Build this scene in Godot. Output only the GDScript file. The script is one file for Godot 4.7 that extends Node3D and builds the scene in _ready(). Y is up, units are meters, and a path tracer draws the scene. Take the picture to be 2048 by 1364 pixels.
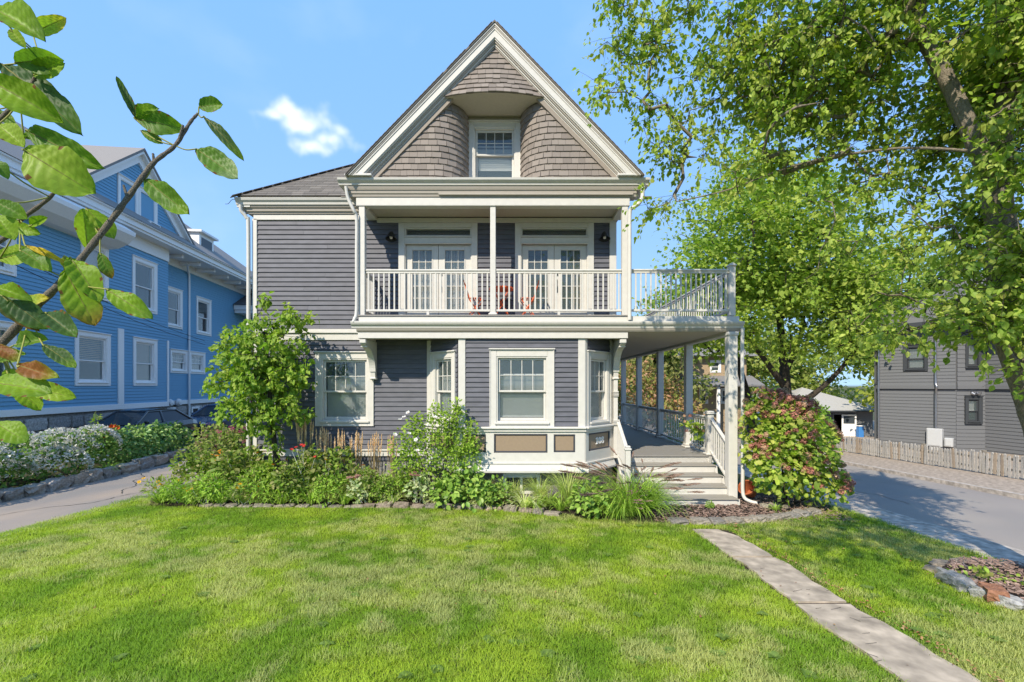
extends Node3D

# World: metres, y up. The camera stands at x = 0, z = 0, EYE above the base of the house; V(x, y, d) is the point d metres in front of it.
const EYE := 2.64
const UP := Vector3.UP
var rng := RandomNumberGenerator.new()
var M := {}
var T := {}


class Geo:
	var v := PackedVector3Array()
	var n := PackedVector3Array()
	var c := PackedColorArray()
	var col := Color.WHITE

	func tri(a: Vector3, b: Vector3, d: Vector3) -> void:
		var m := (b - a).cross(d - a).normalized()
		v.append(a); v.append(d); v.append(b)
		n.append(m); n.append(m); n.append(m)
		c.append(col); c.append(col); c.append(col)

	func stri(a: Vector3, b: Vector3, d: Vector3, na: Vector3, nb: Vector3, nd: Vector3) -> void:
		v.append(a); v.append(d); v.append(b)
		n.append(na); n.append(nd); n.append(nb)
		c.append(col); c.append(col); c.append(col)

	func quad(a: Vector3, b: Vector3, d: Vector3, e: Vector3) -> void:
		tri(a, b, d)
		tri(a, d, e)

	func oquad(a: Vector3, b: Vector3, d: Vector3, e: Vector3, ctr: Vector3) -> void:
		if (b - a).cross(d - a).dot((a + b + d + e) * 0.25 - ctr) < 0.0:
			quad(e, d, b, a)
		else:
			quad(a, b, d, e)

	func otri(a: Vector3, b: Vector3, d: Vector3, ctr: Vector3) -> void:
		if (b - a).cross(d - a).dot((a + b + d) / 3.0 - ctr) < 0.0:
			tri(d, b, a)
		else:
			tri(a, b, d)

	# a box with chamfered edges; e = 0 leaves them sharp
	func box(ctr: Vector3, size: Vector3, b := Basis.IDENTITY, e := 0.0) -> void:
		var h := size * 0.5
		e = minf(e, minf(h.x, minf(h.y, h.z)) * 0.6)
		var p := {}
		for sx in [-1, 1]:
			for sy in [-1, 1]:
				for sz in [-1, 1]:
					var k := Vector3i(sx, sy, sz)
					p[k] = [ctr + b * Vector3(sx * h.x, sy * (h.y - e), sz * (h.z - e)), ctr + b * Vector3(sx * (h.x - e), sy * h.y, sz * (h.z - e)), ctr + b * Vector3(sx * (h.x - e), sy * (h.y - e), sz * h.z)]
		for s in [-1, 1]:
			oquad(p[Vector3i(s, -1, -1)][0], p[Vector3i(s, 1, -1)][0], p[Vector3i(s, 1, 1)][0], p[Vector3i(s, -1, 1)][0], ctr)
			oquad(p[Vector3i(-1, s, -1)][1], p[Vector3i(1, s, -1)][1], p[Vector3i(1, s, 1)][1], p[Vector3i(-1, s, 1)][1], ctr)
			oquad(p[Vector3i(-1, -1, s)][2], p[Vector3i(1, -1, s)][2], p[Vector3i(1, 1, s)][2], p[Vector3i(-1, 1, s)][2], ctr)
		if e <= 0.0:
			return
		for s in [-1, 1]:
			for t in [-1, 1]:
				oquad(p[Vector3i(s, t, -1)][0], p[Vector3i(s, t, 1)][0], p[Vector3i(s, t, 1)][1], p[Vector3i(s, t, -1)][1], ctr)
				oquad(p[Vector3i(s, -1, t)][0], p[Vector3i(s, 1, t)][0], p[Vector3i(s, 1, t)][2], p[Vector3i(s, -1, t)][2], ctr)
				oquad(p[Vector3i(-1, s, t)][1], p[Vector3i(1, s, t)][1], p[Vector3i(1, s, t)][2], p[Vector3i(-1, s, t)][2], ctr)
				for r in [-1, 1]:
					var q: Array = p[Vector3i(s, t, r)]
					otri(q[0], q[1], q[2], ctr)

	func span(a: Vector3, b: Vector3, e := 0.0) -> void:
		box((a + b) * 0.5, (b - a).abs(), Basis.IDENTITY, e)

	# a polygon given in the axes u, v round o, pulled along w
	func prism(poly: PackedVector2Array, o: Vector3, u: Vector3, w2: Vector3, w: Vector3) -> void:
		var q := poly.duplicate()
		if Geometry2D.is_polygon_clockwise(q) == (u.cross(w2).dot(w) > 0.0):
			q.reverse()
		# q now runs counter-clockwise seen from the far end of w
		var a := PackedVector3Array()
		for p in q:
			a.append(o + u * p.x + w2 * p.y)
		var k := q.size()
		for i in k:
			var j := (i + 1) % k
			quad(a[i], a[j], a[j] + w, a[i] + w)
		var t := Geometry2D.triangulate_polygon(q)
		for i in range(0, t.size(), 3):
			var x := a[t[i]]; var y := a[t[i + 1]]; var z := a[t[i + 2]]
			if (y - x).cross(z - x).dot(w) < 0.0:
				var s := y
				y = z
				z = s
			tri(x + w, y + w, z + w)
			tri(x, z, y)

	func tube(path: PackedVector3Array, r: PackedFloat32Array, sides := 6, cap := true) -> void:
		var k := path.size()
		if k < 2:
			return
		var t := (path[1] - path[0]).normalized()
		var x := t.cross(Vector3.UP if absf(t.y) < 0.9 else Vector3.RIGHT).normalized()
		var ring0 := PackedVector3Array()
		var nrm0 := PackedVector3Array()
		for i in k:
			t = (path[mini(i + 1, k - 1)] - path[maxi(i - 1, 0)]).normalized()
			x = (x - t * x.dot(t)).normalized()
			var y := t.cross(x)
			var ring := PackedVector3Array()
			var nrm := PackedVector3Array()
			for s in sides:
				var d := x * cos(TAU * s / sides) + y * sin(TAU * s / sides)
				ring.append(path[i] + d * r[i])
				nrm.append(d)
			if i > 0:
				for s in sides:
					var j := (s + 1) % sides
					stri(ring0[s], ring0[j], ring[j], nrm0[s], nrm0[j], nrm[j])
					stri(ring0[s], ring[j], ring[s], nrm0[s], nrm[j], nrm[s])
			elif cap:
				for s in range(1, sides - 1):
					tri(ring[0], ring[s + 1], ring[s])
			ring0 = ring
			nrm0 = nrm
		if cap:
			for s in range(1, sides - 1):
				tri(ring0[0], ring0[s], ring0[s + 1])

	# profile of (radius, height) turned round an upright axis
	func lathe(prof: PackedVector2Array, seg: int, xf := Transform3D.IDENTITY) -> void:
		for i in prof.size() - 1:
			var a := prof[i]
			var b := prof[i + 1]
			var sl := Vector2(b.y - a.y, a.x - b.x).normalized()
			for s in seg:
				var d0 := Vector3(cos(TAU * s / seg), 0, sin(TAU * s / seg))
				var d1 := Vector3(cos(TAU * (s + 1) / seg), 0, sin(TAU * (s + 1) / seg))
				var n0 := (xf.basis * (d0 * sl.x + Vector3.UP * sl.y)).normalized()
				var n1 := (xf.basis * (d1 * sl.x + Vector3.UP * sl.y)).normalized()
				var p := xf * (d0 * a.x + Vector3.UP * a.y)
				var q := xf * (d1 * a.x + Vector3.UP * a.y)
				var r := xf * (d1 * b.x + Vector3.UP * b.y)
				var t := xf * (d0 * b.x + Vector3.UP * b.y)
				stri(p, r, q, n0, n1, n1)
				stri(p, t, r, n0, n0, n1)

	func mesh() -> ArrayMesh:
		var a := []
		a.resize(Mesh.ARRAY_MAX)
		a[Mesh.ARRAY_VERTEX] = v
		a[Mesh.ARRAY_NORMAL] = n
		a[Mesh.ARRAY_COLOR] = c
		var m := ArrayMesh.new()
		m.add_surface_from_arrays(Mesh.PRIMITIVE_TRIANGLES, a)
		return m


func V(x: float, y: float, d: float) -> Vector3:
	return Vector3(x, y, -d)


# where a thing d metres away stands that shows at a place of the 2048-wide photograph
func spot(px: float, py: float, d: float) -> Vector3:
	return Vector3((px - 1030.0) / 900.0 * d, EYE + (772.0 - py) / 900.0 * d, -d)


func L(r: float, g: float, b: float) -> Color:
	return Color(r, g, b).linear_to_srgb()


func ru(a: float, b: float) -> float:
	return rng.randf_range(a, b)


func rv(s := 1.0) -> Vector3:
	return Vector3(rng.randfn(), rng.randfn(), rng.randfn()) * s


func numbered(called: String, under: Node) -> String:
	var k := 0
	var s := called
	while under.has_node(NodePath(s)):
		k += 1
		s = "%s_%03d" % [called, k]
	return s


var counts := {}
func name_for(called: String, under: Node) -> String:
	var key := "%d/%s" % [under.get_instance_id(), called]
	var k: int = counts.get(key, 0)
	counts[key] = k + 1
	return called if k == 0 else "%s_%03d" % [called, k]


func thing(called: String, label: String, category: String, at: Vector3, group := "", turn := 0.0) -> Node3D:
	var o := Node3D.new()
	o.name = name_for(called, self)
	add_child(o, true)
	o.position = at
	o.rotation.y = turn
	tag(o, label, category, group)
	return o


func tag(o: Node, label: String, category: String, group := "") -> void:
	o.set_meta("label", label)
	o.set_meta("category", category)
	if group:
		o.set_meta("group", group)


# geometry in world axes under a thing or a part
func obj(called: String, g: Geo, m: Material, parent: Node3D = self) -> MeshInstance3D:
	return put(called, g.mesh(), m, parent, Transform3D.IDENTITY)


func put(called: String, mesh: Mesh, m: Material, parent: Node3D, xf: Transform3D) -> MeshInstance3D:
	var o := MeshInstance3D.new()
	o.name = name_for(called, parent)
	o.mesh = mesh
	o.material_override = m
	parent.add_child(o, true)
	o.global_transform = xf
	return o


func struct(called: String, g: Geo, m: Material) -> MeshInstance3D:
	var o := obj(called, g, m)
	o.set_meta("kind", "structure")
	return o


func bar(called: String, a: Vector3, b: Vector3, m: Material, parent: Node3D, e := 0.006) -> MeshInstance3D:
	var g := Geo.new()
	g.span(a, b, e)
	return obj(called, g, m, parent)


func scatter(called: String, mesh: Mesh, m: Material, xs: Array, cols: Array, parent: Node3D) -> MultiMeshInstance3D:
	var mm := MultiMesh.new()
	mm.transform_format = MultiMesh.TRANSFORM_3D
	mm.use_colors = true
	mm.mesh = mesh
	mm.instance_count = xs.size()
	for i in xs.size():
		mm.set_instance_transform(i, xs[i])
		mm.set_instance_color(i, cols[i])
	var o := MultiMeshInstance3D.new()
	o.name = name_for(called, parent)
	o.multimesh = mm
	o.material_override = m
	parent.add_child(o, true)
	o.global_transform = Transform3D.IDENTITY
	o.set_meta("kind", "stuff")
	return o


func copy(o: Node3D, at: Vector3, turn: float, label: String, size := 1.0) -> Node3D:
	var r: Node3D = o.duplicate()
	var s := String(o.name)
	if s.length() > 4 and s.substr(s.length() - 3).is_valid_int():
		s = s.substr(0, s.length() - 4)
	r.name = name_for(s, self)
	add_child(r, true)
	r.position = at
	r.rotation.y = turn
	r.scale = Vector3.ONE * size
	r.set_meta("label", label)
	return r


func noise(seed_: int, freq: float, lo: float, hi: float, oct := 4, size := 512) -> NoiseTexture2D:
	var f := FastNoiseLite.new()
	f.seed = seed_
	f.noise_type = FastNoiseLite.TYPE_SIMPLEX_SMOOTH
	f.frequency = freq
	f.fractal_octaves = oct
	var t := NoiseTexture2D.new()
	t.width = size
	t.height = size
	t.seamless = true
	t.noise = f
	var r := Gradient.new()
	r.set_color(0, Color(lo, lo, lo))
	r.set_color(1, Color(hi, hi, hi))
	t.color_ramp = r
	return t


func mat(col: Color, rough: float, tex := "", scale := Vector3.ONE, bump := 0.0, bumptex := "") -> StandardMaterial3D:
	var m := StandardMaterial3D.new()
	m.albedo_color = col
	m.roughness = rough
	m.metallic_specular = 0.4
	m.uv1_triplanar = true
	m.uv1_world_triplanar = true
	m.uv1_scale = scale
	if tex:
		m.albedo_texture = T[tex]
	if bump > 0.0:
		m.heightmap_enabled = true
		m.heightmap_texture = T[bumptex if bumptex else tex]
		m.heightmap_scale = bump
	return m


func leafmat(rough: float, trans: float, tint := Color(0.85, 1.0, 0.35)) -> StandardMaterial3D:
	var m := StandardMaterial3D.new()
	m.vertex_color_use_as_albedo = true
	m.roughness = rough
	m.metallic_specular = 0.35
	if trans > 0.0:
		m.backlight_enabled = true
		m.backlight = L(tint.r * trans * 2.0, tint.g * trans * 2.0, tint.b * trans * 2.0)
	return m


func make_materials() -> void:
	T.fine = noise(1, 0.09, 0.78, 1.0, 4)
	T.soft = noise(2, 0.012, 0.8, 1.0, 4)
	T.grain = noise(3, 0.2, 0.6, 1.0, 3)
	T.blotch = noise(4, 0.02, 0.62, 1.0, 5)
	T.bark = noise(5, 0.05, 0.15, 1.0, 5)
	T.weather = noise(8, 0.016, 0.84, 1.0, 5)
	T.paint = noise(6, 0.03, 0.955, 1.0, 5)
	M.siding = mat(L(0.130, 0.133, 0.158), 0.6, "weather", Vector3(0.3, 0.7, 0.3))
	M.siding2 = mat(L(0.120, 0.123, 0.146), 0.6, "weather", Vector3(0.35, 0.9, 0.3))
	M.siding3 = mat(L(0.140, 0.142, 0.167), 0.62, "weather", Vector3(0.25, 1.1, 0.3))
	M.cream = mat(L(0.61, 0.59, 0.545), 0.5, "paint", Vector3(0.35, 0.35, 0.35))
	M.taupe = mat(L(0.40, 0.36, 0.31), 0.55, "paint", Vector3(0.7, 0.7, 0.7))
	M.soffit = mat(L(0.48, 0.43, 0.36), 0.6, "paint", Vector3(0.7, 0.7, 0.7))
	M.meter = mat(L(0.5, 0.51, 0.52), 0.5, "paint", Vector3(0.7, 0.7, 0.7))
	M.rakeboard = mat(L(0.30, 0.255, 0.21), 0.6, "paint", Vector3(0.7, 0.7, 0.7))
	M.panel = mat(L(0.30, 0.225, 0.155), 0.5, "paint", Vector3(0.9, 0.9, 0.9))
	M.border = mat(L(0.055, 0.06, 0.075), 0.5)
	M.shingle = mat(L(0.24, 0.205, 0.178), 0.7, "paint", Vector3(3, 0.7, 3), 0.3, "fine")
	M.shingle2 = mat(L(0.205, 0.175, 0.152), 0.7, "paint", Vector3(3, 0.7, 3), 0.3, "fine")
	M.shingle3 = mat(L(0.268, 0.23, 0.2), 0.7, "paint", Vector3(3, 0.7, 3), 0.3, "fine")
	M.roof = mat(Color.WHITE, 0.9, "grain", Vector3(1.5, 1.5, 1.5))
	M.roof.vertex_color_use_as_albedo = true
	M.stone = mat(Color.WHITE, 0.85, "blotch", Vector3(1.6, 1.6, 1.6), 1.2, "bark")
	M.stone.vertex_color_use_as_albedo = true
	M.foundation = mat(L(0.36, 0.35, 0.33), 0.9, "blotch", Vector3(0.8, 0.8, 0.8), 1.5, "bark")
	M.deckpaint = mat(L(0.27, 0.255, 0.235), 0.55, "paint", Vector3(0.8, 0.8, 0.8))
	M.step = mat(L(0.29, 0.27, 0.235), 0.5, "paint", Vector3(0.8, 0.8, 0.8))
	M.glass = StandardMaterial3D.new()
	M.glass.transparency = BaseMaterial3D.TRANSPARENCY_ALPHA
	M.glass.albedo_color = Color(0.55, 0.62, 0.62, 0.12)
	M.glass.roughness = 0.02
	M.blind = mat(L(0.66, 0.68, 0.66), 0.6)
	M.blind.backlight_enabled = true
	M.blind.backlight = Color(0.5, 0.5, 0.5)
	M.curtain = mat(L(0.62, 0.6, 0.56), 0.8, "soft", Vector3(4, 1, 4))
	M.room = mat(L(0.12, 0.11, 0.1), 0.9)
	M.black = mat(L(0.015, 0.017, 0.018), 0.4)
	M.steel = mat(L(0.4, 0.4, 0.42), 0.3)
	M.steel.metallic = 0.9
	M.orange = mat(L(0.8, 0.13, 0.03), 0.45)
	M.white = mat(L(0.9, 0.89, 0.87), 0.5, "paint", Vector3(0.8, 0.8, 0.8))
	M.blue = mat(L(0.165, 0.38, 0.57), 0.55, "paint", Vector3(0.5, 2.0, 0.5))
	M.bluestone = mat(Color.WHITE, 0.9, "blotch", Vector3(1.2, 1.2, 1.2), 2.0, "bark")
	M.bluestone.vertex_color_use_as_albedo = true
	M.greyside = mat(L(0.15, 0.155, 0.165), 0.6, "paint", Vector3(0.5, 2.0, 0.5))
	M.greytrim = mat(L(0.05, 0.055, 0.062), 0.5)
	M.bark = mat(L(0.2, 0.165, 0.125), 0.95, "bark", Vector3(3.5, 1.0, 3.5), 3.0)
	M.bigbark = mat(L(0.21, 0.17, 0.125), 0.95, "bark", Vector3(3.0, 0.9, 3.0), 5.0)
	M.palebark = mat(L(0.33, 0.28, 0.215), 0.9, "blotch", Vector3(3.0, 1.5, 3.0), 1.5, "bark")
	M.twigbark = mat(L(0.46, 0.4, 0.31), 0.8, "bark", Vector3(22, 22, 22), 0.15)
	M.oldwood = mat(Color.WHITE, 0.9, "blotch", Vector3(9.0, 1.2, 9.0), 0.3, "bark")
	M.oldwood.vertex_color_use_as_albedo = true
	M.leaf = leafmat(0.5, 0.5)
	M.gloss = leafmat(0.38, 0.3)
	M.bigleaf = leafmat(0.45, 0.55)
	M.petal = leafmat(0.6, 0.3, Color(1, 1, 1))
	M.blade = leafmat(0.5, 0.35, Color(0.9, 1.0, 0.35))
	M.dry = leafmat(0.7, 0.2, Color(1, 0.9, 0.7))
	M.terracotta = mat(L(0.45, 0.13, 0.05), 0.8, "soft", Vector3(3, 3, 3))
	M.lawn = mat(Color.WHITE, 0.95, "grain", Vector3(1.3, 1.3, 1.3))
	M.lawn.vertex_color_use_as_albedo = true
	M.soil = mat(L(0.14, 0.095, 0.07), 0.95, "bark", Vector3(1.7, 1.7, 1.7), 2.0)
	M.gravel = mat(Color.WHITE, 0.95, "grain", Vector3(0.9, 0.9, 0.9), 1.0)
	M.gravel.vertex_color_use_as_albedo = true
	M.asphalt = mat(Color.WHITE, 0.88, "grain", Vector3(1.1, 1.1, 1.1), 0.4)
	M.asphalt.vertex_color_use_as_albedo = true
	M.concrete = mat(L(0.62, 0.545, 0.47), 0.9, "blotch", Vector3(0.5, 0.5, 0.5), 0.4, "grain")
	M.pathstone = mat(L(0.60, 0.50, 0.385), 0.92, "blotch", Vector3(0.3, 0.3, 0.3), 0.12, "fine")
	M.tan = mat(L(0.52, 0.42, 0.33), 0.95, "blotch", Vector3(0.7, 0.7, 0.7), 0.6, "grain")
	M.carpaint = mat(L(0.012, 0.017, 0.026), 0.25)
	M.carpaint.clearcoat_enabled = true
	M.carpaint.clearcoat = 1.0
	M.carpaint.clearcoat_roughness = 0.05
	M.bluecar = M.carpaint.duplicate()
	M.bluecar.albedo_color = L(0.02, 0.05, 0.12)
	M.carglass = mat(L(0.05, 0.06, 0.07), 0.05)
	M.rubber = mat(L(0.02, 0.02, 0.02), 0.9)
	M.redwood = mat(L(0.3, 0.06, 0.04), 0.7)
	M.brick = mat(L(0.58, 0.43, 0.27), 0.9, "blotch", Vector3(1.2, 1.2, 1.2))


func _ready() -> void:
	rng.seed = 7
	# ---- camera
	var cam := Camera3D.new()
	cam.name = "camera"
	cam.projection = Camera3D.PROJECTION_FRUSTUM
	cam.near = 0.05
	cam.far = 600.0
	cam.size = 2.0 * 0.05 * 682.0 / 900.0
	cam.frustum_offset = Vector2(-6.0 / 900.0, 90.0 / 900.0) * 0.05
	cam.position = Vector3(0, EYE, 0)
	add_child(cam)
	cam.current = true
	# ---- sky, exposure
	var sky := ProceduralSkyMaterial.new()
	sky.sky_top_color = Color(0.435, 0.62, 0.86)
	sky.sky_horizon_color = Color(0.635, 0.765, 0.875)
	sky.sky_curve = 0.19
	sky.ground_bottom_color = Color(0.35, 0.38, 0.3)
	sky.ground_horizon_color = Color(0.6, 0.68, 0.7)
	sky.sun_angle_max = 2.0
	sky.sky_cover = clouds()
	var env := Environment.new()
	env.background_mode = Environment.BG_SKY
	env.sky = Sky.new()
	env.sky.sky_material = sky
	env.background_energy_multiplier = 1.0
	env.tonemap_mode = Environment.TONE_MAPPER_LINEAR
	env.tonemap_exposure = 1.66
	env.sdfgi_enabled = true
	env.ssao_enabled = true
	env.ssil_enabled = true
	var we := WorldEnvironment.new()
	we.name = "world_environment"
	we.environment = env
	add_child(we)
	# ---- sun
	var sun := DirectionalLight3D.new()
	sun.name = "sun"
	sun.light_energy = 1.2
	sun.light_color = Color(1.0, 0.955, 0.875)
	sun.light_angular_distance = 0.5
	sun.shadow_enabled = true
	add_child(sun)
	sun.look_at_from_position(Vector3.ZERO, Vector3(0.6, -0.98, -1.0))
	# ---- the place
	make_materials()
	build_ground()
	build_house()
	build_blue_house()
	build_grey_house()
	build_garage_and_far_house()
	build_fence()
	build_trees()
	build_things()
	build_bed()
	build_hedges()
	build_branch()
	build_lawn()


# one bright cumulus near the gable and a few more round the rest of the sky, as the cover of the sky
func clouds() -> ImageTexture:
	var w := 2048
	var h := 1024
	var im := Image.create(w, h, false, Image.FORMAT_RGBA8)
	var f := FastNoiseLite.new()
	f.seed = 21
	f.frequency = 0.02
	f.fractal_octaves = 6
	var thin := FastNoiseLite.new()
	thin.seed = 33
	thin.frequency = 0.012
	thin.fractal_octaves = 5
	# thin veils all round
	for y in range(0, h / 2, 2):
		for x in range(0, w, 2):
			var v := smoothstep(0.05, 0.75, thin.get_noise_2d(x * 0.6 + y * 0.5, y * 1.1 - x * 0.25)) * 0.07
			if v > 0.004:
				im.fill_rect(Rect2i(x, y, 2, 2), Color(0.75, 0.66, 0.52, v))
	# azimuth from straight ahead (degrees), elevation, half widths
	var list := [[-25.3, 27.4, 4.2, 2.0], [-22.4, 26.9, 3.6, 1.4], [-26.8, 28.6, 2.6, 1.4], [-24.6, 25.9, 3.0, 1.3], [-28.2, 27.9, 2.2, 0.9], [70.0, 30.0, 12.0, 4.0], [130.0, 22.0, 16.0, 5.0], [-100.0, 35.0, 12.0, 4.0], [-150.0, 20.0, 18.0, 5.0], [10.0, 62.0, 9.0, 3.0]]
	for k in list:
		var ey: float = k[3] * 2.0
		var ex: float = k[2] * 2.0
		for yy in range(int((90.0 - k[1] - ey) / 180.0 * h), int((90.0 - k[1] + ey) / 180.0 * h)):
			for xx in range(int((k[0] - ex) / 360.0 * w), int((k[0] + ex) / 360.0 * w)):
				var el := 90.0 - (yy + 0.5) / h * 180.0
				var dx: float = ((xx + 0.5) / w * 360.0 - k[0]) / k[2]
				var dy: float = (el - k[1]) / k[3]
				dy = dy * (1.25 if dy < 0.0 else 0.9)
				var e: float = 0.95 - sqrt(dx * dx + dy * dy) + 0.85 * f.get_noise_2d(xx * 2.2, yy * 2.6)
				var a := smoothstep(-0.1, 1.15, e) * 0.95
				var px := posmod(xx, w)
				if a > 0.0 and a > im.get_pixel(px, yy).a:
					im.set_pixel(px, yy, Color(0.75, 0.66, 0.52, a))
	return ImageTexture.create_from_image(im)


# height of the ground: level at the house, rising a little towards the camera, the road falling away beyond
func gy(x: float, d: float) -> float:
	var y := 0.03 * maxf(0.0, 9.8 - d)
	var s := smoothstep(5.5, 7.5, x)
	y += s * (-0.03 * maxf(0.0, minf(d, 45.0) - 9.8))
	y -= smoothstep(13.0, 20.0, x) * 0.09 * clampf(d - 23.0, 0.0, 10.0)
	y += smoothstep(-11.6, -13.5, x) * 0.3
	return y


# the same with smooth patches of two tones in it, the tones of the stuff itself
func mottled(x0: float, x1: float, d0: float, d1: float, off: float, step: float, c0: Color, c1: Color, freq: float, seed_: int) -> Geo:
	var g := Geo.new()
	var f := FastNoiseLite.new()
	f.seed = seed_
	f.frequency = freq
	f.fractal_octaves = 4
	var nx := maxi(1, int(ceil((x1 - x0) / step)))
	var nd := maxi(1, int(ceil((d1 - d0) / step)))
	var P := func(i: int, j: int) -> Vector3:
		var x := x0 + (x1 - x0) * i / nx
		var d := d0 + (d1 - d0) * j / nd
		return V(x, gy(x, d) + off, d)
	for i in nx:
		for j in nd:
			for t in [[[0, 0], [1, 1], [1, 0]], [[0, 0], [0, 1], [1, 1]]]:
				for k in t:
					var p: Vector3 = P.call(i + k[0], j + k[1])
					g.v.append(p)
					g.n.append(UP)
					g.c.append(c0.lerp(c1, clampf(0.5 + 1.3 * f.get_noise_2d(p.x * 2.0, p.z * 0.7), 0.0, 1.0)))
	return g


func strip(x0: float, x1: float, d0: float, d1: float, off: float, step := 1.0, col := Color.WHITE, jag := 0.0) -> Geo:
	var g := Geo.new()
	g.col = col
	var nx := maxi(1, int(ceil((x1 - x0) / step)))
	var nd := maxi(1, int(ceil((d1 - d0) / step)))
	for i in nx:
		for j in nd:
			var xa := x0 + (x1 - x0) * i / nx
			var xb := x0 + (x1 - x0) * (i + 1) / nx
			var da := d0 + (d1 - d0) * j / nd
			var db := d0 + (d1 - d0) * (j + 1) / nd
			g.quad(V(xa, gy(xa, da) + off, da), V(xb, gy(xb, da) + off, da), V(xb, gy(xb, db) + off, db), V(xa, gy(xa, db) + off, db))
	return g


# ---------------------------------------------------------------- building helpers
# a wall face: o = its lower left corner seen from outside, dir = along it. Holes are [u0, u1, y0, y1] (y in world height).
func frame_of(o: Vector3, dir: Vector3) -> Transform3D:
	return Transform3D(Basis(dir, UP, dir.cross(UP)), Vector3(o.x, 0, o.z))


func face_geo(f: Transform3D, len_: float, y0: float, y1: float, holes: Array, thick := 0.14, front := 0.0, g: Geo = null) -> Geo:
	if g == null:
		g = Geo.new()
	var us := [0.0, len_]
	var ys := [y0, y1]
	for h in holes:
		for k in 2:
			if h[k] > 0.0 and h[k] < len_:
				us.append(h[k])
			if h[k + 2] > y0 and h[k + 2] < y1:
				ys.append(h[k + 2])
	us.sort()
	ys.sort()
	for i in us.size() - 1:
		for j in ys.size() - 1:
			var u: float = (us[i] + us[i + 1]) * 0.5
			var y: float = (ys[j] + ys[j + 1]) * 0.5
			if us[i + 1] - us[i] < 0.001 or ys[j + 1] - ys[j] < 0.001:
				continue
			var inside := false
			for h in holes:
				if u > h[0] and u < h[1] and y > h[2] and y < h[3]:
					inside = true
			if not inside:
				g.box(f * Vector3(u, y, front - thick * 0.5), Vector3(us[i + 1] - us[i], ys[j + 1] - ys[j], thick), f.basis)
	return g


# [u0, u1] pieces of a course that the holes leave
func cut(u0: float, u1: float, y0: float, y1: float, holes: Array) -> Array:
	var out := [[u0, u1]]
	for h in holes:
		if y1 <= h[2] + 0.03 or y0 >= h[3] - 0.03:
			continue
		var next := []
		for s in out:
			if h[1] <= s[0] or h[0] >= s[1]:
				next.append(s)
				continue
			if h[0] > s[0]:
				next.append([s[0], h[0]])
			if h[1] < s[1]:
				next.append([h[1], s[1]])
		out = next
	return out


var board_mesh: ArrayMesh
func clap_unit(e: float) -> ArrayMesh:
	var g := Geo.new()
	g.prism(PackedVector2Array([Vector2(0, 0), Vector2(0.030, 0.0), Vector2(0.033, 0.003), Vector2(0.033, 0.008), Vector2(0.005, e + 0.014), Vector2(0, e + 0.014)]), Vector3.ZERO, Vector3.BACK, Vector3.UP, Vector3.RIGHT)
	return g.mesh()


# clapboards, each a piece of its own, nailed on a wall face
func clapboards(wall: Node3D, f: Transform3D, u0: float, u1: float, y0: float, y1: float, e: float, holes: Array, mats: Array) -> void:
	var unit := clap_unit(e)
	var n := int(round((y1 - y0) / e))
	for k in n:
		var y := y0 + k * e
		for s in cut(u0, u1, y, y + e, holes):
			var a: float = s[0]
			while a < s[1] - 0.001:
				var b: float = s[1]
				if b - a > 4.2 or (b - a > 2.5 and rng.randf() < 0.55):
					b = a + ru(0.9, 1.6) if k % 2 == 0 else a + ru(1.6, 2.2)
				var xf := f * Transform3D(Basis.IDENTITY.rotated(Vector3.RIGHT, ru(-0.006, 0.006)), Vector3(a + 0.001, y + ru(-0.002, 0.002), 0.0))
				xf.basis = xf.basis * Basis.from_scale(Vector3(b - a - 0.003, 1, 1))
				put("clapboard", unit, mats[rng.randi() % mats.size()], wall, xf)
				a = b


# distant siding, its boards joined
func siding_geo(f: Transform3D, u0: float, u1: float, y0: float, y1: float, e: float, holes: Array, g: Geo = null) -> Geo:
	if g == null:
		g = Geo.new()
	var n := int(ceil((y1 - y0) / e - 0.001))
	for k in n:
		var y := y0 + k * e
		for s in cut(u0, u1, y, minf(y + e, y1), holes):
			var o := f * Vector3(s[0], y, 0.0)
			g.prism(PackedVector2Array([Vector2(0, 0), Vector2(0.03, 0.0), Vector2(0.008, minf(e, y1 - y)), Vector2(0, minf(e, y1 - y))]), o, f.basis.z, UP, f.basis.x * (s[1] - s[0]))
	return g


func lbox(g: Geo, f: Transform3D, u0: float, u1: float, y0: float, y1: float, z0: float, z1: float, e := 0.006) -> void:
	g.box(f * Vector3((u0 + u1) * 0.5, (y0 + y1) * 0.5, (z0 + z1) * 0.5), Vector3(u1 - u0, y1 - y0, z1 - z0), f.basis, e)


# a picture frame of four bars
func lframe(g: Geo, f: Transform3D, u0: float, u1: float, y0: float, y1: float, w: float, z0: float, z1: float, e := 0.005, wb := -1.0, wt := -1.0) -> void:
	wb = w if wb < 0.0 else wb
	wt = w if wt < 0.0 else wt
	lbox(g, f, u0, u0 + w, y0, y1, z0, z1, e)
	lbox(g, f, u1 - w, u1, y0, y1, z0, z1, e)
	lbox(g, f, u0 + w, u1 - w, y0, y0 + wb, z0, z1 - 0.002, e)
	lbox(g, f, u0 + w, u1 - w, y1 - wt, y1, z0, z1 - 0.002, e)


# a double-hung window: casing (the part), sashes, muntins, panes, blind. cas = [u0, u1, y0, y1] outer edge of the casing. Returns the hole for the wall.
func window_hole(cas: Array, w: float) -> Array:
	return [cas[0] + w, cas[1] - w, cas[2] + w * 0.85, cas[3] - w]


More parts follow.
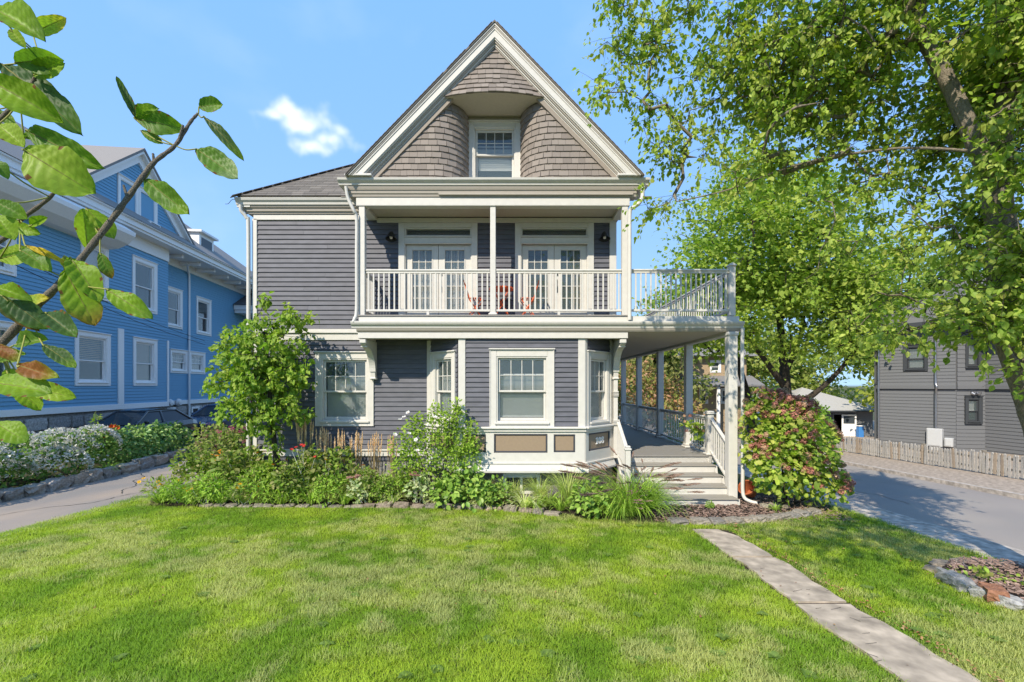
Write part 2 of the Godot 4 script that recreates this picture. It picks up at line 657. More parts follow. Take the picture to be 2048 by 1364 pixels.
func add_window(parent: Node3D, f: Transform3D, cas: Array, w: float, trim: Material, cols: int, rows: int, o := {}) -> MeshInstance3D:
	var g := Geo.new()
	lframe(g, f, cas[0], cas[1], cas[2], cas[3], w, 0.0, 0.045, 0.008, w * 0.85, w)
	lframe(g, f, cas[0] - 0.012, cas[1] + 0.012, cas[2] - 0.012, cas[3] + 0.012, 0.028, 0.0, 0.058, 0.006)
	lbox(g, f, cas[0] - 0.03, cas[1] + 0.03, cas[3] + 0.012, cas[3] + 0.045, 0.0, 0.085, 0.006)
	lbox(g, f, cas[0] + w * 0.7, cas[1] - w * 0.7, cas[2] + w * 0.55, cas[2] + w * 0.87, 0.0, 0.085, 0.006)
	var h := window_hole(cas, w)
	# jambs
	lbox(g, f, h[0] - 0.002, h[0] + 0.03, h[2], h[3], -0.14, 0.03, 0.004)
	lbox(g, f, h[1] - 0.03, h[1] + 0.002, h[2], h[3], -0.14, 0.03, 0.004)
	lbox(g, f, h[0] + 0.03, h[1] - 0.03, h[3] - 0.03, h[3] + 0.002, -0.14, 0.028, 0.004)
	lbox(g, f, h[0] + 0.03, h[1] - 0.03, h[2] - 0.002, h[2] + 0.03, -0.14, 0.03, 0.004)
	var win := obj("window", g, trim, parent)
	var sash: Material = o.get("sash", trim)
	var a0: float = h[0] + 0.03
	var a1: float = h[1] - 0.03
	var b0: float = h[2] + 0.03
	var b1: float = h[3] - 0.03
	var mid: float = lerpf(b0, b1, o.get("rail", 0.47))
	var sw: float = o.get("sash_width", 0.05)
	var up := Geo.new()
	lframe(up, f, a0 + 0.001, a1 - 0.001, mid - 0.02, b1 - 0.001, sw, -0.06, -0.022, 0.005, 0.045, sw)
	var us := obj("upper_sash", up, sash, win)
	var lo := Geo.new()
	lframe(lo, f, a0 + 0.001, a1 - 0.001, b0 + 0.001, mid + 0.022, sw, -0.105, -0.066, 0.005, sw * 1.3, 0.042)
	obj("lower_sash", lo, sash, win)
	var g0 := a0 + sw
	var g1 := a1 - sw
	var t0 := mid + 0.025
	var t1 := b1 - sw
	if cols * rows > 1:
		var mu := Geo.new()
		for i in range(1, cols):
			var u := lerpf(g0, g1, float(i) / cols)
			lbox(mu, f, u - 0.009, u + 0.009, t0 - 0.005, t1 + 0.005, -0.052, -0.028, 0.003)
		for j in range(1, rows):
			var y := lerpf(t0, t1, float(j) / rows)
			lbox(mu, f, g0 - 0.004, g1 + 0.004, y - 0.008, y + 0.008, -0.050, -0.030, 0.003)
		obj("muntin", mu, sash, win)
	for i in cols:
		for j in rows:
			var p := Geo.new()
			lbox(p, f, lerpf(g0, g1, float(i) / cols) + 0.002, lerpf(g0, g1, float(i + 1) / cols) - 0.002, lerpf(t0, t1, float(j) / rows) + 0.002, lerpf(t0, t1, float(j + 1) / rows) - 0.002, -0.0415, -0.0385, 0.0)
			obj("pane", p, M.glass, win)
	var q := Geo.new()
	lbox(q, f, g0 - 0.004, g1 + 0.004, b0 + sw * 1.3 - 0.004, mid - 0.018, -0.087, -0.083, 0.0)
	obj("pane", q, M.glass, win)
	# blind: from its top (share of the height) to its foot
	var top: float = lerpf(b0, b1, o.get("blind_top", 1.0))
	var foot: float = lerpf(b0, b1, o.get("blind_foot", 0.08))
	if o.get("blind", true):
		var bl := Geo.new()
		var pitch: float = o.get("pitch", 0.028)
		var n := int((top - foot) / pitch)
		var tilt := Basis(f.basis.x, o.get("tilt", -0.95))
		for k in n:
			bl.box(f * Vector3((g0 + g1) * 0.5, foot + (k + 0.5) * pitch, -0.165), Vector3(g1 - g0 + 0.02, 0.0015, pitch * 1.12), tilt * f.basis)
		lbox(bl, f, g0 - 0.01, g1 + 0.01, foot - 0.02, foot, -0.185, -0.15, 0.003)
		lbox(bl, f, g0 - 0.01, g1 + 0.01, top, top + 0.03, -0.19, -0.145, 0.003)
		obj("blind", bl, o.get("blind_mat", M.blind), win)
	return win


# pulled along x: profile of (distance in front of zero plane d, height)
func extrude_x(g: Geo, prof: Array, x0: float, x1: float) -> void:
	var p := PackedVector2Array()
	for q in prof:
		p.append(q)
	g.prism(p, V(x0, 0, 0), V(0, 0, 1), UP, Vector3(x1 - x0, 0, 0))


func railing(parent: Node3D, a: Vector3, b: Vector3, height: float, m: Material, gap := 0.118, clear := 0.09, called := "railing", bw := 0.034) -> void:
	var dir := b - a
	var flat := Vector3(dir.x, 0, dir.z)
	var ax := dir.normalized()
	var bs := Basis(ax, ax.cross(flat.normalized().cross(UP)).normalized() * -1.0, flat.normalized().cross(UP))
	if bs.y.y < 0.0:
		bs = Basis(ax, -bs.y, -bs.z)
	var g := Geo.new()
	g.box((a + b) * 0.5 + UP * (height - 0.02), Vector3(dir.length(), 0.045, 0.085), bs, 0.012)
	g.box((a + b) * 0.5 + UP * (height - 0.065), Vector3(dir.length(), 0.05, 0.045), bs, 0.006)
	g.box((a + b) * 0.5 + UP * (clear + 0.025), Vector3(dir.length(), 0.05, 0.06), bs, 0.006)
	var k := int(flat.length() / 1.7)
	for i in k:
		g.box(a.lerp(b, (i + 0.5) / k) + UP * clear * 0.5, Vector3(0.06, clear, 0.05), Basis(flat.normalized(), UP, flat.normalized().cross(UP)))
	var r := obj(called, g, m, parent)
	var up := Basis(flat.normalized(), UP, flat.normalized().cross(UP))
	var unit := Geo.new()
	unit.box(Vector3.ZERO, Vector3(bw, height - clear - 0.09, bw), Basis.IDENTITY, 0.005)
	var um := unit.mesh()
	var n := int(round(flat.length() / gap))
	for i in n:
		put("baluster", um, m, r, Transform3D(up, a.lerp(b, (i + 0.5) / n) + UP * (clear + 0.03 + (height - clear - 0.09) * 0.5)))


func column(parent: Node3D, x: float, d: float, y0: float, y1: float, w: float, m: Material, called := "porch_column", foot := true) -> void:
	var g := Geo.new()
	g.box(V(x, (y0 + y1) * 0.5, d), Vector3(w, y1 - y0, w), Basis.IDENTITY, 0.008)
	if foot:
		g.box(V(x, y0 + 0.03, d), Vector3(w + 0.1, 0.06, w + 0.1), Basis.IDENTITY, 0.02)
		g.box(V(x, y0 + 0.09, d), Vector3(w + 0.05, 0.06, w + 0.05), Basis.IDENTITY, 0.02)
		g.box(V(x, y1 - 0.02, d), Vector3(w + 0.04, 0.04, w + 0.04), Basis.IDENTITY, 0.008)
	obj(called, g, m, parent)


func curve(pts: Array, n := 8) -> PackedVector3Array:
	var c := Curve3D.new()
	for i in pts.size():
		var a: Vector3 = pts[maxi(i - 1, 0)]
		var b: Vector3 = pts[mini(i + 1, pts.size() - 1)]
		c.add_point(pts[i], (a - b) / 6.0, (b - a) / 6.0)
	var out := PackedVector3Array()
	for i in pts.size() - 1:
		for k in n:
			out.append(c.sample(i, float(k) / n))
	out.append(pts[-1])
	return out


func pipe(called: String, pts: Array, r: float, m: Material, parent: Node3D, sides := 8) -> void:
	var p := curve(pts, 5)
	var rr := PackedFloat32Array()
	rr.resize(p.size())
	rr.fill(r)
	var g := Geo.new()
	g.tube(p, rr, sides)
	obj(called, g, m, parent)


# ---------------------------------------------------------------- the grey house
const D1 := 10.2    # balcony posts, beam
const D0 := 10.26   # front of the bay
const D2 := 11.1    # front wall


func build_house() -> void:
	var h := thing("clapboard_house", "dark grey clapboard house with cream trim, shingled gable and front balcony", "house", V(-2, 0, 11))
	var sid := [M.siding, M.siding, M.siding2, M.siding3]
	var e := 0.1165
	# front wall
	var f := frame_of(V(-6.44, 0, D2 + 0.024), Vector3.RIGHT)
	var wx := 6.44
	var wing := [wx - 4.91, wx - 3.49, 1.66, 3.45]
	var door_l := [wx - 2.87, wx - 0.925, 4.2, 6.66]
	var door_r := [wx + 0.0, wx + 1.945, 4.2, 6.66]
	var bay := [wx - 2.17, wx + 2.33, 0.95, 3.72]
	var cwin := 0.14
	var holes := [window_hole(wing, cwin), [door_l[0] + 0.1, door_l[1] - 0.1, 4.25, 6.56], [door_r[0] + 0.1, door_r[1] - 0.1, 4.25, 6.56], bay]
	var wall := obj("front_wall", face_geo(f, 8.89, 0.8, 7.0, holes), M.siding, h)
	clapboards(wall, f, 0.08, wx - 2.12, 1.09, 3.77, e, [wing], sid)
	clapboards(wall, f, 0.08, 8.78, 4.05, 6.73, e, [door_l, door_r, [6.44 - 3.56, 6.44 - 3.40, 4.0, 4.2]], sid)
	add_window(h, f, wing, cwin, M.cream, 4, 2, {"blind_top": 0.72, "blind_foot": 0.03})
	# side and back walls, floors
	var g := Geo.new()
	g.span(V(-6.44, -0.4, D2 + 0.17), V(-6.28, 7.0, 22))
	g.span(V(2.28, -0.4, D2 + 0.17), V(2.44, 7.0, 22))
	g.span(V(-6.44, -0.4, 22), V(2.44, 7.0, 22.16))
	obj("side_wall", g, M.siding, h)
	g = Geo.new()
	siding_geo(frame_of(V(-6.443, 0, 22), V(0, 0, -1)), 0.0, 10.8, 0.9, 6.7, e, [], g)
	siding_geo(frame_of(V(2.443, 0, D2 + 0.1), V(0, 0, 1)), 0.0, 10.8, 0.9, 6.7, e, [], g)
	obj("side_clapboards", g, M.siding2, h).set_meta("kind", "stuff")
	g = Geo.new()
	g.span(V(-6.27, 0.75, D2 + 0.2), V(2.27, 0.9, 21.9))
	g.span(V(-6.27, 3.85, D2 + 0.2), V(2.27, 4.1, 21.9))
	g.span(V(-6.27, 6.85, D2 + 0.2), V(2.27, 7.0, 21.9))
	g.span(V(-6.27, 0.9, D2 + 3.5), V(2.27, 6.85, D2 + 3.6))
	obj("inner_floor", g, M.room, h)
	# foundation of stone
	g = Geo.new()
	g.col = Color(1, 1, 1)
	g.span(V(-6.40, -0.5, D2 + 0.06), V(2.4, 0.93, D2 + 0.3))
	obj("foundation", g, M.foundation, h)
	build_bay(h, e, sid)
	# trim of the wing
	g = Geo.new()
	lbox(g, f, -0.03, 0.085, 0.9, 6.76, 0.0, 0.05)
	g.span(V(-6.47, 0.9, D2 + 0.02), V(-6.442, 6.76, D2 + 0.14), 0.004)
	obj("corner_board", g, M.cream, h)
	g = Geo.new()
	lbox(g, f, 0.085, wx - 2.2, 0.91, 1.045, 0.0, 0.045)
	lbox(g, f, -0.03, wx - 2.2, 1.045, 1.085, 0.0, 0.075)
	obj("water_table", g, M.cream, h)
	g = Geo.new()
	lbox(g, f, 0.085, wx - 3.45, 3.77, 3.94, 0.0, 0.045)
	lbox(g, f, 0.085, wx - 3.45, 3.94, 3.985, 0.0, 0.085)
	lbox(g, f, 0.085, wx - 3.45, 3.985, 4.045, 0.0, 0.055)
	obj("belt_board", g, M.cream, h)
	g = Geo.new()
	lbox(g, f, 0.0, wx - 3.4, 6.73, 6.86, 0.0, 0.05)
	obj("frieze_board", g, M.cream, h)
	# eave of the wing
	g = Geo.new()
	extrude_x(g, [Vector2(11.07, 6.865), Vector2(11.05, 6.87), Vector2(11.04, 6.91), Vector2(11.01, 6.92), Vector2(11.0, 6.98), Vector2(10.97, 7.0), Vector2(10.95, 7.05), Vector2(11.1, 7.05)], -6.62, -3.6)
	obj("bed_moulding", g, M.taupe, h)
	g = Geo.new()
	extrude_x(g, [Vector2(10.93, 7.05), Vector2(10.92, 7.10), Vector2(10.88, 7.14), Vector2(10.86, 7.20), Vector2(11.1, 7.20), Vector2(11.1, 7.05)], -6.78, -3.55)
	extrude_x(g, [Vector2(10.94, 7.20), Vector2(10.94, 7.25), Vector2(11.1, 7.25), Vector2(11.1, 7.20)], -6.70, -3.55)
	g.span(V(-6.77, 7.0, 10.95), V(-6.45, 7.19, 22.3))
	obj("gutter", g, M.cream, h)
	build_balcony(h, f, e, door_l, door_r)
	build_gable(h)
	build_roofs(h)
	build_porch(h)
	pipe("downspout", [V(-6.66, 7.04, 10.93), V(-6.66, 6.90, 10.95), V(-6.56, 6.74, 11.0), V(-6.53, 6.4, 11.02), V(-6.53, 3.0, 11.02), V(-6.53, 0.3, 11.02)], 0.045, M.cream, h)
	pipe("downspout", [V(-3.78, 7.1, 10.06), V(-3.74, 6.85, 10.08), V(-3.62, 6.58, 10.1), V(-3.575, 6.42, 10.16), V(-3.575, 5.6, 10.16), V(-3.575, 4.4, 10.16), V(-3.60, 4.15, 10.1), V(-3.63, 4.07, 10.08)], 0.038, M.cream, h)
	pipe("downspout", [V(2.86, 7.1, 10.06), V(2.84, 6.85, 10.06), V(2.73, 6.68, 10.02), V(2.62, 6.62, 10.06), V(2.575, 6.52, 10.09), V(2.57, 6.0, 10.09), V(2.57, 5.0, 10.09), V(2.57, 4.12, 10.09)], 0.045, M.cream, h)
	# kicked-up wire at the end of the gutter
	pipe("loose_wire", [V(-6.76, 7.16, 10.9), V(-6.86, 7.15, 10.9), V(-6.94, 7.06, 10.9), V(-7.02, 7.05, 10.9)], 0.006, M.black, h, 5)


func build_bay(h: Node3D, e: float, sid: Array) -> void:
	var pts := [V(-2.16, 0, D2), V(-1.28, 0, D0), V(1.59, 0, D0), V(2.40, 0, D2)]
	var names := ["bay_wall", "bay_wall", "bay_wall"]
	var sills := Geo.new()
	for k in 3:
		var a: Vector3 = pts[k]
		var b: Vector3 = pts[k + 1]
		var dir := (b - a).normalized()
		var ln := (b - a).length()
		var f := frame_of(a - dir.cross(UP) * 0.024, dir)
		var cas: Array = [0.17, ln - 0.13, 1.70, 3.42] if k == 0 else ([1.28 - 0.567, 1.28 + 0.884, 1.69, 3.455] if k == 1 else [0.10, ln - 0.10, 1.70, 3.42])
		var cw := 0.145 if k == 1 else 0.12
		var wall := obj("bay_wall", face_geo(f, ln, 0.72, 3.78, [window_hole(cas, cw)]), M.siding, h)
		clapboards(wall, f, 0.06, ln - 0.06, 1.72, 3.74, 0.1122, [cas], sid)
		if k == 1:
			add_window(h, f, cas, cw, M.cream, 4, 2, {"blind_top": 0.73, "blind_foot": 0.07})
		else:
			add_window(h, f, cas, cw, M.cream, 3, 2, {"blind_top": 0.72 if k == 0 else 0.98, "blind_foot": 0.03})
		# corner boards
		var c := Geo.new()
		if k == 0:
			lbox(c, f, 0.0, 0.14, 1.70, 3.76, 0.0, 0.045)
		if k == 1:
			lbox(c, f, -0.01, 0.15, 1.70, 3.76, 0.0, 0.046)
			lbox(c, f, ln - 0.15, ln + 0.01, 1.70, 3.76, 0.0, 0.046)
		if k == 2:
			lbox(c, f, 0.0, 0.08, 1.70, 3.76, 0.0, 0.044)
			lbox(c, f, ln - 0.10, ln, 1.70, 3.76, 0.0, 0.045)
		obj("corner_board", c, M.cream, h)
		# apron: rails round recessed panels
		var panels: Array = [[0.12, ln - 0.14, 1.15, 1.53]]
		if k == 1:
			panels = [[0.10, 0.62, 1.13, 1.54], [0.80, 2.02, 1.12, 1.55], [2.16, 2.65, 1.13, 1.54]]
		elif k == 2:
			panels = [[0.12, ln - 0.14, 1.14, 1.55]]
		var ap := face_geo(f, ln, 0.90, 1.60, panels, 0.05, 0.05)
		var apron := obj("bay_apron", ap, M.cream, h)
		for p in panels:
			var bd := Geo.new()
			lframe(bd, f, p[0] + 0.002, p[1] - 0.002, p[2] + 0.002, p[3] - 0.002, 0.035, 0.0, 0.042, 0.012)
			obj("panel_border", bd, M.border, apron)
			var pn := Geo.new()
			lbox(pn, f, p[0] + 0.036, p[1] - 0.036, p[2] + 0.036, p[3] - 0.036, 0.0, 0.018, 0.004)
			obj("panel", pn, M.panel, apron)
		if k == 2:
			var tm := TextMesh.new()
			tm.text = "108"
			var sf := SystemFont.new()
			sf.font_names = PackedStringArray(["Droid Serif"])
			sf.font_weight = 700
			tm.font = sf
			tm.font_size = 32
			tm.pixel_size = 0.0066
			tm.depth = 0.018
			put("house_number", tm, M.white, apron, f * Transform3D(Basis.IDENTITY, Vector3(0.60, 1.345, 0.03)))
		# sill band over the apron and skirt below, mitred by running a little past the corners
		var x0 := -0.03 if k == 1 else 0.0
		var x1 := ln + 0.03 if k == 1 else ln
		lbox(sills, f, x0, x1, 1.60, 1.66, 0.0, 0.085 + 0.002 * k)
		lbox(sills, f, x0, x1, 1.66, 1.715, 0.0, 0.125 + 0.002 * k, 0.014)
		lbox(sills, f, x0, x1, 0.86, 0.905, 0.0, 0.085 + 0.002 * k)
		var sk := Geo.new()
		sk.prism(PackedVector2Array([Vector2(0, 0.68), Vector2(0.13, 0.68), Vector2(0.135, 0.72), Vector2(0.09, 0.80), Vector2(0.066, 0.862), Vector2(0, 0.862)]), f * Vector3(x0 - (0.05 if k == 1 else 0.0), 0, 0.001 * k), f.basis.z, UP, f.basis.x * (x1 - x0 + (0.1 if k == 1 else 0.0)))
		obj("bay_skirt", sk, M.cream, h)
	obj("bay_sill", sills, M.cream, h)
	# floor and foundation under the bay
	var g := Geo.new()
	g.prism(PackedVector2Array([Vector2(-2.05, 11.2), Vector2(-1.2, 10.4), Vector2(1.5, 10.4), Vector2(2.28, 11.2)]), V(0, 0.72, 0), Vector3.RIGHT, V(0, 0, 1), Vector3(0, 0.15, 0))
	obj("bay_floor", g, M.room, h)
	var fo := frame_of(V(-1.3, 0, 10.52), Vector3.RIGHT)
	var hole := [1.02, 1.88, 0.12, 0.62]
	g = face_geo(fo, 2.9, -0.4, 0.69, [hole], 0.3)
	g.prism(PackedVector2Array([Vector2(1.6, 10.53), Vector2(2.3, 11.2), Vector2(2.0, 11.2), Vector2(1.6, 10.8)]), V(0, -0.4, 0), Vector3.RIGHT, V(0, 0, 1), Vector3(0, 1.08, 0))
	g.prism(PackedVector2Array([Vector2(-1.3, 10.53), Vector2(-2.0, 11.2), Vector2(-1.7, 11.2), Vector2(-1.3, 10.8)]), V(0, -0.4, 0), Vector3.RIGHT, V(0, 0, 1), Vector3(0, 1.08, 0))
	obj("bay_foundation", g, M.foundation, h)
	g = Geo.new()
	lframe(g, fo, hole[0], hole[1], hole[2], hole[3], 0.07, -0.1, 0.02, 0.006, 0.05, 0.12)
	lbox(g, fo, 1.42, 1.48, hole[2] + 0.05, hole[3] - 0.12, -0.09, 0.0)
	var bw := obj("basement_window", g, M.white, h)
	for s in [[1.09, 1.42], [1.48, 1.81]]:
		g = Geo.new()
		lbox(g, fo, s[0], s[1], 0.17, 0.5, -0.06, -0.055, 0.0)
		obj("pane", g, M.glass, bw)
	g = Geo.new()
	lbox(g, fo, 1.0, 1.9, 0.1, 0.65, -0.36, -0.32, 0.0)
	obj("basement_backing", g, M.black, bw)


func french_door(h: Node3D, f: Transform3D, c: Array, curtain: bool) -> void:
	# casing with the transom light
	var g := Geo.new()
	var w := 0.15
	var u0: float = c[0]
	var u1: float = c[1]
	lbox(g, f, u0, u0 + w, 4.26, 6.66, 0.0, 0.05)
	lbox(g, f, u1 - w, u1, 4.26, 6.66, 0.0, 0.05)
	lbox(g, f, u0 + w, u1 - w, 6.55, 6.66, 0.0, 0.048)
	lbox(g, f, u0 + w, u1 - w, 6.16, 6.30, -0.12, 0.048)
	lbox(g, f, u0 + w * 0.9, u1 - w * 0.9, 6.302, 6.325, 0.0, 0.075)
	lbox(g, f, u0 + w * 0.9, u1 - w * 0.9, 6.135, 6.16, 0.0, 0.075)
	lbox(g, f, u0 + w - 0.03, u0 + w + 0.02, 4.26, 6.16, -0.12, 0.03)
	lbox(g, f, u1 - w - 0.02, u1 - w + 0.03, 4.26, 6.16, -0.12, 0.03)
	lframe(g, f, u0 + w, u1 - w, 6.326, 6.549, 0.035, -0.1, 0.03, 0.006)
	var casing := obj("door_casing", g, M.cream, h)
	g = Geo.new()
	lbox(g, f, u0 + w + 0.034, u1 - w - 0.034, 6.36, 6.515, -0.05, -0.045, 0.0)
	obj("pane", g, M.glass, casing)
	var a := u0 + w + 0.02
	var b := u1 - w - 0.02
	var m := (a + b) * 0.5
	for s in 2:
		var x0: float = a if s == 0 else m + 0.004
		var x1: float = m - 0.004 if s == 0 else b
		g = Geo.new()
		lframe(g, f, x0, x1, 4.28, 6.135, 0.15, -0.075, -0.03, 0.006, 0.24, 0.12)
		var door := obj("french_door", g, M.cream, h)
		var p0 := x0 + 0.15
		var p1 := x1 - 0.15
		var q0 := 4.52
		var q1 := 6.015
		var mu := Geo.new()
		lframe(mu, f, p0 - 0.02, p1 + 0.02, q0 - 0.02, q1 + 0.02, 0.03, -0.07, -0.02, 0.006)
		for i in range(1, 3):
			var u := lerpf(p0, p1, i / 3.0)
			lbox(mu, f, u - 0.009, u + 0.009, q0, q1, -0.066, -0.036, 0.003)
		for j in range(1, 5):
			var y := lerpf(q0, q1, j / 5.0)
			lbox(mu, f, p0, p1, y - 0.009, y + 0.009, -0.064, -0.038, 0.003)
		obj("muntin", mu, M.cream, door)
		for i in 3:
			for j in 5:
				var p := Geo.new()
				lbox(p, f, lerpf(p0, p1, i / 3.0) + 0.004, lerpf(p0, p1, (i + 1) / 3.0) - 0.004, lerpf(q0, q1, j / 5.0) + 0.004, lerpf(q0, q1, (j + 1) / 5.0) - 0.004, -0.054, -0.05, 0.0)
				obj("pane", p, M.glass, door)
		if s == 1:
			var k := Geo.new()
			lbox(k, f, x0 + 0.04, x0 + 0.075, 4.95, 5.28, -0.03, -0.015, 0.004)
			lbox(k, f, x0 + 0.045, x0 + 0.065, 5.00, 5.14, 0.0, 0.02, 0.006)
			lbox(k, f, x0 + 0.045, x0 + 0.065, 5.12, 5.14, -0.015, 0.015, 0.004)
			lbox(k, f, x0 + 0.045, x0 + 0.065, 5.00, 5.02, -0.015, 0.015, 0.004)
			lbox(k, f, x0 + 0.035, x0 + 0.085, 5.38, 5.43, -0.03, 0.0, 0.006)
			obj("handle", k, M.black, door)
		if curtain or s == 1:
			# a gathered curtain behind the panes
			var cu := Geo.new()
			var n := 44
			var e0 := p0 - 0.03 if curtain else lerpf(p0, p1, 0.62)
			for i in n:
				var ua := lerpf(e0, p1 + 0.03, float(i) / n)
				var ub := lerpf(e0, p1 + 0.03, float(i + 1) / n)
				var za := -0.2 + 0.025 * sin(i * 1.35) + 0.012 * sin(i * 0.53)
				var zb := -0.2 + 0.025 * sin((i + 1) * 1.35) + 0.012 * sin((i + 1) * 0.53)
				cu.quad(f * Vector3(ua, 4.35, za), f * Vector3(ub, 4.35, zb), f * Vector3(ub, 6.1, zb), f * Vector3(ua, 6.1, za))
			obj("curtain", cu, M.curtain if curtain else M.panel, door)


func bracket(h: Node3D, x: float) -> void:
	# in the plane across the wall: (distance, height), a quarter sweep from the beam down to the wall
	var outer := [Vector2(10.24, 3.71), Vector2(10.24, 3.60), Vector2(10.30, 3.56)]
	var n := 12
	for i in n + 1:
		var t := float(i) / n * PI / 2.0
		outer.append(Vector2(10.32 + 0.62 * sin(t), 3.0 + 0.54 * cos(t)))
	outer.append_array([Vector2(10.96, 2.86), Vector2(10.93, 2.82), Vector2(11.095, 2.80), Vector2(11.095, 3.71)])
	var g := Geo.new()
	var p := PackedVector2Array()
	for q in outer:
		p.append(q)
	g.prism(p, V(x - 0.055, 0, 0), V(0, 0, 1), UP, Vector3(0.11, 0, 0))
	# raised edge along the sweep
	for i in n:
		var t := (i + 0.5) / n * PI / 2.0
		var dir := V(0, -0.54 * sin(t), 0.62 * cos(t)).normalized()
		g.box(V(x, 3.0 + 0.545 * cos(t), 10.32 + 0.612 * sin(t)), Vector3(0.15, 0.03, 0.1), Basis(Vector3.RIGHT, dir.cross(Vector3.RIGHT), dir), 0.004)
	g.box(V(x, 3.66, 10.26), Vector3(0.15, 0.1, 0.1), Basis.IDENTITY, 0.015)
	g.box(V(x, 2.82, 11.02), Vector3(0.16, 0.05, 0.15), Basis.IDENTITY, 0.015)
	obj("bracket", g, M.cream, h)


func build_balcony(h: Node3D, f: Transform3D, e: float, dl: Array, dr: Array) -> void:
	# deck, fascia, crown gutter, beam
	var g := Geo.new()
	var n := 9
	for i in n:
		g.span(V(-3.56, 4.215, 10.13 + i * 0.108), V(2.60, 4.245, 10.13 + i * 0.108 + 0.102), 0.004)
	obj("balcony_decking", g, M.deckpaint, h).set_meta("kind", "stuff")
	g = Geo.new()
	g.span(V(-3.54, 4.10, 10.155), V(2.60, 4.21, 11.07), 0.004)
	obj("deck_fascia", g, M.cream, h)
	g = Geo.new()
	extrude_x(g, [Vector2(10.152, 3.945), Vector2(10.13, 3.945), Vector2(10.12, 3.99), Vector2(10.08, 4.02), Vector2(10.06, 4.06), Vector2(10.06, 4.09), Vector2(10.152, 4.097)], -3.68, 5.14)
	obj("deck_gutter", g, M.cream, h)
	g = Geo.new()
	extrude_x(g, [Vector2(10.25, 3.865), Vector2(10.17, 3.87), Vector2(10.15, 3.90), Vector2(10.135, 3.943), Vector2(10.25, 3.943)], -3.58, 5.1)
	obj("bed_moulding", g, M.taupe, h)
	g = Geo.new()
	g.span(V(-3.56, 3.72, 10.19), V(2.56, 3.862, 10.33), 0.006)
	g.span(V(-3.56, 3.72, 10.332), V(-3.42, 3.862, 11.07), 0.006)
	g.span(V(2.42, 3.72, 10.332), V(2.56, 3.862, 11.07), 0.006)
	obj("lower_beam", g, M.cream, h)
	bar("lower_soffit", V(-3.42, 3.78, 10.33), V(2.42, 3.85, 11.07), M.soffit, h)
	bracket(h, -3.46)
	bracket(h, 2.46)
	# posts
	for x in [-3.475, -0.50, 2.50]:
		column(h, x, 10.27, 4.245, 6.73, 0.135 if absf(x) > 1.0 else 0.125, M.cream, "balcony_post", false)
	for x in [-0.50]:
		bar("post_foot", V(x - 0.10, 4.245, 10.17), V(x + 0.10, 4.30, 10.37), M.cream, h, 0.02)
	# upper beam, ceiling
	g = Geo.new()
	g.span(V(-3.60, 6.75, 10.19), V(2.60, 6.915, 10.36), 0.006)
	g.span(V(-3.60, 6.72, 10.18), V(2.60, 6.75, 10.37), 0.006)
	g.span(V(-3.60, 6.72, 10.372), V(-3.40, 6.91, 11.09), 0.006)
	g.span(V(2.40, 6.72, 10.372), V(2.60, 6.91, 11.09), 0.006)
	lbox(g, f, 6.44 - 3.40, 6.44 + 2.40, 6.665, 6.78, 0.0, 0.055)
	obj("upper_beam", g, M.cream, h)
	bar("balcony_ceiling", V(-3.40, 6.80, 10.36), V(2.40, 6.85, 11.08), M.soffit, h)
	g = Geo.new()
	lbox(g, f, 6.44 + 2.33, 6.44 + 2.50, 4.0, 6.74, 0.0, 0.05)
	g.span(V(2.445, 4.0, D2 - 0.02), V(2.50, 6.74, D2 + 0.14), 0.004)
	obj("corner_board", g, M.cream, h)
	french_door(h, f, dl, true)
	french_door(h, f, dr, false)
	# railings
	railing(h, V(-3.40, 4.245, 10.27), V(-0.57, 4.245, 10.27), 1.05, M.cream)
	railing(h, V(-0.43, 4.245, 10.27), V(2.43, 4.245, 10.27), 1.05, M.cream)
	railing(h, V(-3.475, 4.245, 10.35), V(-3.475, 4.245, 11.07), 1.05, M.cream)


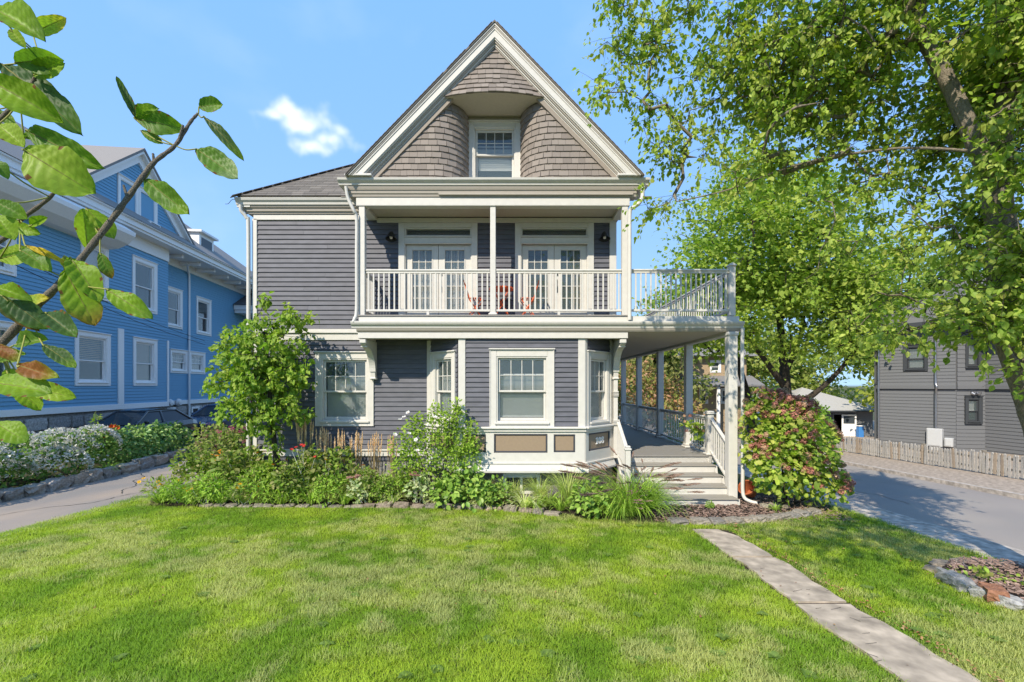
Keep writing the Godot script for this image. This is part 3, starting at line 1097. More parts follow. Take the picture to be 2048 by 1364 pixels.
func build_gable(h: Node3D) -> void:
	var xc := -0.45
	var top := 10.635
	var sl := 1.037
	var per := sqrt(1.0 + sl * sl)
	# cornice under the gable
	var g := Geo.new()
	extrude_x(g, [Vector2(10.4, 6.917), Vector2(10.17, 6.92), Vector2(10.16, 6.97), Vector2(10.14, 6.985), Vector2(10.13, 7.05), Vector2(10.4, 7.05)], -3.74, 2.74)
	extrude_x(g, [Vector2(10.2, 6.945), Vector2(10.125, 6.95), Vector2(10.125, 6.995), Vector2(10.2, 6.995)], -1.72, 2.66)
	obj("frieze_moulding", g, M.taupe, h)
	g = Geo.new()
	extrude_x(g, [Vector2(10.4, 7.05), Vector2(10.115, 7.05), Vector2(10.10, 7.09), Vector2(10.085, 7.14), Vector2(10.4, 7.14)], -3.80, 2.82)
	obj("bed_moulding", g, M.taupe, h)
	g = Geo.new()
	extrude_x(g, [Vector2(10.9, 7.14), Vector2(10.07, 7.14), Vector2(10.06, 7.18), Vector2(10.02, 7.21), Vector2(10.0, 7.23), Vector2(9.99, 7.275), Vector2(10.9, 7.285)], -3.95, 3.0)
	obj("gutter", g, M.cream, h)
	# rakes: [first, last (square to the slope)], [front, back], material
	var rows := [
		[0.000, 0.024, 9.900, 10.107, M.cream, "rake_crown"], [0.024, 0.051, 9.916, 10.107, M.taupe, "rake_crown"], [0.051, 0.081, 9.928, 10.118, M.cream, "rake_crown"],
		[0.081, 0.194, 9.944, 10.118, M.cream, "rake_board"], [0.194, 0.217, 9.966, 10.129, M.cream, "rake_moulding"], [0.217, 0.245, 9.999, 10.135, M.taupe, "rake_moulding"],
		[0.245, 0.275, 10.032, 10.140, M.cream, "rake_moulding"], [0.275, 0.299, 10.054, 10.151, M.taupe, "rake_moulding"], [0.299, 0.319, 10.082, 10.162, M.cream, "rake_moulding"], [0.319, 0.408, 10.085, 10.18, M.rakeboard, "rake_inner_board"]]
	for r in rows:
		var y0: float = top - r[0] * per
		var y1: float = top - r[1] * per
		var yb := 7.29
		for s in [-1, 1]:
			var p := PackedVector2Array([Vector2(xc, y0), Vector2(xc + s * (y0 - yb) / sl, yb), Vector2(xc + s * (y1 - yb) / sl, yb), Vector2(xc, y1)])
			g = Geo.new()
			g.prism(p, V(0, 0, r[2]), Vector3.RIGHT, UP, V(0, 0, r[3] - r[2]))
			obj(r[5], g, r[4], h)
	# foot blocks of the rakes
	for s in [-1, 1]:
		var x: float = xc + s * 3.02
		bar("rake_foot", V(x - 0.30, 7.287, 9.93), V(x + 0.30, 7.34, 10.1), M.cream, h, 0.012)
	# wall behind: flat to x = -1.82 / 0.88, then quarter turns of radius R into the window wall
	var R := 0.70
	var xl := -1.82
	var xr := 0.846
	var dg := 10.14
	var wall := Geo.new()
	var inner := top - 0.39 * per
	for s in [-1, 1]:
		var xe: float = xl if s < 0 else xr
		var xo: float = xc + s * (inner - 7.2) / sl
		var ye := inner - sl * absf(xe - xc)
		wall.prism(PackedVector2Array([Vector2(xo, 7.2), Vector2(xe, 7.2), Vector2(xe, ye)]), V(0, 0, dg + 0.012), Vector3.RIGHT, UP, V(0, 0, 0.06))
		var k := 10
		for i in k:
			var t0 := float(i) / k * PI / 2.0
			var t1 := float(i + 1) / k * PI / 2.0
			var a := V(xe - s * R * sin(t0), 7.2, dg + 0.012 + R * (1.0 - cos(t0)))
			var b := V(xe - s * R * sin(t1), 7.2, dg + 0.012 + R * (1.0 - cos(t1)))
			wall.oquad(a, b, b + UP * 1.92, a + UP * 1.92, V(xe, 8.0, dg + 3.0))
	wall.span(V(-4.2, 7.2, 10.85), V(3.3, 7.22, 11.0))
	var gw := obj("gable_wall", wall, M.shingle2, h)
	# shingles, each a piece of its own
	var sm := [M.shingle, M.shingle, M.shingle2, M.shingle3]
	var e := 0.138
	var unit := Geo.new()
	unit.prism(PackedVector2Array([Vector2(0, 0), Vector2(0.028, 0), Vector2(0.030, 0.003), Vector2(0.005, e + 0.02), Vector2(0, e + 0.02)]), Vector3(-0.5, 0, 0), Vector3.BACK, UP, Vector3.RIGHT)
	var um := unit.mesh()
	for row in 14:
		var y := 7.235 + row * e
		if y > 9.0:
			break
		for s in [-1, 1]:
			var xe: float = xl if s < 0 else xr
			var edge := inner - y + 0.06
			var xo: float = xc + s * edge / sl
			# along the wall from the rake inwards: flat run, then arc
			var flat: float = maxf(0.0, (xe - xo) * -s)
			var arc0: float = 0.0 if flat > 0.0 else asin(clampf(absf(xo - xe) / R, 0.0, 1.0)) * R
			var pos: float = -flat if flat > 0.0 else arc0
			var end := R * PI / 2.0
			while pos < end - 0.02:
				var w := ru(0.13, 0.22) if pos < -0.1 else ru(0.17, 0.22)
				w = minf(w, end - pos)
				if end - pos - w < 0.07:
					w = end - pos
				var mid := pos + w * 0.5
				var xf: Transform3D
				if mid <= 0.0:
					xf = Transform3D(Basis.IDENTITY, V(xe - s * mid, y + ru(-0.004, 0.004), dg))
				else:
					var t := mid / R
					var nrm := V(-s * sin(t), 0, -cos(t))
					xf = Transform3D(Basis(UP.cross(nrm), UP, nrm), V(xe - s * R * sin(t), y + ru(-0.004, 0.004), dg + R * (1.0 - cos(t))))
				xf.basis = xf.basis * Basis.from_scale(Vector3(w - 0.004, 1, 1))
				put("shingle", um, sm[rng.randi() % 4], gw, xf)
				pos += w
	# flared hood over the recess
	var hood := Geo.new()
	var hw := func(v: float) -> float: return 1.21 * (1.0 - v) + 0.015
	var sp := func(x: float, v: float) -> Vector3:
		return V(-0.50 + 0.03 * v + x * hw.call(v), 9.09 + v * 1.14, 10.10 - 0.22 * (1.0 - v) * (1.0 - v) * (1.0 - x * x))
	for i in 14:
		for j in 10:
			var x0 := -1.0 + i / 7.0
			var x1 := x0 + 1.0 / 7.0
			hood.quad(sp.call(x0, j / 10.0), sp.call(x1, j / 10.0), sp.call(x1, (j + 1) / 10.0), sp.call(x0, (j + 1) / 10.0))
	var hd := obj("gable_hood", hood, M.shingle2, h)
	for row in 9:
		var v := row / 9.0
		var half: float = hw.call(v)
		var n := maxi(1, int(round(half * 2.0 / 0.165)))
		for i in n:
			var xa := -1.0 + 2.0 * i / n
			var xb := -1.0 + 2.0 * (i + 1) / n
			var a: Vector3 = sp.call(xa, v)
			var b: Vector3 = sp.call(xb, v)
			var c: Vector3 = sp.call((xa + xb) * 0.5, minf(v + 0.11, 1.0))
			var ux := (b - a).normalized()
			var nn := ux.cross((c - (a + b) * 0.5).normalized()).normalized()
			var xf := Transform3D(Basis(ux, nn.cross(ux), nn), (a + b) * 0.5 + UP * ru(-0.012, 0.008) + nn * 0.004)
			xf.basis = xf.basis * Basis.from_scale(Vector3((b - a).length() - 0.004, 0.92, 1.0))
			put("shingle", um, sm[rng.randi() % 4], hd, xf)
	# soffit of the hood
	var so := Geo.new()
	var k := 28
	for i in k:
		var pa := []
		for t in [float(i) / k, float(i + 1) / k]:
			var x: float = lerpf(-1.71, 0.71, t)
			var rel: float = (x + 0.50) / 1.21
			var df := 10.10 - 0.22 * (1.0 - rel * rel)
			var db := dg + R
			if x < xl + R:
				db = dg + R * (1.0 - sqrt(maxf(0.0, 1.0 - pow((x - xl) / R, 2.0))))
			elif x > xr - R:
				db = dg + R * (1.0 - sqrt(maxf(0.0, 1.0 - pow((xr - x) / R, 2.0))))
			pa.append([V(x, 9.085, df), V(x, 9.085, maxf(db, df + 0.01))])
		so.quad(pa[0][0], pa[0][1], pa[1][1], pa[1][0])
	obj("hood_soffit", so, M.soffit, h)
	# window wall in the recess
	var fw := frame_of(V(-1.12, 0, 10.80), Vector3.RIGHT)
	var cas := [0.02, 1.246, 7.42, 8.94]
	g = face_geo(fw, 1.266, 7.2, 9.12, [window_hole(cas, 0.12)])
	obj("recess_wall", g, M.soffit, h)
	add_window(h, fw, cas, 0.12, M.cream, 4, 2, {"blind_top": 0.72, "blind_foot": 0.28, "pitch": 0.05, "rail": 0.52})
	bar("attic_backing", V(-1.4, 7.0, 11.6), V(0.5, 9.4, 11.65), M.room, h)


func roof_tabs(o: Vector3, u: Vector3, v: Vector3, w: float, rise: float, left: float, right: float, g: Geo, tab := 0.30, e := 0.14) -> void:
	# courses of tabs up a slope; left/right: how much each side steps in per metre of slope
	var nrm := u.cross(v).normalized()
	var rows := int(rise / e)
	for r in rows:
		var a := left * r * e
		var b := w - right * r * e
		var x := a - ru(0.0, tab)
		while x < b:
			var x0 := maxf(x, a)
			var x1 := minf(x + tab - 0.006, b)
			if x1 - x0 > 0.02:
				var c := ru(0.8, 1.2)
				g.col = Color(0.26 * c, 0.232 * c, 0.198 * c)
				var p := o + u * ((x0 + x1) * 0.5) + v * (r * e + e * 0.5 + ru(-0.004, 0.004)) + nrm * 0.008
				var vb := (v + nrm * -0.05).normalized()
				g.box(p, Vector3(x1 - x0, e + 0.03, 0.009), Basis(u, vb, u.cross(vb)))
			x += tab


func build_roofs(h: Node3D) -> void:
	var p := 0.846
	# hip roof over the house
	var a := V(-6.74, 7.24, 10.88)
	var b := V(2.86, 7.24, 10.88)
	var c := V(2.86, 7.24, 22.3)
	var d := V(-6.74, 7.24, 22.3)
	var r0 := V(-1.94, 7.24 + 4.8 * p, 15.68)
	var r1 := V(-1.94, 7.24 + 4.8 * p, 17.5)
	var g := Geo.new()
	g.col = Color(0.26, 0.235, 0.2)
	var ctr := V(-1.9, 5, 16)
	g.otri(a, b, r0, ctr)
	g.otri(c, d, r1, ctr)
	g.oquad(b, c, r1, r0, ctr)
	g.oquad(d, a, r0, r1, ctr)
	g.oquad(a, b, c, d, V(-1.9, 20, 16))
	var roof := obj("hip_roof", g, M.roof, h)
	g = Geo.new()
	var v := V(0, p, 1).normalized()
	var k := 1.0 / sqrt(1.0 + p * p)
	roof_tabs(a, Vector3.RIGHT, v, 6.2, 4.4, k, 0.0, g)
	for i in 24:
		var q := a.lerp(r0, i / 30.0) + UP * 0.015
		var ax := (r0 - a).normalized()
		g.col = Color(0.24, 0.215, 0.185)
		g.box(q, Vector3(0.24, 0.014, 0.22), Basis(ax, UP.cross(ax).normalized().cross(ax) * -1.0, UP.cross(ax).normalized()))
	obj("roof_shingles", g, M.roof, roof).set_meta("kind", "stuff")
	# steep gable roof over the balcony
	g = Geo.new()
	g.col = Color(0.26, 0.235, 0.2)
	var xc := -0.45
	var sl := 1.037
	for s in [-1, 1]:
		var q := PackedVector2Array([Vector2(xc, 10.645), Vector2(xc + s * 3.25, 10.645 - 3.25 * sl), Vector2(xc + s * 3.28, 10.645 - 3.25 * sl + 0.035), Vector2(xc, 10.69)])
		g.prism(q, V(0, 0, 9.88), Vector3.RIGHT, UP, V(0, 0, 7.0))
	var gr := obj("gable_roof", g, M.roof, h)
	g = Geo.new()
	for s in [-1, 1]:
		var vv := Vector3(-s, sl, 0).normalized()
		roof_tabs(V(xc + s * 3.28, 10.69 - 3.27 * sl + 0.005, 9.865 + (3.4 if s > 0 else 0.0)), V(0, 0, 1.0 if s < 0 else -1.0), vv, 3.4, 4.7, 0.0, 0.0, g)
	obj("roof_shingles", g, M.roof, gr).set_meta("kind", "stuff")


func build_porch(h: Node3D) -> void:
	var m: Material = M.cream
	# porch floor of boards
	var g := Geo.new()
	g.span(V(2.50, 0.72, 11.32), V(5.06, 0.87, 21.6))
	obj("porch_frame", g, m, h)
	g = Geo.new()
	for i in 17:
		g.span(V(2.50 + i * 0.152, 0.872, 11.28), V(2.50 + i * 0.152 + 0.1495, 0.90, 21.65), 0.003)
	obj("porch_floor", g, M.deckpaint, h).set_meta("kind", "stuff")
	# stairs: five risers
	for k in 5:
		var y1 := 0.90 - k * 0.18
		var d := 11.32 - k * 0.37
		var x0 := 2.62
		var x1 := 4.86
		g = Geo.new()
		g.span(V(x0, y1 - 0.18, d - 0.0), V(x1, y1 - 0.03, d + 0.03))
		obj("riser", g, m, h)
		if k > 0:
			g = Geo.new()
			g.span(V(x0 - 0.03, y1 - 0.03, d - 0.035), V(x1 + 0.02, y1, d + 0.37), 0.008)
			obj("tread", g, M.step, h)
	for x in [2.57, 4.9]:
		g = Geo.new()
		var poly := PackedVector2Array([Vector2(11.35, 0.87), Vector2(11.25, 0.87)])
		for k in range(1, 5):
			poly.append(Vector2(11.32 - (k - 1) * 0.37 - 0.01, 0.87 - k * 0.18 + 0.0))
			poly.append(Vector2(11.32 - k * 0.37 + 0.02, 0.87 - k * 0.18))
		poly.append(Vector2(9.86, 0.0))
		poly.append(Vector2(11.35, 0.0))
		g.prism(poly, V(x - 0.03, 0, 0), V(0, 0, 1), UP, Vector3(0.06, 0, 0))
		obj("stringer", g, m, h)
	# columns
	column(h, 4.90, D1, 0.0, 3.84, 0.2, m, "porch_column", false)
	bar("column_cap", V(4.78, 3.78, 10.08), V(5.02, 3.86, 10.32), m, h, 0.01)
	for d in [12.78, 15.26, 17.86, 20.4]:
		column(h, 4.92, d, 0.90, 3.84, 0.19, m)
	# ceiling, side beam, upper deck
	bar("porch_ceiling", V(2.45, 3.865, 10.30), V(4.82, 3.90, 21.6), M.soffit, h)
	bar("side_beam", V(4.82, 3.80, 10.30), V(5.02, 3.90, 21.6), m, h)
	g = Geo.new()
	g.span(V(2.62, 3.95, 10.26), V(5.05, 4.10, 21.7))
	g.span(V(2.61, 4.10, 10.155), V(5.06, 4.215, 10.30), 0.004)
	g.span(V(4.90, 4.10, 10.302), V(5.06, 4.215, 21.7), 0.004)
	obj("deck_fascia", g, m, h)
	bar("deck_floor", V(2.5, 4.10, 10.302), V(4.90, 4.24, 21.7), M.deckpaint, h)
	g = Geo.new()
	g.prism(PackedVector2Array([Vector2(5.065, 3.92), Vector2(5.09, 3.92), Vector2(5.10, 3.97), Vector2(5.12, 4.0), Vector2(5.13, 4.085), Vector2(5.065, 4.097)]), V(0, 0, 10.16), Vector3.RIGHT, UP, V(0, 0, 11.6))
	obj("deck_gutter", g, m, h)
	# upper deck railing
	g = Geo.new()
	g.box(V(4.93, 4.80, 10.25), Vector3(0.13, 1.13, 0.13), Basis.IDENTITY, 0.008)
	g.box(V(4.93, 5.38, 10.25), Vector3(0.17, 0.035, 0.17), Basis.IDENTITY, 0.012)
	g.prism(PackedVector2Array([Vector2(-0.07, 0), Vector2(0.07, 0), Vector2(0.0, 0.05)]), V(4.93, 5.395, 10.32), Vector3.RIGHT, UP, V(0, 0, -0.14))
	obj("newel_post", g, m, h)
	railing(h, V(2.58, 4.245, 10.25), V(4.865, 4.245, 10.25), 1.05, m, 0.114)
	railing(h, V(4.93, 4.245, 10.33), V(4.93, 4.245, 21.5), 1.05, m, 0.152, 0.09, "railing", 0.026)
	# porch railings between the columns
	var ds := [12.78, 15.26, 17.86, 20.4]
	railing(h, V(4.92, 0.90, 11.48), V(4.92, 0.90, 12.68), 0.97, m, 0.15, 0.09, "railing", 0.024)
	for i in 3:
		railing(h, V(4.92, 0.90, ds[i] + 0.11), V(4.92, 0.90, ds[i + 1] - 0.11), 0.97, m, 0.152, 0.09, "railing", 0.024)
	# newel at the head of the stairs, handrails
	g = Geo.new()
	g.box(V(4.92, 1.42, 11.38), Vector3(0.16, 1.04, 0.16), Basis.IDENTITY, 0.008)
	g.box(V(4.92, 0.93, 11.38), Vector3(0.25, 0.06, 0.25), Basis.IDENTITY, 0.02)
	g.box(V(4.92, 1.95, 11.38), Vector3(0.23, 0.04, 0.23), Basis.IDENTITY, 0.012)
	g.box(V(4.92, 1.99, 11.38), Vector3(0.18, 0.04, 0.18), Basis.IDENTITY, 0.018)
	obj("newel_post", g, m, h)
	railing(h, V(4.92, 0.92, 11.30), V(4.92, 0.36, 10.33), 0.93, m, 0.12, 0.07, "stair_railing")
	g = Geo.new()
	g.box(V(2.52, 0.70, 10.05), Vector3(0.11, 1.02, 0.11), Basis.IDENTITY, 0.008)
	g.box(V(2.52, 1.23, 10.05), Vector3(0.15, 0.05, 0.15), Basis.IDENTITY, 0.015)
	g.box(V(2.52, 1.28, 10.05), Vector3(0.11, 0.05, 0.11), Basis.IDENTITY, 0.02)
	obj("newel_post", g, m, h)
	railing(h, V(2.52, 0.88, 11.05), V(2.52, 0.28, 10.12), 0.95, m, 0.12, 0.07, "stair_railing")
	# post against the house corner with reeded blocks
	g = Geo.new()
	g.box(V(2.46, 2.28, 11.02), Vector3(0.10, 2.8, 0.10), Basis.IDENTITY, 0.008)
	for k in 4:
		g.box(V(2.46, 2.50 - k * 0.035, 11.0), Vector3(0.13, 0.022, 0.13), Basis.IDENTITY, 0.006)
		g.box(V(2.46, 1.80 - k * 0.035, 11.0), Vector3(0.13, 0.022, 0.13), Basis.IDENTITY, 0.006)
	obj("pilaster", g, m, h)
	pipe("downspout", [V(5.11, 0.62, 10.1), V(5.11, 0.3, 10.1), V(5.13, 0.14, 10.06), V(5.22, 0.08, 9.98), V(5.34, 0.06, 9.9)], 0.04, m, h)
	pipe("downspout", [V(5.11, 3.95, 10.1), V(5.10, 3.5, 10.1), V(5.11, 2.0, 10.1), V(5.11, 0.62, 10.1)], 0.04, m, h)


# ---------------------------------------------------------------- the neighbours
func build_blue_house() -> void:
	# the wall that faces the driveway runs away from the camera, 6 degrees off straight ahead
	var dir := V(-0.105, 0, 1).normalized()
	# u runs from the street end to the far end
	var near_ := 12.2
	var o := V(-14.3 - 0.105 * near_, 0, near_)
	var f := frame_of(o, dir)
	var c := sqrt(1.0 + 0.105 * 0.105)
	var U := func(d: float) -> float: return (d - near_) * c
	var h := thing("blue_house", "tall blue clapboard house with white trim and stone base beside the driveway", "house", V(-20, 0.3, 22))
	var e := 0.13
	var rec := f.translated_local(Vector3(0, 0, -0.75))
	var w1 := [U.call(16.35), U.call(17.95), 2.66, 4.66]
	var w2 := [U.call(19.2), U.call(20.65), 2.66, 4.72]
	var w0 := [U.call(13.2), U.call(14.2), 2.7, 4.6]
	var w3 := [U.call(19.15), U.call(20.65), 5.93, 8.2]
	var w4 := [U.call(16.6), U.call(17.85), 6.0, 8.1]
	var w5 := [U.call(13.2), U.call(14.2), 6.1, 7.9]
	var w6 := [U.call(22.3), U.call(23.75), 5.62, 7.62]
	var w7 := [U.call(25.0), U.call(26.4), 5.55, 7.6]
	var w8 := [U.call(22.8), U.call(24.2), 3.32, 4.5]
	var w9 := [U.call(24.4), U.call(25.8), 3.32, 4.5]
	var near := [w0, w1, w2, w3, w4, w5]
	var back := [w6, w7, w8, w9]
	var hn := []
	for w in near:
		hn.append(window_hole(w, 0.15))
	var hb := []
	for w in back:
		hb.append(window_hole(w, 0.14))
	var s0: float = U.call(21.45)
	var s1: float = U.call(31.5)
	# backing walls
	var g := Geo.new()
	var sh := []
	for q in hn:
		sh.append(q)
	face_geo(f, s0, 1.7, 9.1, sh, 0.15, -0.002, g)
	var rf := rec.translated_local(Vector3(s0, 0, 0))
	var rh := []
	for q in hb:
		rh.append([q[0] - s0, q[1] - s0, q[2], q[3]])
	face_geo(rf, s1 - s0, 1.7, 9.1, rh, 0.15, -0.002, g)
	g.box(f * Vector3(s0 - 0.08, 5.4, -0.45), Vector3(0.15, 7.4, 0.6), f.basis)
	g.box(f * Vector3(s1 - 0.08, 5.4, -4.15), Vector3(0.15, 7.4, 8.0), f.basis)
	g.box(f * Vector3(0.08, 5.4, -4.8), Vector3(0.15, 7.4, 7.8), f.basis)
	g.box(f * Vector3(s1 * 0.5, 5.4, -8.2), Vector3(s1, 7.4, 0.15), f.basis)
	g.box(f * Vector3(s1 * 0.5, 5.4, -3.0), Vector3(s1 - 0.4, 7.3, 0.1), f.basis)
	obj("wall", g, M.blue, h)
	g = Geo.new()
	siding_geo(f, 0.0, s0, 1.9, 8.6, e, near, g)
	siding_geo(rec, s0, s1, 1.9, 8.9, e, back, g)
	siding_geo(frame_of(f * Vector3(0, 0, -8.0), f.basis.z), 0.0, 8.0, 1.9, 8.9, e, [], g)
	obj("clapboards", g, M.blue, h).set_meta("kind", "stuff")
	var opts := {"pitch": 0.05, "blind_foot": 0.03, "sash_width": 0.06, "blind_mat": M.white}
	var kinds := [{"blind_foot": 0.5}, {"tilt": -0.35, "blind_top": 1.0, "blind_foot": 0.45, "pitch": 0.07}, {"blind_foot": 0.04, "tilt": -0.6}, {"blind": false}, {"blind_foot": 0.62}, {"blind_foot": 0.3}]
	for k in near.size():
		var o2: Dictionary = kinds[k].duplicate()
		o2.merge(opts)
		add_window(h, f, near[k], 0.15, M.white, 1, 1, o2)
	for k in 4:
		add_window(h, rec, back[k], 0.14, M.white, 1 if k < 2 else 3, 1 if k < 2 else 2, {"blind": k > 1, "pitch": 0.06, "sash_width": 0.06})
	# base board, foundation of stone
	g = Geo.new()
	lbox(g, f, -0.02, s0, 1.68, 1.9, 0.0, 0.06)
	lbox(g, rec, s0, s1, 1.68, 1.9, 0.0, 0.06)
	obj("base_board", g, M.white, h)
	g = Geo.new()
	lbox(g, f, 0.0, s0, -0.3, 1.68, -0.3, -0.03, 0.0)
	lbox(g, rec, s0, s1, -0.3, 1.68, -0.3, -0.03, 0.0)
	var base := obj("foundation", g, M.foundation, h)
	for run in [[f, 0.0, s0], [rec, s0, s1]]:
		for row in 3:
			var u: float = run[1] + 0.02
			while u < run[2] - 0.2:
				var w := minf(ru(0.5, 1.0), run[2] - u - 0.02)
				var ff: Transform3D = run[0]
				var k := ru(0.7, 1.15)
				put("stone", stone_mesh(rng.randi(), Vector3(w - 0.05, 0.42, 0.14), 0.25, Color(0.68 * k, 0.64 * k, 0.6 * k)), M.bluestone, base, ff * Transform3D(Basis.IDENTITY, Vector3(u + w * 0.5, 0.44 + row * 0.46, -0.03)))
				u += w
	for w in [[U.call(19.0), U.call(20.3), 1.1, 1.55], [U.call(22.3), U.call(23.2), 0.75, 1.55], [U.call(24.5), U.call(25.2), 0.8, 1.5]]:
		var ff: Transform3D = f if w[0] < s0 else rec
		g = Geo.new()
		lframe(g, ff, w[0], w[1], w[2], w[3], 0.1, -0.02, 0.08)
		var bw := obj("basement_window", g, M.white, h)
		g = Geo.new()
		lbox(g, ff, w[0] + 0.1, w[1] - 0.1, w[2] + 0.1, w[3] - 0.1, 0.0, 0.04, 0.0)
		obj("pane", g, M.carglass, bw)
	# corner boards
	g = Geo.new()
	lbox(g, f, U.call(18.35), U.call(18.65), 1.9, 5.0, 0.0, 0.06)
	obj("corner_board", g, M.white, h)
	g = Geo.new()
	lbox(g, f, s0 - 0.1, s0 + 0.02, 1.9, 4.8, 0.0, 0.055)
	obj("corner_board", g, M.white, h)
	# frieze, eave, gutter
	g = Geo.new()
	lbox(g, f, U.call(18.2), s0, 8.55, 9.1, 0.0, 0.07)
	lbox(g, rec, s0, s1, 8.75, 9.1, 0.0, 0.07)
	obj("frieze_board", g, M.white, h)
	g = Geo.new()
	lbox(g, f, -0.5, s1 + 0.6, 9.1, 9.2, -8.8, 0.6)
	lbox(g, f, -0.5, s1 + 0.6, 9.2, 9.42, 0.5, 0.66)
	lbox(g, f, -0.55, s1 + 0.65, 9.42, 9.47, 0.45, 0.75)
	obj("eave", g, M.white, h)
	for k in 6:
		g = Geo.new()
		lbox(g, f, s0 + 0.6 + k * 1.4, s0 + 0.75 + k * 1.4, 8.92, 9.1, -0.68, 0.3, 0.03)
		obj("eave_bracket", g, M.white, h)
	# lower eave with a curved soffit towards the street end
	g = Geo.new()
	var poly := PackedVector2Array([Vector2(-0.1, 8.05), Vector2(0.35, 8.1), Vector2(0.75, 8.3), Vector2(1.0, 8.6), Vector2(1.02, 8.75), Vector2(0.5, 9.08), Vector2(-0.1, 9.09)])
	g.prism(poly, f * Vector3(-0.6, 0, 0.0), f.basis.z, UP, f.basis.x * (U.call(17.9) + 0.6))
	obj("lower_eave", g, M.white, h)
	# cross gable towards the driveway with its double window and air conditioner
	var ua: float = U.call(19.45)
	var half := 3.9
	var gy0 := 9.2
	g = Geo.new()
	g.prism(PackedVector2Array([Vector2(ua - half, gy0), Vector2(ua + half, gy0), Vector2(ua, gy0 + 3.45)]), f * Vector3(0, 0, -0.15), f.basis.x, UP, f.basis.z * 0.14)
	var gw := obj("gable_wall", g, M.blue, h)
	g = Geo.new()
	for k in 26:
		var y := gy0 + 0.1 + k * e
		var hw := half * (1.0 - (y - gy0) / 3.45) - 0.12
		if hw > 0.1:
			siding_geo(f, ua - hw, ua + hw, y, y + e, e, [[ua - 1.15, ua + 1.25, 9.3, 11.35]], g)
	obj("clapboards", g, M.blue, gw).set_meta("kind", "stuff")
	for s in [-1, 1]:
		g = Geo.new()
		var q := PackedVector2Array([Vector2(ua, gy0 + 3.5), Vector2(ua + s * (half + 0.25), gy0 + 0.06), Vector2(ua + s * (half - 0.2), gy0 + 0.06), Vector2(ua, gy0 + 3.1)])
		g.prism(q, f * Vector3(0, 0, 0.0), f.basis.x, UP, f.basis.z * 0.1)
		q = PackedVector2Array([Vector2(ua, gy0 + 3.62), Vector2(ua + s * (half + 0.35), gy0 + 0.06), Vector2(ua + s * (half + 0.22), gy0 + 0.06), Vector2(ua, gy0 + 3.5)])
		g.prism(q, f * Vector3(0, 0, -0.05), f.basis.x, UP, f.basis.z * 0.33)
		obj("rake_board", g, M.white, h)
		g = Geo.new()
		g.col = Color(0.4, 0.38, 0.36)
		q = PackedVector2Array([Vector2(ua, gy0 + 3.74), Vector2(ua + s * (half + 0.45), gy0 + 0.06), Vector2(ua + s * (half + 0.34), gy0 + 0.06), Vector2(ua, gy0 + 3.625)])
		g.prism(q, f * Vector3(0, 0, -4.0), f.basis.x, UP, f.basis.z * 4.32)
		obj("gable_roof", g, M.roof, h)
	for k in 2:
		add_window(h, f, [ua - 1.1 + k * 1.15, ua + 0.06 + k * 1.15, 9.35, 11.3], 0.13, M.white, 1, 1, opts)
	g = Geo.new()
	lbox(g, f, ua + 0.28, ua + 0.95, 9.50, 9.92, 0.0, 0.36, 0.02)
	var ac := obj("air_conditioner", g, M.white, h)
	g = Geo.new()
	for k in 7:
		lbox(g, f, ua + 0.35, ua + 0.88, 9.55 + k * 0.048, 9.575 + k * 0.048, 0.36, 0.372, 0.0)
	obj("grille", g, M.greytrim, ac).set_meta("kind", "stuff")
	# main roof, hipped
	g = Geo.new()
	g.col = Color(0.42, 0.4, 0.38)
	var p0 := f * Vector3(-0.6, 9.47, 0.78)
	var p1 := f * Vector3(s1 + 0.7, 9.47, 0.78)
	var p2 := f * Vector3(s1 + 0.7, 9.47, -8.9)
	var p3 := f * Vector3(-0.6, 9.47, -8.9)
	var r0 := f * Vector3(4.4, 13.4, -4.05)
	var r1 := f * Vector3(s1 - 4.3, 13.4, -4.05)
	var ctr := f * Vector3(9, 9, -4)
	g.oquad(p0, p1, r1, r0, ctr)
	g.oquad(p2, p3, r0, r1, ctr)
	g.otri(p1, p2, r1, ctr)
	g.otri(p3, p0, r0, ctr)
	obj("roof", g, M.roof, h)
	# dormer behind the gable
	var du: float = U.call(25.2)
	g = Geo.new()
	lbox(g, f, du - 0.7, du + 0.7, 9.5, 11.0, -2.4, -0.3)
	lbox(g, f, du - 0.85, du + 0.85, 11.0, 11.12, -2.6, -0.1)
	var dm := obj("dormer", g, M.white, h)
	g = Geo.new()
	lbox(g, f, du - 0.5, du + 0.5, 9.75, 10.8, -0.3, -0.28, 0.0)
	obj("pane", g, M.carglass, dm)
	# porch roof at the far end on a red post
	g = Geo.new()
	lbox(g, f, s1 - 2.6, s1 + 1.5, 7.55, 7.85, -0.7, 1.6)
	lbox(g, f, s1 - 2.5, s1 + 1.4, 7.35, 7.55, -0.7, 1.4)
	obj("side_porch_eave", g, M.white, h)
	g = Geo.new()
	g.col = Color(0.2, 0.2, 0.21)
	g.prism(PackedVector2Array([Vector2(s1 - 2.7, 7.86), Vector2(s1 + 1.6, 7.86), Vector2(s1 - 0.6, 9.0)]), f * Vector3(0, 0, -0.7), f.basis.x, UP, f.basis.z * 2.3)
	obj("side_porch_roof", g, M.roof, h)
	g = Geo.new()
	lbox(g, f, s1 - 2.0, s1 - 1.87, 1.9, 7.4, 1.1, 1.23)
	obj("porch_post", g, M.redwood, h)
	var pu: float = U.call(24.28)
	pipe("downspout", [rec * Vector3(pu - 0.9, 9.0, 0.5), rec * Vector3(pu - 0.2, 8.7, 0.15), rec * Vector3(pu, 8.3, 0.07), rec * Vector3(pu, 5.2, 0.07), rec * Vector3(pu - 0.05, 4.9, 0.1), rec * Vector3(pu - 0.05, 1.0, 0.1)], 0.05, M.white, h)
	g = Geo.new()
	lbox(g, rec, U.call(22.05), U.call(22.2), 1.5, 4.15, 0.0, 0.05)
	obj("conduit", g, M.blue, h)
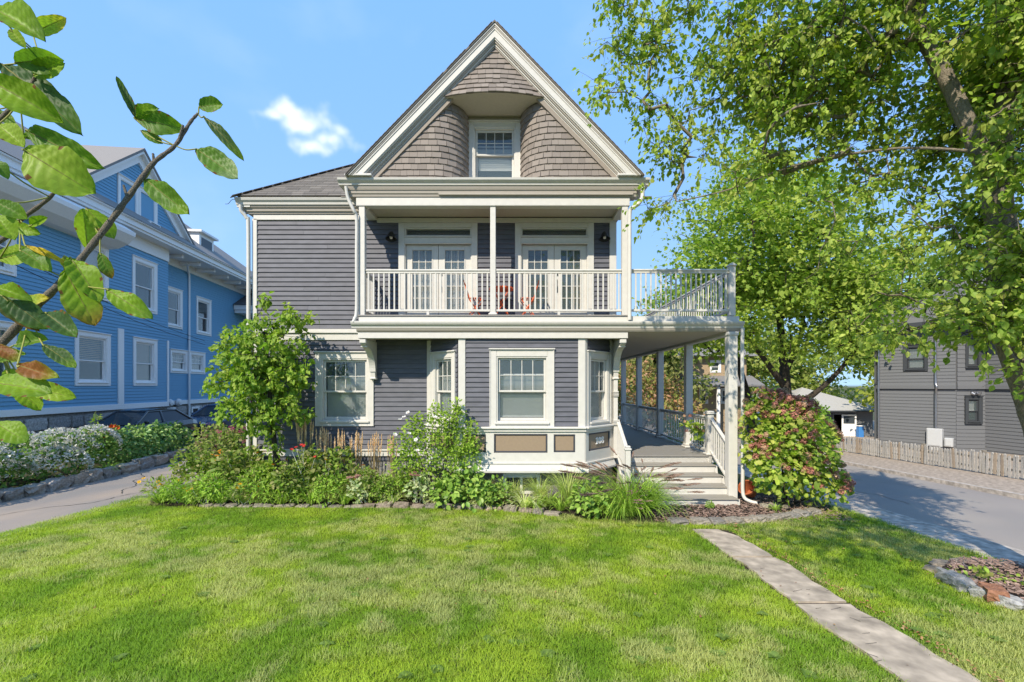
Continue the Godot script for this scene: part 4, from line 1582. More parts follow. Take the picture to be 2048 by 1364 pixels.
	g = Geo.new()
	lbox(g, rec, U.call(22.0), U.call(22.3), 4.1, 4.25, 0.0, 0.25, 0.03)
	obj("floodlight", g, M.white, h)
	# twin white vent hoods at the base
	for d in [22.6, 23.3]:
		g = Geo.new()
		g.lathe(PackedVector2Array([Vector2(0.001, 0.16), Vector2(0.14, 0.14), Vector2(0.19, 0.05), Vector2(0.19, 0.0)]), 12, rec * Transform3D(Basis(Vector3.RIGHT, PI / 2), Vector3(U.call(d), 1.8, 0.1)))
		obj("vent_hood", g, M.white, h)


func stone_mesh(seed_: int, size: Vector3, rough: float, col: Color) -> ArrayMesh:
	var f := FastNoiseLite.new()
	f.seed = seed_ % 100000
	f.frequency = 0.9
	var g := Geo.new()
	g.col = col
	var n := 4
	var pt := func(p: Vector3) -> Vector3:
		var l := maxf(absf(p.x), maxf(absf(p.y), absf(p.z)))
		var q := p.lerp(p.normalized() * l, 0.33)
		q *= 1.0 + rough * f.get_noise_3dv(p * 1.4 + Vector3(seed_ % 97, 0, 0))
		return q * size * 0.5
	for ax in 3:
		for s in [-1.0, 1.0]:
			for i in n:
				for j in n:
					var q := []
					for k in [[0, 0], [1, 0], [1, 1], [0, 1]]:
						var a: float = -1.0 + 2.0 * (i + k[0]) / n
						var b: float = -1.0 + 2.0 * (j + k[1]) / n
						var p := Vector3(s, a, b) if ax == 0 else (Vector3(a, s, b) if ax == 1 else Vector3(a, b, s))
						q.append(pt.call(p))
					g.oquad(q[0], q[1], q[2], q[3], Vector3.ZERO)
	return g.mesh()


func build_grey_house() -> void:
	var h := thing("grey_house", "two storey charcoal shingled house with dark window frames behind the picket fence", "house", V(23, -0.6, 19))
	var pts := [V(18.4, 0, 22.8), V(19.9, 0, 20.3), V(21.05, 0, 20.15), V(22.4, 0, 12.5)]
	var e := 0.155
	var wins := [[[1.05, 1.95, 3.35, 4.6]], [[0.32, 0.98, 3.45, 4.65], [0.32, 0.98, 0.95, 2.15]], [[2.6, 3.5, 3.4, 4.65], [2.6, 3.5, 0.9, 2.2]]]
	var sd := Geo.new()
	var bw := Geo.new()
	var lo := Geo.new()
	for k in 3:
		var a: Vector3 = pts[k]
		var b: Vector3 = pts[k + 1]
		var dir := (b - a).normalized()
		var f := frame_of(a, dir)
		var ln := (b - a).length()
		var holes := []
		for w in wins[k]:
			holes.append(window_hole(w, 0.1))
		face_geo(f, ln, -1.4, 5.6, holes, 0.15, -0.002, bw)
		siding_geo(f, 0.0, ln, -1.0, 2.5, e if k != 1 else 0.17, wins[k], sd)
		siding_geo(f.translated_local(Vector3(0, 0, 0.05)), 0.0, ln, 2.68, 5.4, e if k != 1 else 0.2, wins[k], sd)
		lbox(lo, f, -0.02, ln + 0.02, 2.5, 2.68, 0.0, 0.12 + 0.003 * k)
		if k == 1:
			# shingle joints of the bay face show as separate pieces
			for r in 30:
				pass
		for w in wins[k]:
			add_window(h, f.translated_local(Vector3(0, 0, 0.05)), w, 0.1, M.greytrim, 1, 1, {"pitch": 0.05, "blind_foot": 0.5 if w[2] < 2.0 else 0.05})
		var ev := Geo.new()
		lbox(ev, f, -0.5, ln + 0.5, 5.4, 5.62, -0.1, 0.55 + 0.004 * k)
		lbox(ev, f, -0.5, ln + 0.5, 5.25, 5.4, 0.0, 0.2 + 0.004 * k)
		obj("eave", ev, M.greytrim, h)
	bw.span(V(18.4, -1.4, 22.9), V(30.0, 5.4, 23.05))
	bw.span(V(30.0, -1.4, 12.5), V(30.15, 5.4, 23.05))
	bw.span(V(22.4, -1.4, 12.5), V(30.15, 5.4, 12.65))
	bw.span(V(24.0, -1.4, 14.5), V(24.1, 5.4, 22.9))
	obj("wall", bw, M.greyside, h)
	obj("clapboards", sd, M.greyside, h).set_meta("kind", "stuff")
	obj("belt_board", lo, M.greyside, h)
	var g := Geo.new()
	g.col = Color(0.22, 0.22, 0.225)
	var a := V(17.6, 5.62, 23.5)
	var b := V(30.8, 5.62, 23.5)
	var c := V(30.8, 5.62, 12.0)
	var d := V(21.9, 5.62, 12.0)
	var m := V(19.5, 5.62, 19.9)
	var r0 := V(25, 9.6, 19.0)
	var r1 := V(26, 9.6, 16.5)
	var ctr := V(25, 5, 18)
	g.otri(a, m, r0, ctr)
	g.oquad(m, d, r1, r0, ctr)
	g.otri(d, c, r1, ctr)
	g.oquad(c, b, r0, r1, ctr)
	g.otri(b, a, r0, ctr)
	obj("roof", g, M.roof, h)
	var fa := frame_of(pts[0], (pts[1] - pts[0]).normalized())
	pipe("downspout", [fa * Vector3(0.06, 5.3, 0.12), fa * Vector3(0.06, 2.0, 0.12), fa * Vector3(0.06, -0.9, 0.12)], 0.05, M.steel, h)
	pipe("downspout", [fa * Vector3(2.25, 5.3, 0.15), fa * Vector3(2.25, 3.0, 0.14), fa * Vector3(2.3, 2.6, 0.2), fa * Vector3(2.25, 2.2, 0.12), fa * Vector3(2.25, 0.7, 0.12)], 0.05, M.steel, h)
	# meter boxes
	for q in [[1.95, 2.5, -0.15, 0.68, 0.25], [2.02, 2.45, -0.38, -0.17, 0.2], [2.56, 2.85, -0.12, 0.28, 0.2]]:
		g = Geo.new()
		lbox(g, fa, q[0], q[1], q[2], q[3], 0.0, q[4], 0.02)
		lbox(g, fa, q[0] + 0.05, q[1] - 0.05, q[2] + 0.05, q[3] - 0.05, q[4], q[4] + 0.02, 0.01)
		obj("meter_box", g, M.meter, h)
	var fb := frame_of(pts[1], (pts[2] - pts[1]).normalized())
	g = Geo.new()
	lbox(g, fb, 0.55, 0.75, 2.30, 2.42, 0.0, 0.12, 0.01)
	for s in [-1, 1]:
		g.lathe(PackedVector2Array([Vector2(0.001, 0.14), Vector2(0.05, 0.12), Vector2(0.09, 0.0), Vector2(0.001, 0.01)]), 10, fb * Transform3D(Basis(Vector3.RIGHT, PI / 2 + 0.6) * Basis(Vector3.BACK, s * 0.5), Vector3(0.65 + s * 0.14, 2.32, 0.16)))
	obj("floodlight", g, M.steel, h)


func build_garage_and_far_house() -> void:
	var h := thing("garage", "small grey garage with hipped roof and open white panelled door beyond the fence", "garage", V(28.3, -2.0, 42))
	var f := frame_of(V(24.6, 0, 40), Vector3.RIGHT)
	var ln := 7.2
	var hole := [3.7, 5.5, -1.95, 0.1]
	var g := face_geo(f, ln, -2.1, 0.55, [hole])
	g.span(V(24.6, -2.1, 40.2), V(24.75, 0.55, 48))
	g.span(V(31.65, -2.1, 40.2), V(31.8, 0.55, 48))
	g.span(V(24.6, -2.1, 48), V(31.8, 0.55, 48.15))
	obj("wall", g, M.greyside, h)
	g = siding_geo(f, 0, ln, -2.0, 0.5, 0.2, [[3.57, 5.63, -2.1, 0.22]])
	obj("clapboards", g, M.greyside, h).set_meta("kind", "stuff")
	g = Geo.new()
	lframe(g, f, 3.57, 5.63, -2.0, 0.23, 0.13, 0.0, 0.08)
	obj("door_frame", g, M.greyside, h)
	# leaf swung open towards the street, with its glazed top
	g = Geo.new()
	var fd := frame_of(f * Vector3(4.35, 0, 0.1), Vector3(0.98, 0, 0.2).normalized())
	lframe(g, fd, 0.0, 1.15, -1.9, 0.12, 0.13, 0.0, 0.06)
	lbox(g, fd, 0.13, 1.02, -1.77, -0.7, 0.01, 0.045)
	var door := obj("door", g, M.white, h)
	g = Geo.new()
	lbox(g, fd, 0.13, 1.02, -0.68, -0.02, 0.015, 0.03, 0.0)
	obj("pane", g, M.carglass, door)
	g = Geo.new()
	g.col = Color(0.62, 0.6, 0.57)
	var a := V(23.7, 0.5, 39.3)
	var b := V(32.6, 0.5, 39.3)
	var c := V(32.6, 0.5, 48.8)
	var d := V(23.7, 0.5, 48.8)
	var r0 := V(28.1, 2.5, 44.0)
	var ctr := V(28, -1, 44)
	g.otri(a, b, r0, ctr)
	g.otri(b, c, r0, ctr)
	g.otri(c, d, r0, ctr)
	g.otri(d, a, r0, ctr)
	g.quad(a, d, c, b)
	obj("roof", g, M.roof, h)
	g = Geo.new()
	g.span(V(23.65, 0.38, 39.2), V(32.65, 0.49, 39.4))
	g.span(V(32.5, 0.38, 39.42), V(32.65, 0.49, 48.8))
	obj("gutter", g, M.greytrim, h)
	# far house across the block
	h = thing("far_house", "tan brick house with grey porch roofs seen between the porch columns", "house", V(17.5, -1, 44))
	f = frame_of(V(14.6, 0, 42), Vector3.RIGHT)
	var ws := [[2.6, 3.4, 1.0, 2.4], [4.6, 5.4, 1.0, 2.4], [3.6, 4.6, 3.9, 5.0], [0.8, 1.5, 1.0, 2.4]]
	var hs := []
	for w in ws:
		hs.append(window_hole(w, 0.12))
	g = face_geo(f, 7.0, -2.0, 5.4, hs)
	g.span(V(14.6, -2, 42.2), V(14.75, 5.4, 48))
	g.span(V(21.45, -2, 42.2), V(21.6, 5.4, 48))
	g.span(V(14.6, -2, 48), V(21.6, 5.4, 48.15))
	g.span(V(14.8, -2, 44), V(21.4, 5.4, 44.1))
	obj("wall", g, M.brick, h)
	for w in ws:
		add_window(h, f, w, 0.12, M.white, 1, 1, {"blind": false})
	g = Geo.new()
	g.col = Color(0.33, 0.32, 0.31)
	a = V(13.8, 5.4, 41.2)
	b = V(22.4, 5.4, 41.2)
	c = V(22.4, 5.4, 48.9)
	d = V(13.8, 5.4, 48.9)
	r0 = V(18.1, 8.4, 45)
	ctr = V(18, 5, 45)
	g.otri(a, b, r0, ctr)
	g.otri(b, c, r0, ctr)
	g.otri(c, d, r0, ctr)
	g.otri(d, a, r0, ctr)
	g.quad(a, d, c, b)
	obj("roof", g, M.roof, h)
	g = Geo.new()
	g.col = Color(0.33, 0.32, 0.31)
	g.prism(PackedVector2Array([Vector2(39.8, 2.75), Vector2(42.0, 3.6), Vector2(42.0, 3.4), Vector2(39.8, 2.6)]), V(13.9, 0, 0), V(0, 0, 1), UP, Vector3(8.2, 0, 0))
	obj("porch_roof", g, M.roof, h)
	for x in [14.4, 18.0, 21.6]:
		bar("porch_post", V(x, -2, 40.0), V(x + 0.25, 2.65, 40.25), M.white, h)


func build_fence() -> void:
	var h := thing("picket_fence", "weathered grey wooden picket fence along the far sidewalk", "fence", V(14.8, gy(14.8, 17), 17))
	var units := []
	for k in 5:
		var g := Geo.new()
		var c := ru(0.85, 1.1)
		g.col = Color(0.66 * c, 0.62 * c, 0.56 * c) if k != 2 else Color(0.55, 0.44, 0.33)
		var w := ru(0.032, 0.042)
		var hh := ru(0.64, 0.70)
		g.prism(PackedVector2Array([Vector2(-w, 0), Vector2(w, 0), Vector2(w * 0.95, hh * 0.93), Vector2(w * 0.45, hh), Vector2(-w * 0.5, hh * 0.99), Vector2(-w, hh * 0.92)]), Vector3.ZERO, Vector3.BACK, UP, Vector3(0.022, 0, 0))
		units.append(g.mesh())
	var d := 11.6
	while d < 24.0:
		var y := gy(14.8, d)
		var b := Basis(Vector3.UP, ru(-0.12, 0.12)) * Basis(Vector3.RIGHT, ru(-0.05, 0.05)) * Basis(Vector3.BACK, ru(-0.04, 0.04))
		var k := rng.randi() % 5
		if k == 2 and rng.randf() < 0.75:
			k = 0
		put("picket", units[k], M.oldwood, h, Transform3D(b, V(14.8, y + 0.03 + ru(-0.02, 0.02), d)))
		d += 0.098 + ru(0, 0.02)
	for yy in [0.18, 0.5]:
		var g := Geo.new()
		g.col = Color(0.3, 0.26, 0.2)
		for k in 6:
			var d0 := 11.5 + k * 2.1
			var a := V(14.83, gy(14.8, d0) + yy, d0)
			var b := V(14.83, gy(14.8, d0 + 2.1) + yy, d0 + 2.1)
			g.box((a + b) * 0.5 + Vector3(0.03, 0, 0), Vector3(0.03, 0.07, (b - a).length()), Basis(Vector3.RIGHT, 0.03), 0.004)
		obj("rail", g, M.oldwood, h)
	for k in 6:
		var d0 := 12.2 + k * 2.1
		var g := Geo.new()
		g.col = Color(0.33, 0.29, 0.23)
		g.box(V(14.9, gy(14.8, d0) + 0.36, d0), Vector3(0.1, 0.76, 0.1), Basis.IDENTITY, 0.01)
		obj("post", g, M.oldwood, h)


# ---------------------------------------------------------------- ground, drive, road, path
func build_ground() -> void:
	var g := Geo.new()
	g.col = Color(0.12, 0.13, 0.05)
	var n := 20
	for i in n:
		for j in n:
			var x0 := -300.0 + 600.0 * i / n
			var x1 := -300.0 + 600.0 * (i + 1) / n
			var d0 := -60.0 + 600.0 * j / n
			var d1 := -60.0 + 600.0 * (j + 1) / n
			g.quad(V(x0, -2.6, d0), V(x1, -2.6, d0), V(x1, -2.6, d1), V(x0, -2.6, d1))
	struct("ground", g, M.lawn)
	g = strip(-8.75, 7.0, -4, 60, 0.0, 1.0, Color(0.13, 0.135, 0.045))
	struct("lawn", g, M.lawn)
	g = strip(-60, -11.7, -4, 60, 0.0, 2.0, Color(0.1, 0.1, 0.05))
	struct("neighbour_ground", g, M.lawn)
	g = strip(14.1, 60, -4, 60, 0.0, 2.0, Color(0.2, 0.16, 0.1))
	struct("verge_ground", g, M.tan)
	g = mottled(-11.72, -8.7, 3, 30, 0.006, 0.3, Color(0.56, 0.455, 0.365), Color(0.38, 0.35, 0.325), 0.35, 4)
	struct("driveway", g, M.gravel)
	# street: near sidewalk with its kerb, road, far kerb and sidewalk
	g = Geo.new()
	var side := struct("sidewalk", strip(7.0, 7.72, -4, 60, -0.03, 1.0), M.concrete)
	var d := -2.0
	while d < 30.0:
		g = strip(7.01, 7.73, d + 0.006, d + 1.494, 0.004, 0.8)
		obj("paving_slab", g, M.concrete, side)
		d += 1.5
	g = Geo.new()
	for k in 32:
		var d0 := -4.0 + k * 2.0
		var a := gy(7.8, d0)
		var b := gy(7.8, d0 + 2.0)
		for q in [[7.735, 7.86, 7.8, 0.006], [12.42, 12.56, 12.5, 0.006]]:
			var ya: float = gy(q[2], d0) + q[3]
			var yb: float = gy(q[2], d0 + 2.0) + q[3]
			g.quad(V(q[0], ya, d0), V(q[1], ya, d0), V(q[1], yb, d0 + 2), V(q[0], yb, d0 + 2))
			for x in [q[0], q[1]]:
				g.oquad(V(x, ya, d0), V(x, yb, d0 + 2), V(x, yb - 0.2, d0 + 2), V(x, ya - 0.2, d0), V((q[0] + q[1]) * 0.5, ya - 0.1, d0 + 1))
	struct("kerb", g, M.concrete)
	struct("road", mottled(7.86, 12.42, -4, 60, -0.10, 0.6, Color(0.49, 0.43, 0.375), Color(0.40, 0.36, 0.33), 0.3, 9), M.asphalt)
	struct("far_sidewalk", strip(12.56, 14.1, -4, 60, 0.003, 1.0), M.tan)
	# worn white paint stroke on the road
	g = Geo.new()
	for q in [[10.6, 8.6, 0.9]]:
		g.quad(V(q[0], gy(q[0], q[1]) - 0.094, q[1]), V(q[0] + q[2], gy(q[0], q[1]) - 0.094, q[1] - 0.25), V(q[0] + q[2], gy(q[0], q[1]) - 0.094, q[1] - 0.2), V(q[0], gy(q[0], q[1]) - 0.094, q[1] + 0.05))
	struct("road_marking", g, M.white)
	# cracks in road and drive
	g = Geo.new()
	for q in [[9.2, 10.5, 1.2, -0.094], [8.6, 13.0, 0.4, -0.094], [11.3, 12.0, 1.9, -0.094], [10.2, 15.5, 0.2, -0.094], [-10.4, 9.0, 1.5, 0.012], [-9.6, 11.0, 2.4, 0.012], [-10.9, 13.0, 0.9, 0.012]]:
		var x: float = q[0]
		var d2: float = q[1]
		var a: float = q[2]
		for k in 26:
			var nx := x + cos(a) * 0.12
			var nd := d2 + sin(a) * 0.12
			var s := Vector3(sin(a), 0, cos(a)) * ru(0.005, 0.012)
			var p0 := V(x, gy(x, d2) + q[3], d2)
			var p1 := V(nx, gy(nx, nd) + q[3], nd)
			g.quad(p0 - s, p0 + s, p1 + s, p1 - s)
			x = nx
			d2 = nd
			a += ru(-0.5, 0.5)
	struct("pavement_crack", g, M.black)
	# soil of the flower bed and the mulch in front of the stairs
	var bed := PackedVector2Array([Vector2(-8.5, 10.5), Vector2(-8.0, 9.85), Vector2(-5.0, 9.75), Vector2(-2.0, 9.72), Vector2(-0.4, 9.6), Vector2(0.9, 9.2), Vector2(1.6, 8.75), Vector2(2.6, 8.55), Vector2(4.0, 8.5), Vector2(5.2, 8.75), Vector2(6.2, 9.1), Vector2(6.9, 9.8), Vector2(6.6, 11.2), Vector2(5.2, 11.2), Vector2(5.2, 14.0), Vector2(-6.2, 14.0), Vector2(-8.6, 14.0)])
	g = Geo.new()
	var t := Geometry2D.triangulate_polygon(bed)
	for i in range(0, t.size(), 3):
		g.otri(V(bed[t[i]].x, 0.03, bed[t[i]].y), V(bed[t[i + 1]].x, 0.03, bed[t[i + 1]].y), V(bed[t[i + 2]].x, 0.03, bed[t[i + 2]].y), V(bed[t[i]].x, -5, bed[t[i]].y))
	struct("flower_bed_soil", g, M.soil)
	# path of concrete slabs
	g = strip(3.18, 3.84, 0.0, 8.05, 0.006, 0.7)
	var path := struct("path", g, M.soil)
	var ends := [8.05, 6.6, 5.1, 3.62, 2.15, 0.7, -0.8]
	for k in 6:
		var d1: float = ends[k]
		var d0: float = ends[k + 1] + 0.07
		var s := Geo.new()
		var m := 10
		for j in m:
			var da := lerpf(d0, d1, float(j) / m)
			var db := lerpf(d0, d1, float(j + 1) / m)
			var wl := func(q: float) -> float: return 3.20 + 0.025 * sin(q * 2.3) + 0.018 * sin(q * 6.1 + 1.0) + 0.012 * sin(q * 17.0)
			var wr := func(q: float) -> float:
				var r: float = 3.82 + 0.025 * sin(q * 2.9 + 2.0) + 0.015 * sin(q * 7.3) + 0.012 * sin(q * 15.0)
				return r - (0.22 * smoothstep(7.6, 8.05, q))
			var h := 0.03
			var a := V(wl.call(da), gy(3.2, da) + h, da)
			var b := V(wr.call(da), gy(3.2, da) + h, da)
			var c := V(wr.call(db), gy(3.2, db) + h, db)
			var e := V(wl.call(db), gy(3.2, db) + h, db)
			s.quad(a, b, c, e)
			s.quad(a, e, e - UP * 0.08, a - UP * 0.08)
			s.quad(c, b, b - UP * 0.08, c - UP * 0.08)
			if j == 0:
				s.quad(b, a, a - UP * 0.08, b - UP * 0.08)
			if j == m - 1:
				s.quad(e, c, c - UP * 0.08, e - UP * 0.08)
		obj("paving_slab", s, M.pathstone, path)
	# mulch in the ring round the street tree
	g = Geo.new()
	for k in 20:
		var a := TAU * k / 20.0
		var b := TAU * (k + 1) / 20.0
		g.tri(V(6.45, gy(6, 5.45) + 0.10, 5.45), V(6.45 + 0.98 * cos(b), gy(6, 5.45) + 0.05, 5.45 + 0.9 * sin(b)), V(6.45 + 0.98 * cos(a), gy(6, 5.45) + 0.05, 5.45 + 0.9 * sin(a)))
	struct("tree_ring_soil", g, M.soil)


func edging(called: String, label: String, pts: Array, size: Vector3, cols: Array, off := 0.0, rough := 0.3) -> void:
	var first: Vector3 = pts[0]
	var h := thing(called, label, "stone edging", first)
	var p := curve(pts, 14)
	var run := 0.0
	var next := 0.0
	for i in p.size() - 1:
		var seg := p[i + 1] - p[i]
		var l := seg.length()
		while next < run + l:
			var w := size.x * ru(0.7, 1.35)
			var q := p[i] + seg * ((next + w * 0.5 - run) / l)
			var s := Vector3(w * 0.93, size.y * ru(0.8, 1.25), size.z * ru(0.85, 1.2))
			var dir := seg.normalized()
			var b := Basis(dir, UP, dir.cross(UP)) * Basis.from_euler(Vector3(ru(-0.1, 0.1), ru(-0.12, 0.12), ru(-0.06, 0.06)))
			var c: Color = cols[rng.randi() % cols.size()]
			put("stone", stone_mesh(rng.randi(), s, rough, c * ru(0.8, 1.15)), M.stone, h, Transform3D(b, Vector3(q.x, gy(q.x, -q.z) + s.y * 0.25 + off, q.z)))
			next += w
		run += l


# ---------------------------------------------------------------- plants
const BOOST := 1.8

# a leaf that grows along +Y and faces +Z; prof = half widths along it
func leaf_mesh(prof: Array, ln: float, fold: float, bend: float, twist := 0.0) -> ArrayMesh:
	var g := Geo.new()
	var n := prof.size() - 1
	var mid := []
	var lf := []
	var rt := []
	for i in n + 1:
		var t := float(i) / n
		var c := Vector3(0, ln * (t - 0.12 * bend * t * t), -bend * ln * t * t * 0.5)
		var x := Vector3(cos(twist * t), 0, sin(twist * t))
		mid.append(c)
		lf.append(c - x * prof[i] * ln + Vector3(0, 0, fold * prof[i] * ln))
		rt.append(c + x * prof[i] * ln + Vector3(0, 0, fold * prof[i] * ln))
	for i in n:
		if prof[i] < 0.001:
			g.tri(mid[i], mid[i + 1], lf[i + 1])
			g.tri(mid[i], rt[i + 1], mid[i + 1])
		elif prof[i + 1] < 0.001:
			g.tri(mid[i], mid[i + 1], lf[i])
			g.tri(mid[i], rt[i], mid[i + 1])
		else:
			g.quad(mid[i], mid[i + 1], lf[i + 1], lf[i])
			g.quad(mid[i], rt[i], rt[i + 1], mid[i + 1])
	return g.mesh()


func maple_leaf() -> ArrayMesh:
	var g := Geo.new()
	var a := [[0.0, 0.0], [0.22, 0.02], [0.5, 0.12], [0.34, 0.3], [0.52, 0.62], [0.2, 0.5], [0.0, 1.0]]
	for s in [-1, 1]:
		for i in range(1, a.size() - 1):
			var p := Vector3(s * a[i][0], a[i][1], 0.12 * a[i][0] - 0.1 * a[i][1] * a[i][1])
			var q := Vector3(s * a[i + 1][0], a[i + 1][1], 0.12 * a[i + 1][0] - 0.1 * a[i + 1][1] * a[i + 1][1])
			if s > 0:
				g.tri(Vector3.ZERO, p, q)
			else:
				g.tri(Vector3.ZERO, q, p)
	return g.mesh()


func lxf(p: Vector3, dir: Vector3, nrm: Vector3, s: float) -> Transform3D:
	var y := dir.normalized()
	var x := y.cross(nrm)
	if x.length() < 0.01:
		x = y.cross(Vector3(0.3, 0.5, 0.8))
	x = x.normalized()
	return Transform3D(Basis(x * s, y * s, x.cross(y) * s), p)


func tone(pal: Array, j := 0.22) -> Color:
	var a: Color = pal[rng.randi() % pal.size()]
	var b: Color = pal[rng.randi() % pal.size()]
	var c := a.lerp(b, rng.randf()) * ru(1.0 - j, 1.0 + j)
	c *= BOOST
	c.a = 1.0
	return c


# leaves through the outer part of a set of lumps [centre, radii]
func foliage(called: String, parent: Node3D, blobs: Array, n: int, mesh: Mesh, m: Material, size: float, pal: Array, shell := 0.5, droop := 0.0, up := 0.5) -> MultiMeshInstance3D:
	var xs := []
	var cs := []
	var wsum := 0.0
	for b in blobs:
		wsum += b[1].x * b[1].y + b[1].y * b[1].z
	var f := FastNoiseLite.new()
	f.seed = rng.randi() % 9999
	f.frequency = 1.3
	for b in blobs:
		var k := int(n * (b[1].x * b[1].y + b[1].y * b[1].z) / wsum)
		for i in k:
			var u := rv().normalized()
			if u.y < -0.35 and rng.randf() < 0.6:
				u.y = -u.y
			var r := 1.0 - pow(rng.randf(), 1.4) * shell
			var p: Vector3 = b[0] + u * b[1] * r
			p += u * b[1].x * 0.35 * f.get_noise_3dv(p * 2.0)
			if p.y < 0.03:
				p.y = ru(0.03, 0.2)
			var dir := u * 0.8 + rv(0.5) + Vector3(0, -droop, 0)
			xs.append(lxf(p, dir, u * 0.6 + Vector3(0, up, 0.25) + rv(0.35), size * ru(0.6, 1.25)))
			cs.append(tone(pal))
	return scatter(called, mesh, m, xs, cs, parent)


func stems(parent: Node3D, base: Vector3, tops: Array, r: float, m: Material, spread := 0.1, called := "stem") -> void:
	var g := Geo.new()
	for t in tops:
		var b := base + Vector3(ru(-spread, spread), 0, ru(-spread, spread))
		var p := curve([b, b.lerp(t, 0.5) + rv(0.05), t], 4)
		var rr := PackedFloat32Array()
		for i in p.size():
			rr.append(lerpf(r, r * 0.35, float(i) / p.size()))
		g.tube(p, rr, 5, false)
	obj(called, g, m, parent)


# grows limbs from a trunk to every target, thick where many share a limb; leaves cluster round the targets
func grow(parent: Node3D, trunks: Array, targets: Array, m: Material, tip := 0.006, step := 0.35, pw := 0.5, sides := 6) -> Array:
	var pos := PackedVector3Array()
	var par := PackedInt32Array()
	var cnt := PackedFloat32Array()
	var rad := PackedFloat32Array()
	var chains := []
	for t in trunks:
		var pts: PackedVector3Array = curve(t[0], 6)
		var start := pos.size()
		for i in pts.size():
			pos.append(pts[i])
			par.append(pos.size() - 2 if i > 0 else -1)
			cnt.append(0.0)
			rad.append(lerpf(t[1], t[2], pow(float(i) / (pts.size() - 1), t[3] if t.size() > 3 else 0.8)))
		var ch := []
		for i in pts.size():
			ch.append(start + i)
		chains.append(ch)
	var trunk_n := pos.size()
	var order := targets.duplicate()
	var mind := {}
	for t in order:
		var best := 1e9
		for i in trunk_n:
			best = minf(best, pos[i].distance_squared_to(t))
		mind[t] = best
	order.sort_custom(func(a, b): return mind[a] < mind[b])
	for t in order:
		var best := 1e9
		var j := 0
		for i in pos.size():
			var d: float = pos[i].distance_to(t) + 0.5 * maxf(0.0, pos[i].y - t.y) + (0.6 if i < trunk_n else 0.0)
			if d < best and (i >= trunk_n or i % 6 != 0):
				best = d
				j = i
		var a := pos[j]
		var k := maxi(1, int(ceil(a.distance_to(t) / step)))
		var bow := rv(0.07 * a.distance_to(t)) + UP * 0.08 * a.distance_to(t)
		var ch := [j]
		for i in range(1, k + 1):
			var s := float(i) / k
			var p: Vector3 = a.lerp(t, s) + bow * sin(PI * s) + rv(0.02)
			par.append(pos.size() - 1 if i > 1 else j)
			pos.append(p)
			cnt.append(1.0 if i == k else 0.0)
			rad.append(0.0)
			ch.append(pos.size() - 1)
		chains.append(ch)
	for i in range(pos.size() - 1, -1, -1):
		if par[i] >= 0:
			cnt[par[i]] += cnt[i]
	for i in range(trunk_n, pos.size()):
		rad[i] = tip * pow(maxf(1.0, cnt[i]), pw)
	var gt := Geo.new()
	var gl := Geo.new()
	for c in chains.size():
		var pp := PackedVector3Array()
		var rr := PackedFloat32Array()
		var ch: Array = chains[c]
		for q in ch.size():
			pp.append(pos[ch[q]])
			var r := rad[ch[q]]
			if c >= trunks.size() and q == 0:
				r = minf(r, rad[ch[1]] * 1.15)
			rr.append(r)
		if c < trunks.size():
			bark_tube(gt, trunks[c][0], trunks[c][1], trunks[c][2], trunks[c][3] if trunks[c].size() > 3 else 0.8)
		elif pp.size() > 1:
			gl.tube(pp, rr, sides if rr[0] > 0.02 else 4, false)
	obj("trunk", gt, m, parent)
	if chains.size() > trunks.size():
		obj("limbs", gl, m, parent).set_meta("kind", "stuff")
	return [pos, par, trunk_n]


# a trunk with ridged, uneven bark
func bark_tube(g: Geo, pts: Array, r0: float, r1: float, pw: float) -> void:
	var p := curve(pts, 16)
	var k := p.size()
	var sides := 30 if r0 > 0.1 else 12
	var f := FastNoiseLite.new()
	f.seed = 91
	f.frequency = 1.0
	f.fractal_octaves = 4
	var rows := []
	var x := Vector3.RIGHT
	var amp := 0.10 if r0 > 0.1 else 0.05
	var run := 0.0
	for i in k:
		var t := (p[mini(i + 1, k - 1)] - p[maxi(i - 1, 0)]).normalized()
		x = (x - t * x.dot(t)).normalized()
		var y := t.cross(x)
		var r := lerpf(r0, r1, pow(float(i) / (k - 1), pw))
		if i > 0:
			run += p[i].distance_to(p[i - 1])
		var row := PackedVector3Array()
		for s in sides:
			var d := x * cos(TAU * s / sides) + y * sin(TAU * s / sides)
			var q := d * 1.6
			row.append(p[i] + d * r * (1.0 + amp * f.get_noise_3d(q.x * 4.0, run * 0.9, q.z * 4.0 + q.y) + amp * 0.9 * f.get_noise_3d(q.x * 1.2, run * 3.5, q.z * 1.2 + 9.0)))
		rows.append(row)
	for i in k - 1:
		for s in sides:
			var j := (s + 1) % sides
			var n0: Vector3 = rows[i][s] - p[i]
			var n1: Vector3 = rows[i][j] - p[i]
			g.quad(rows[i][s], rows[i][j], rows[i + 1][j], rows[i + 1][s])


func targets_in(blobs: Array, density: float, gap := 0.0, seed_ := 3) -> Array:
	var out := []
	var f := FastNoiseLite.new()
	f.seed = seed_
	f.frequency = 0.5
	for b in blobs:
		var vol: float = b[1].x * b[1].y * b[1].z * 4.19
		var n := maxi(3, int(vol * density * (b[2] if b.size() > 2 else 1.0)))
		for i in n:
			var u := rv().normalized() * pow(rng.randf(), 0.42)
			var p: Vector3 = b[0] + u * b[1]
			if f.get_noise_3dv(p) > gap - 0.35 or gap == 0.0:
				out.append(p)
	return out


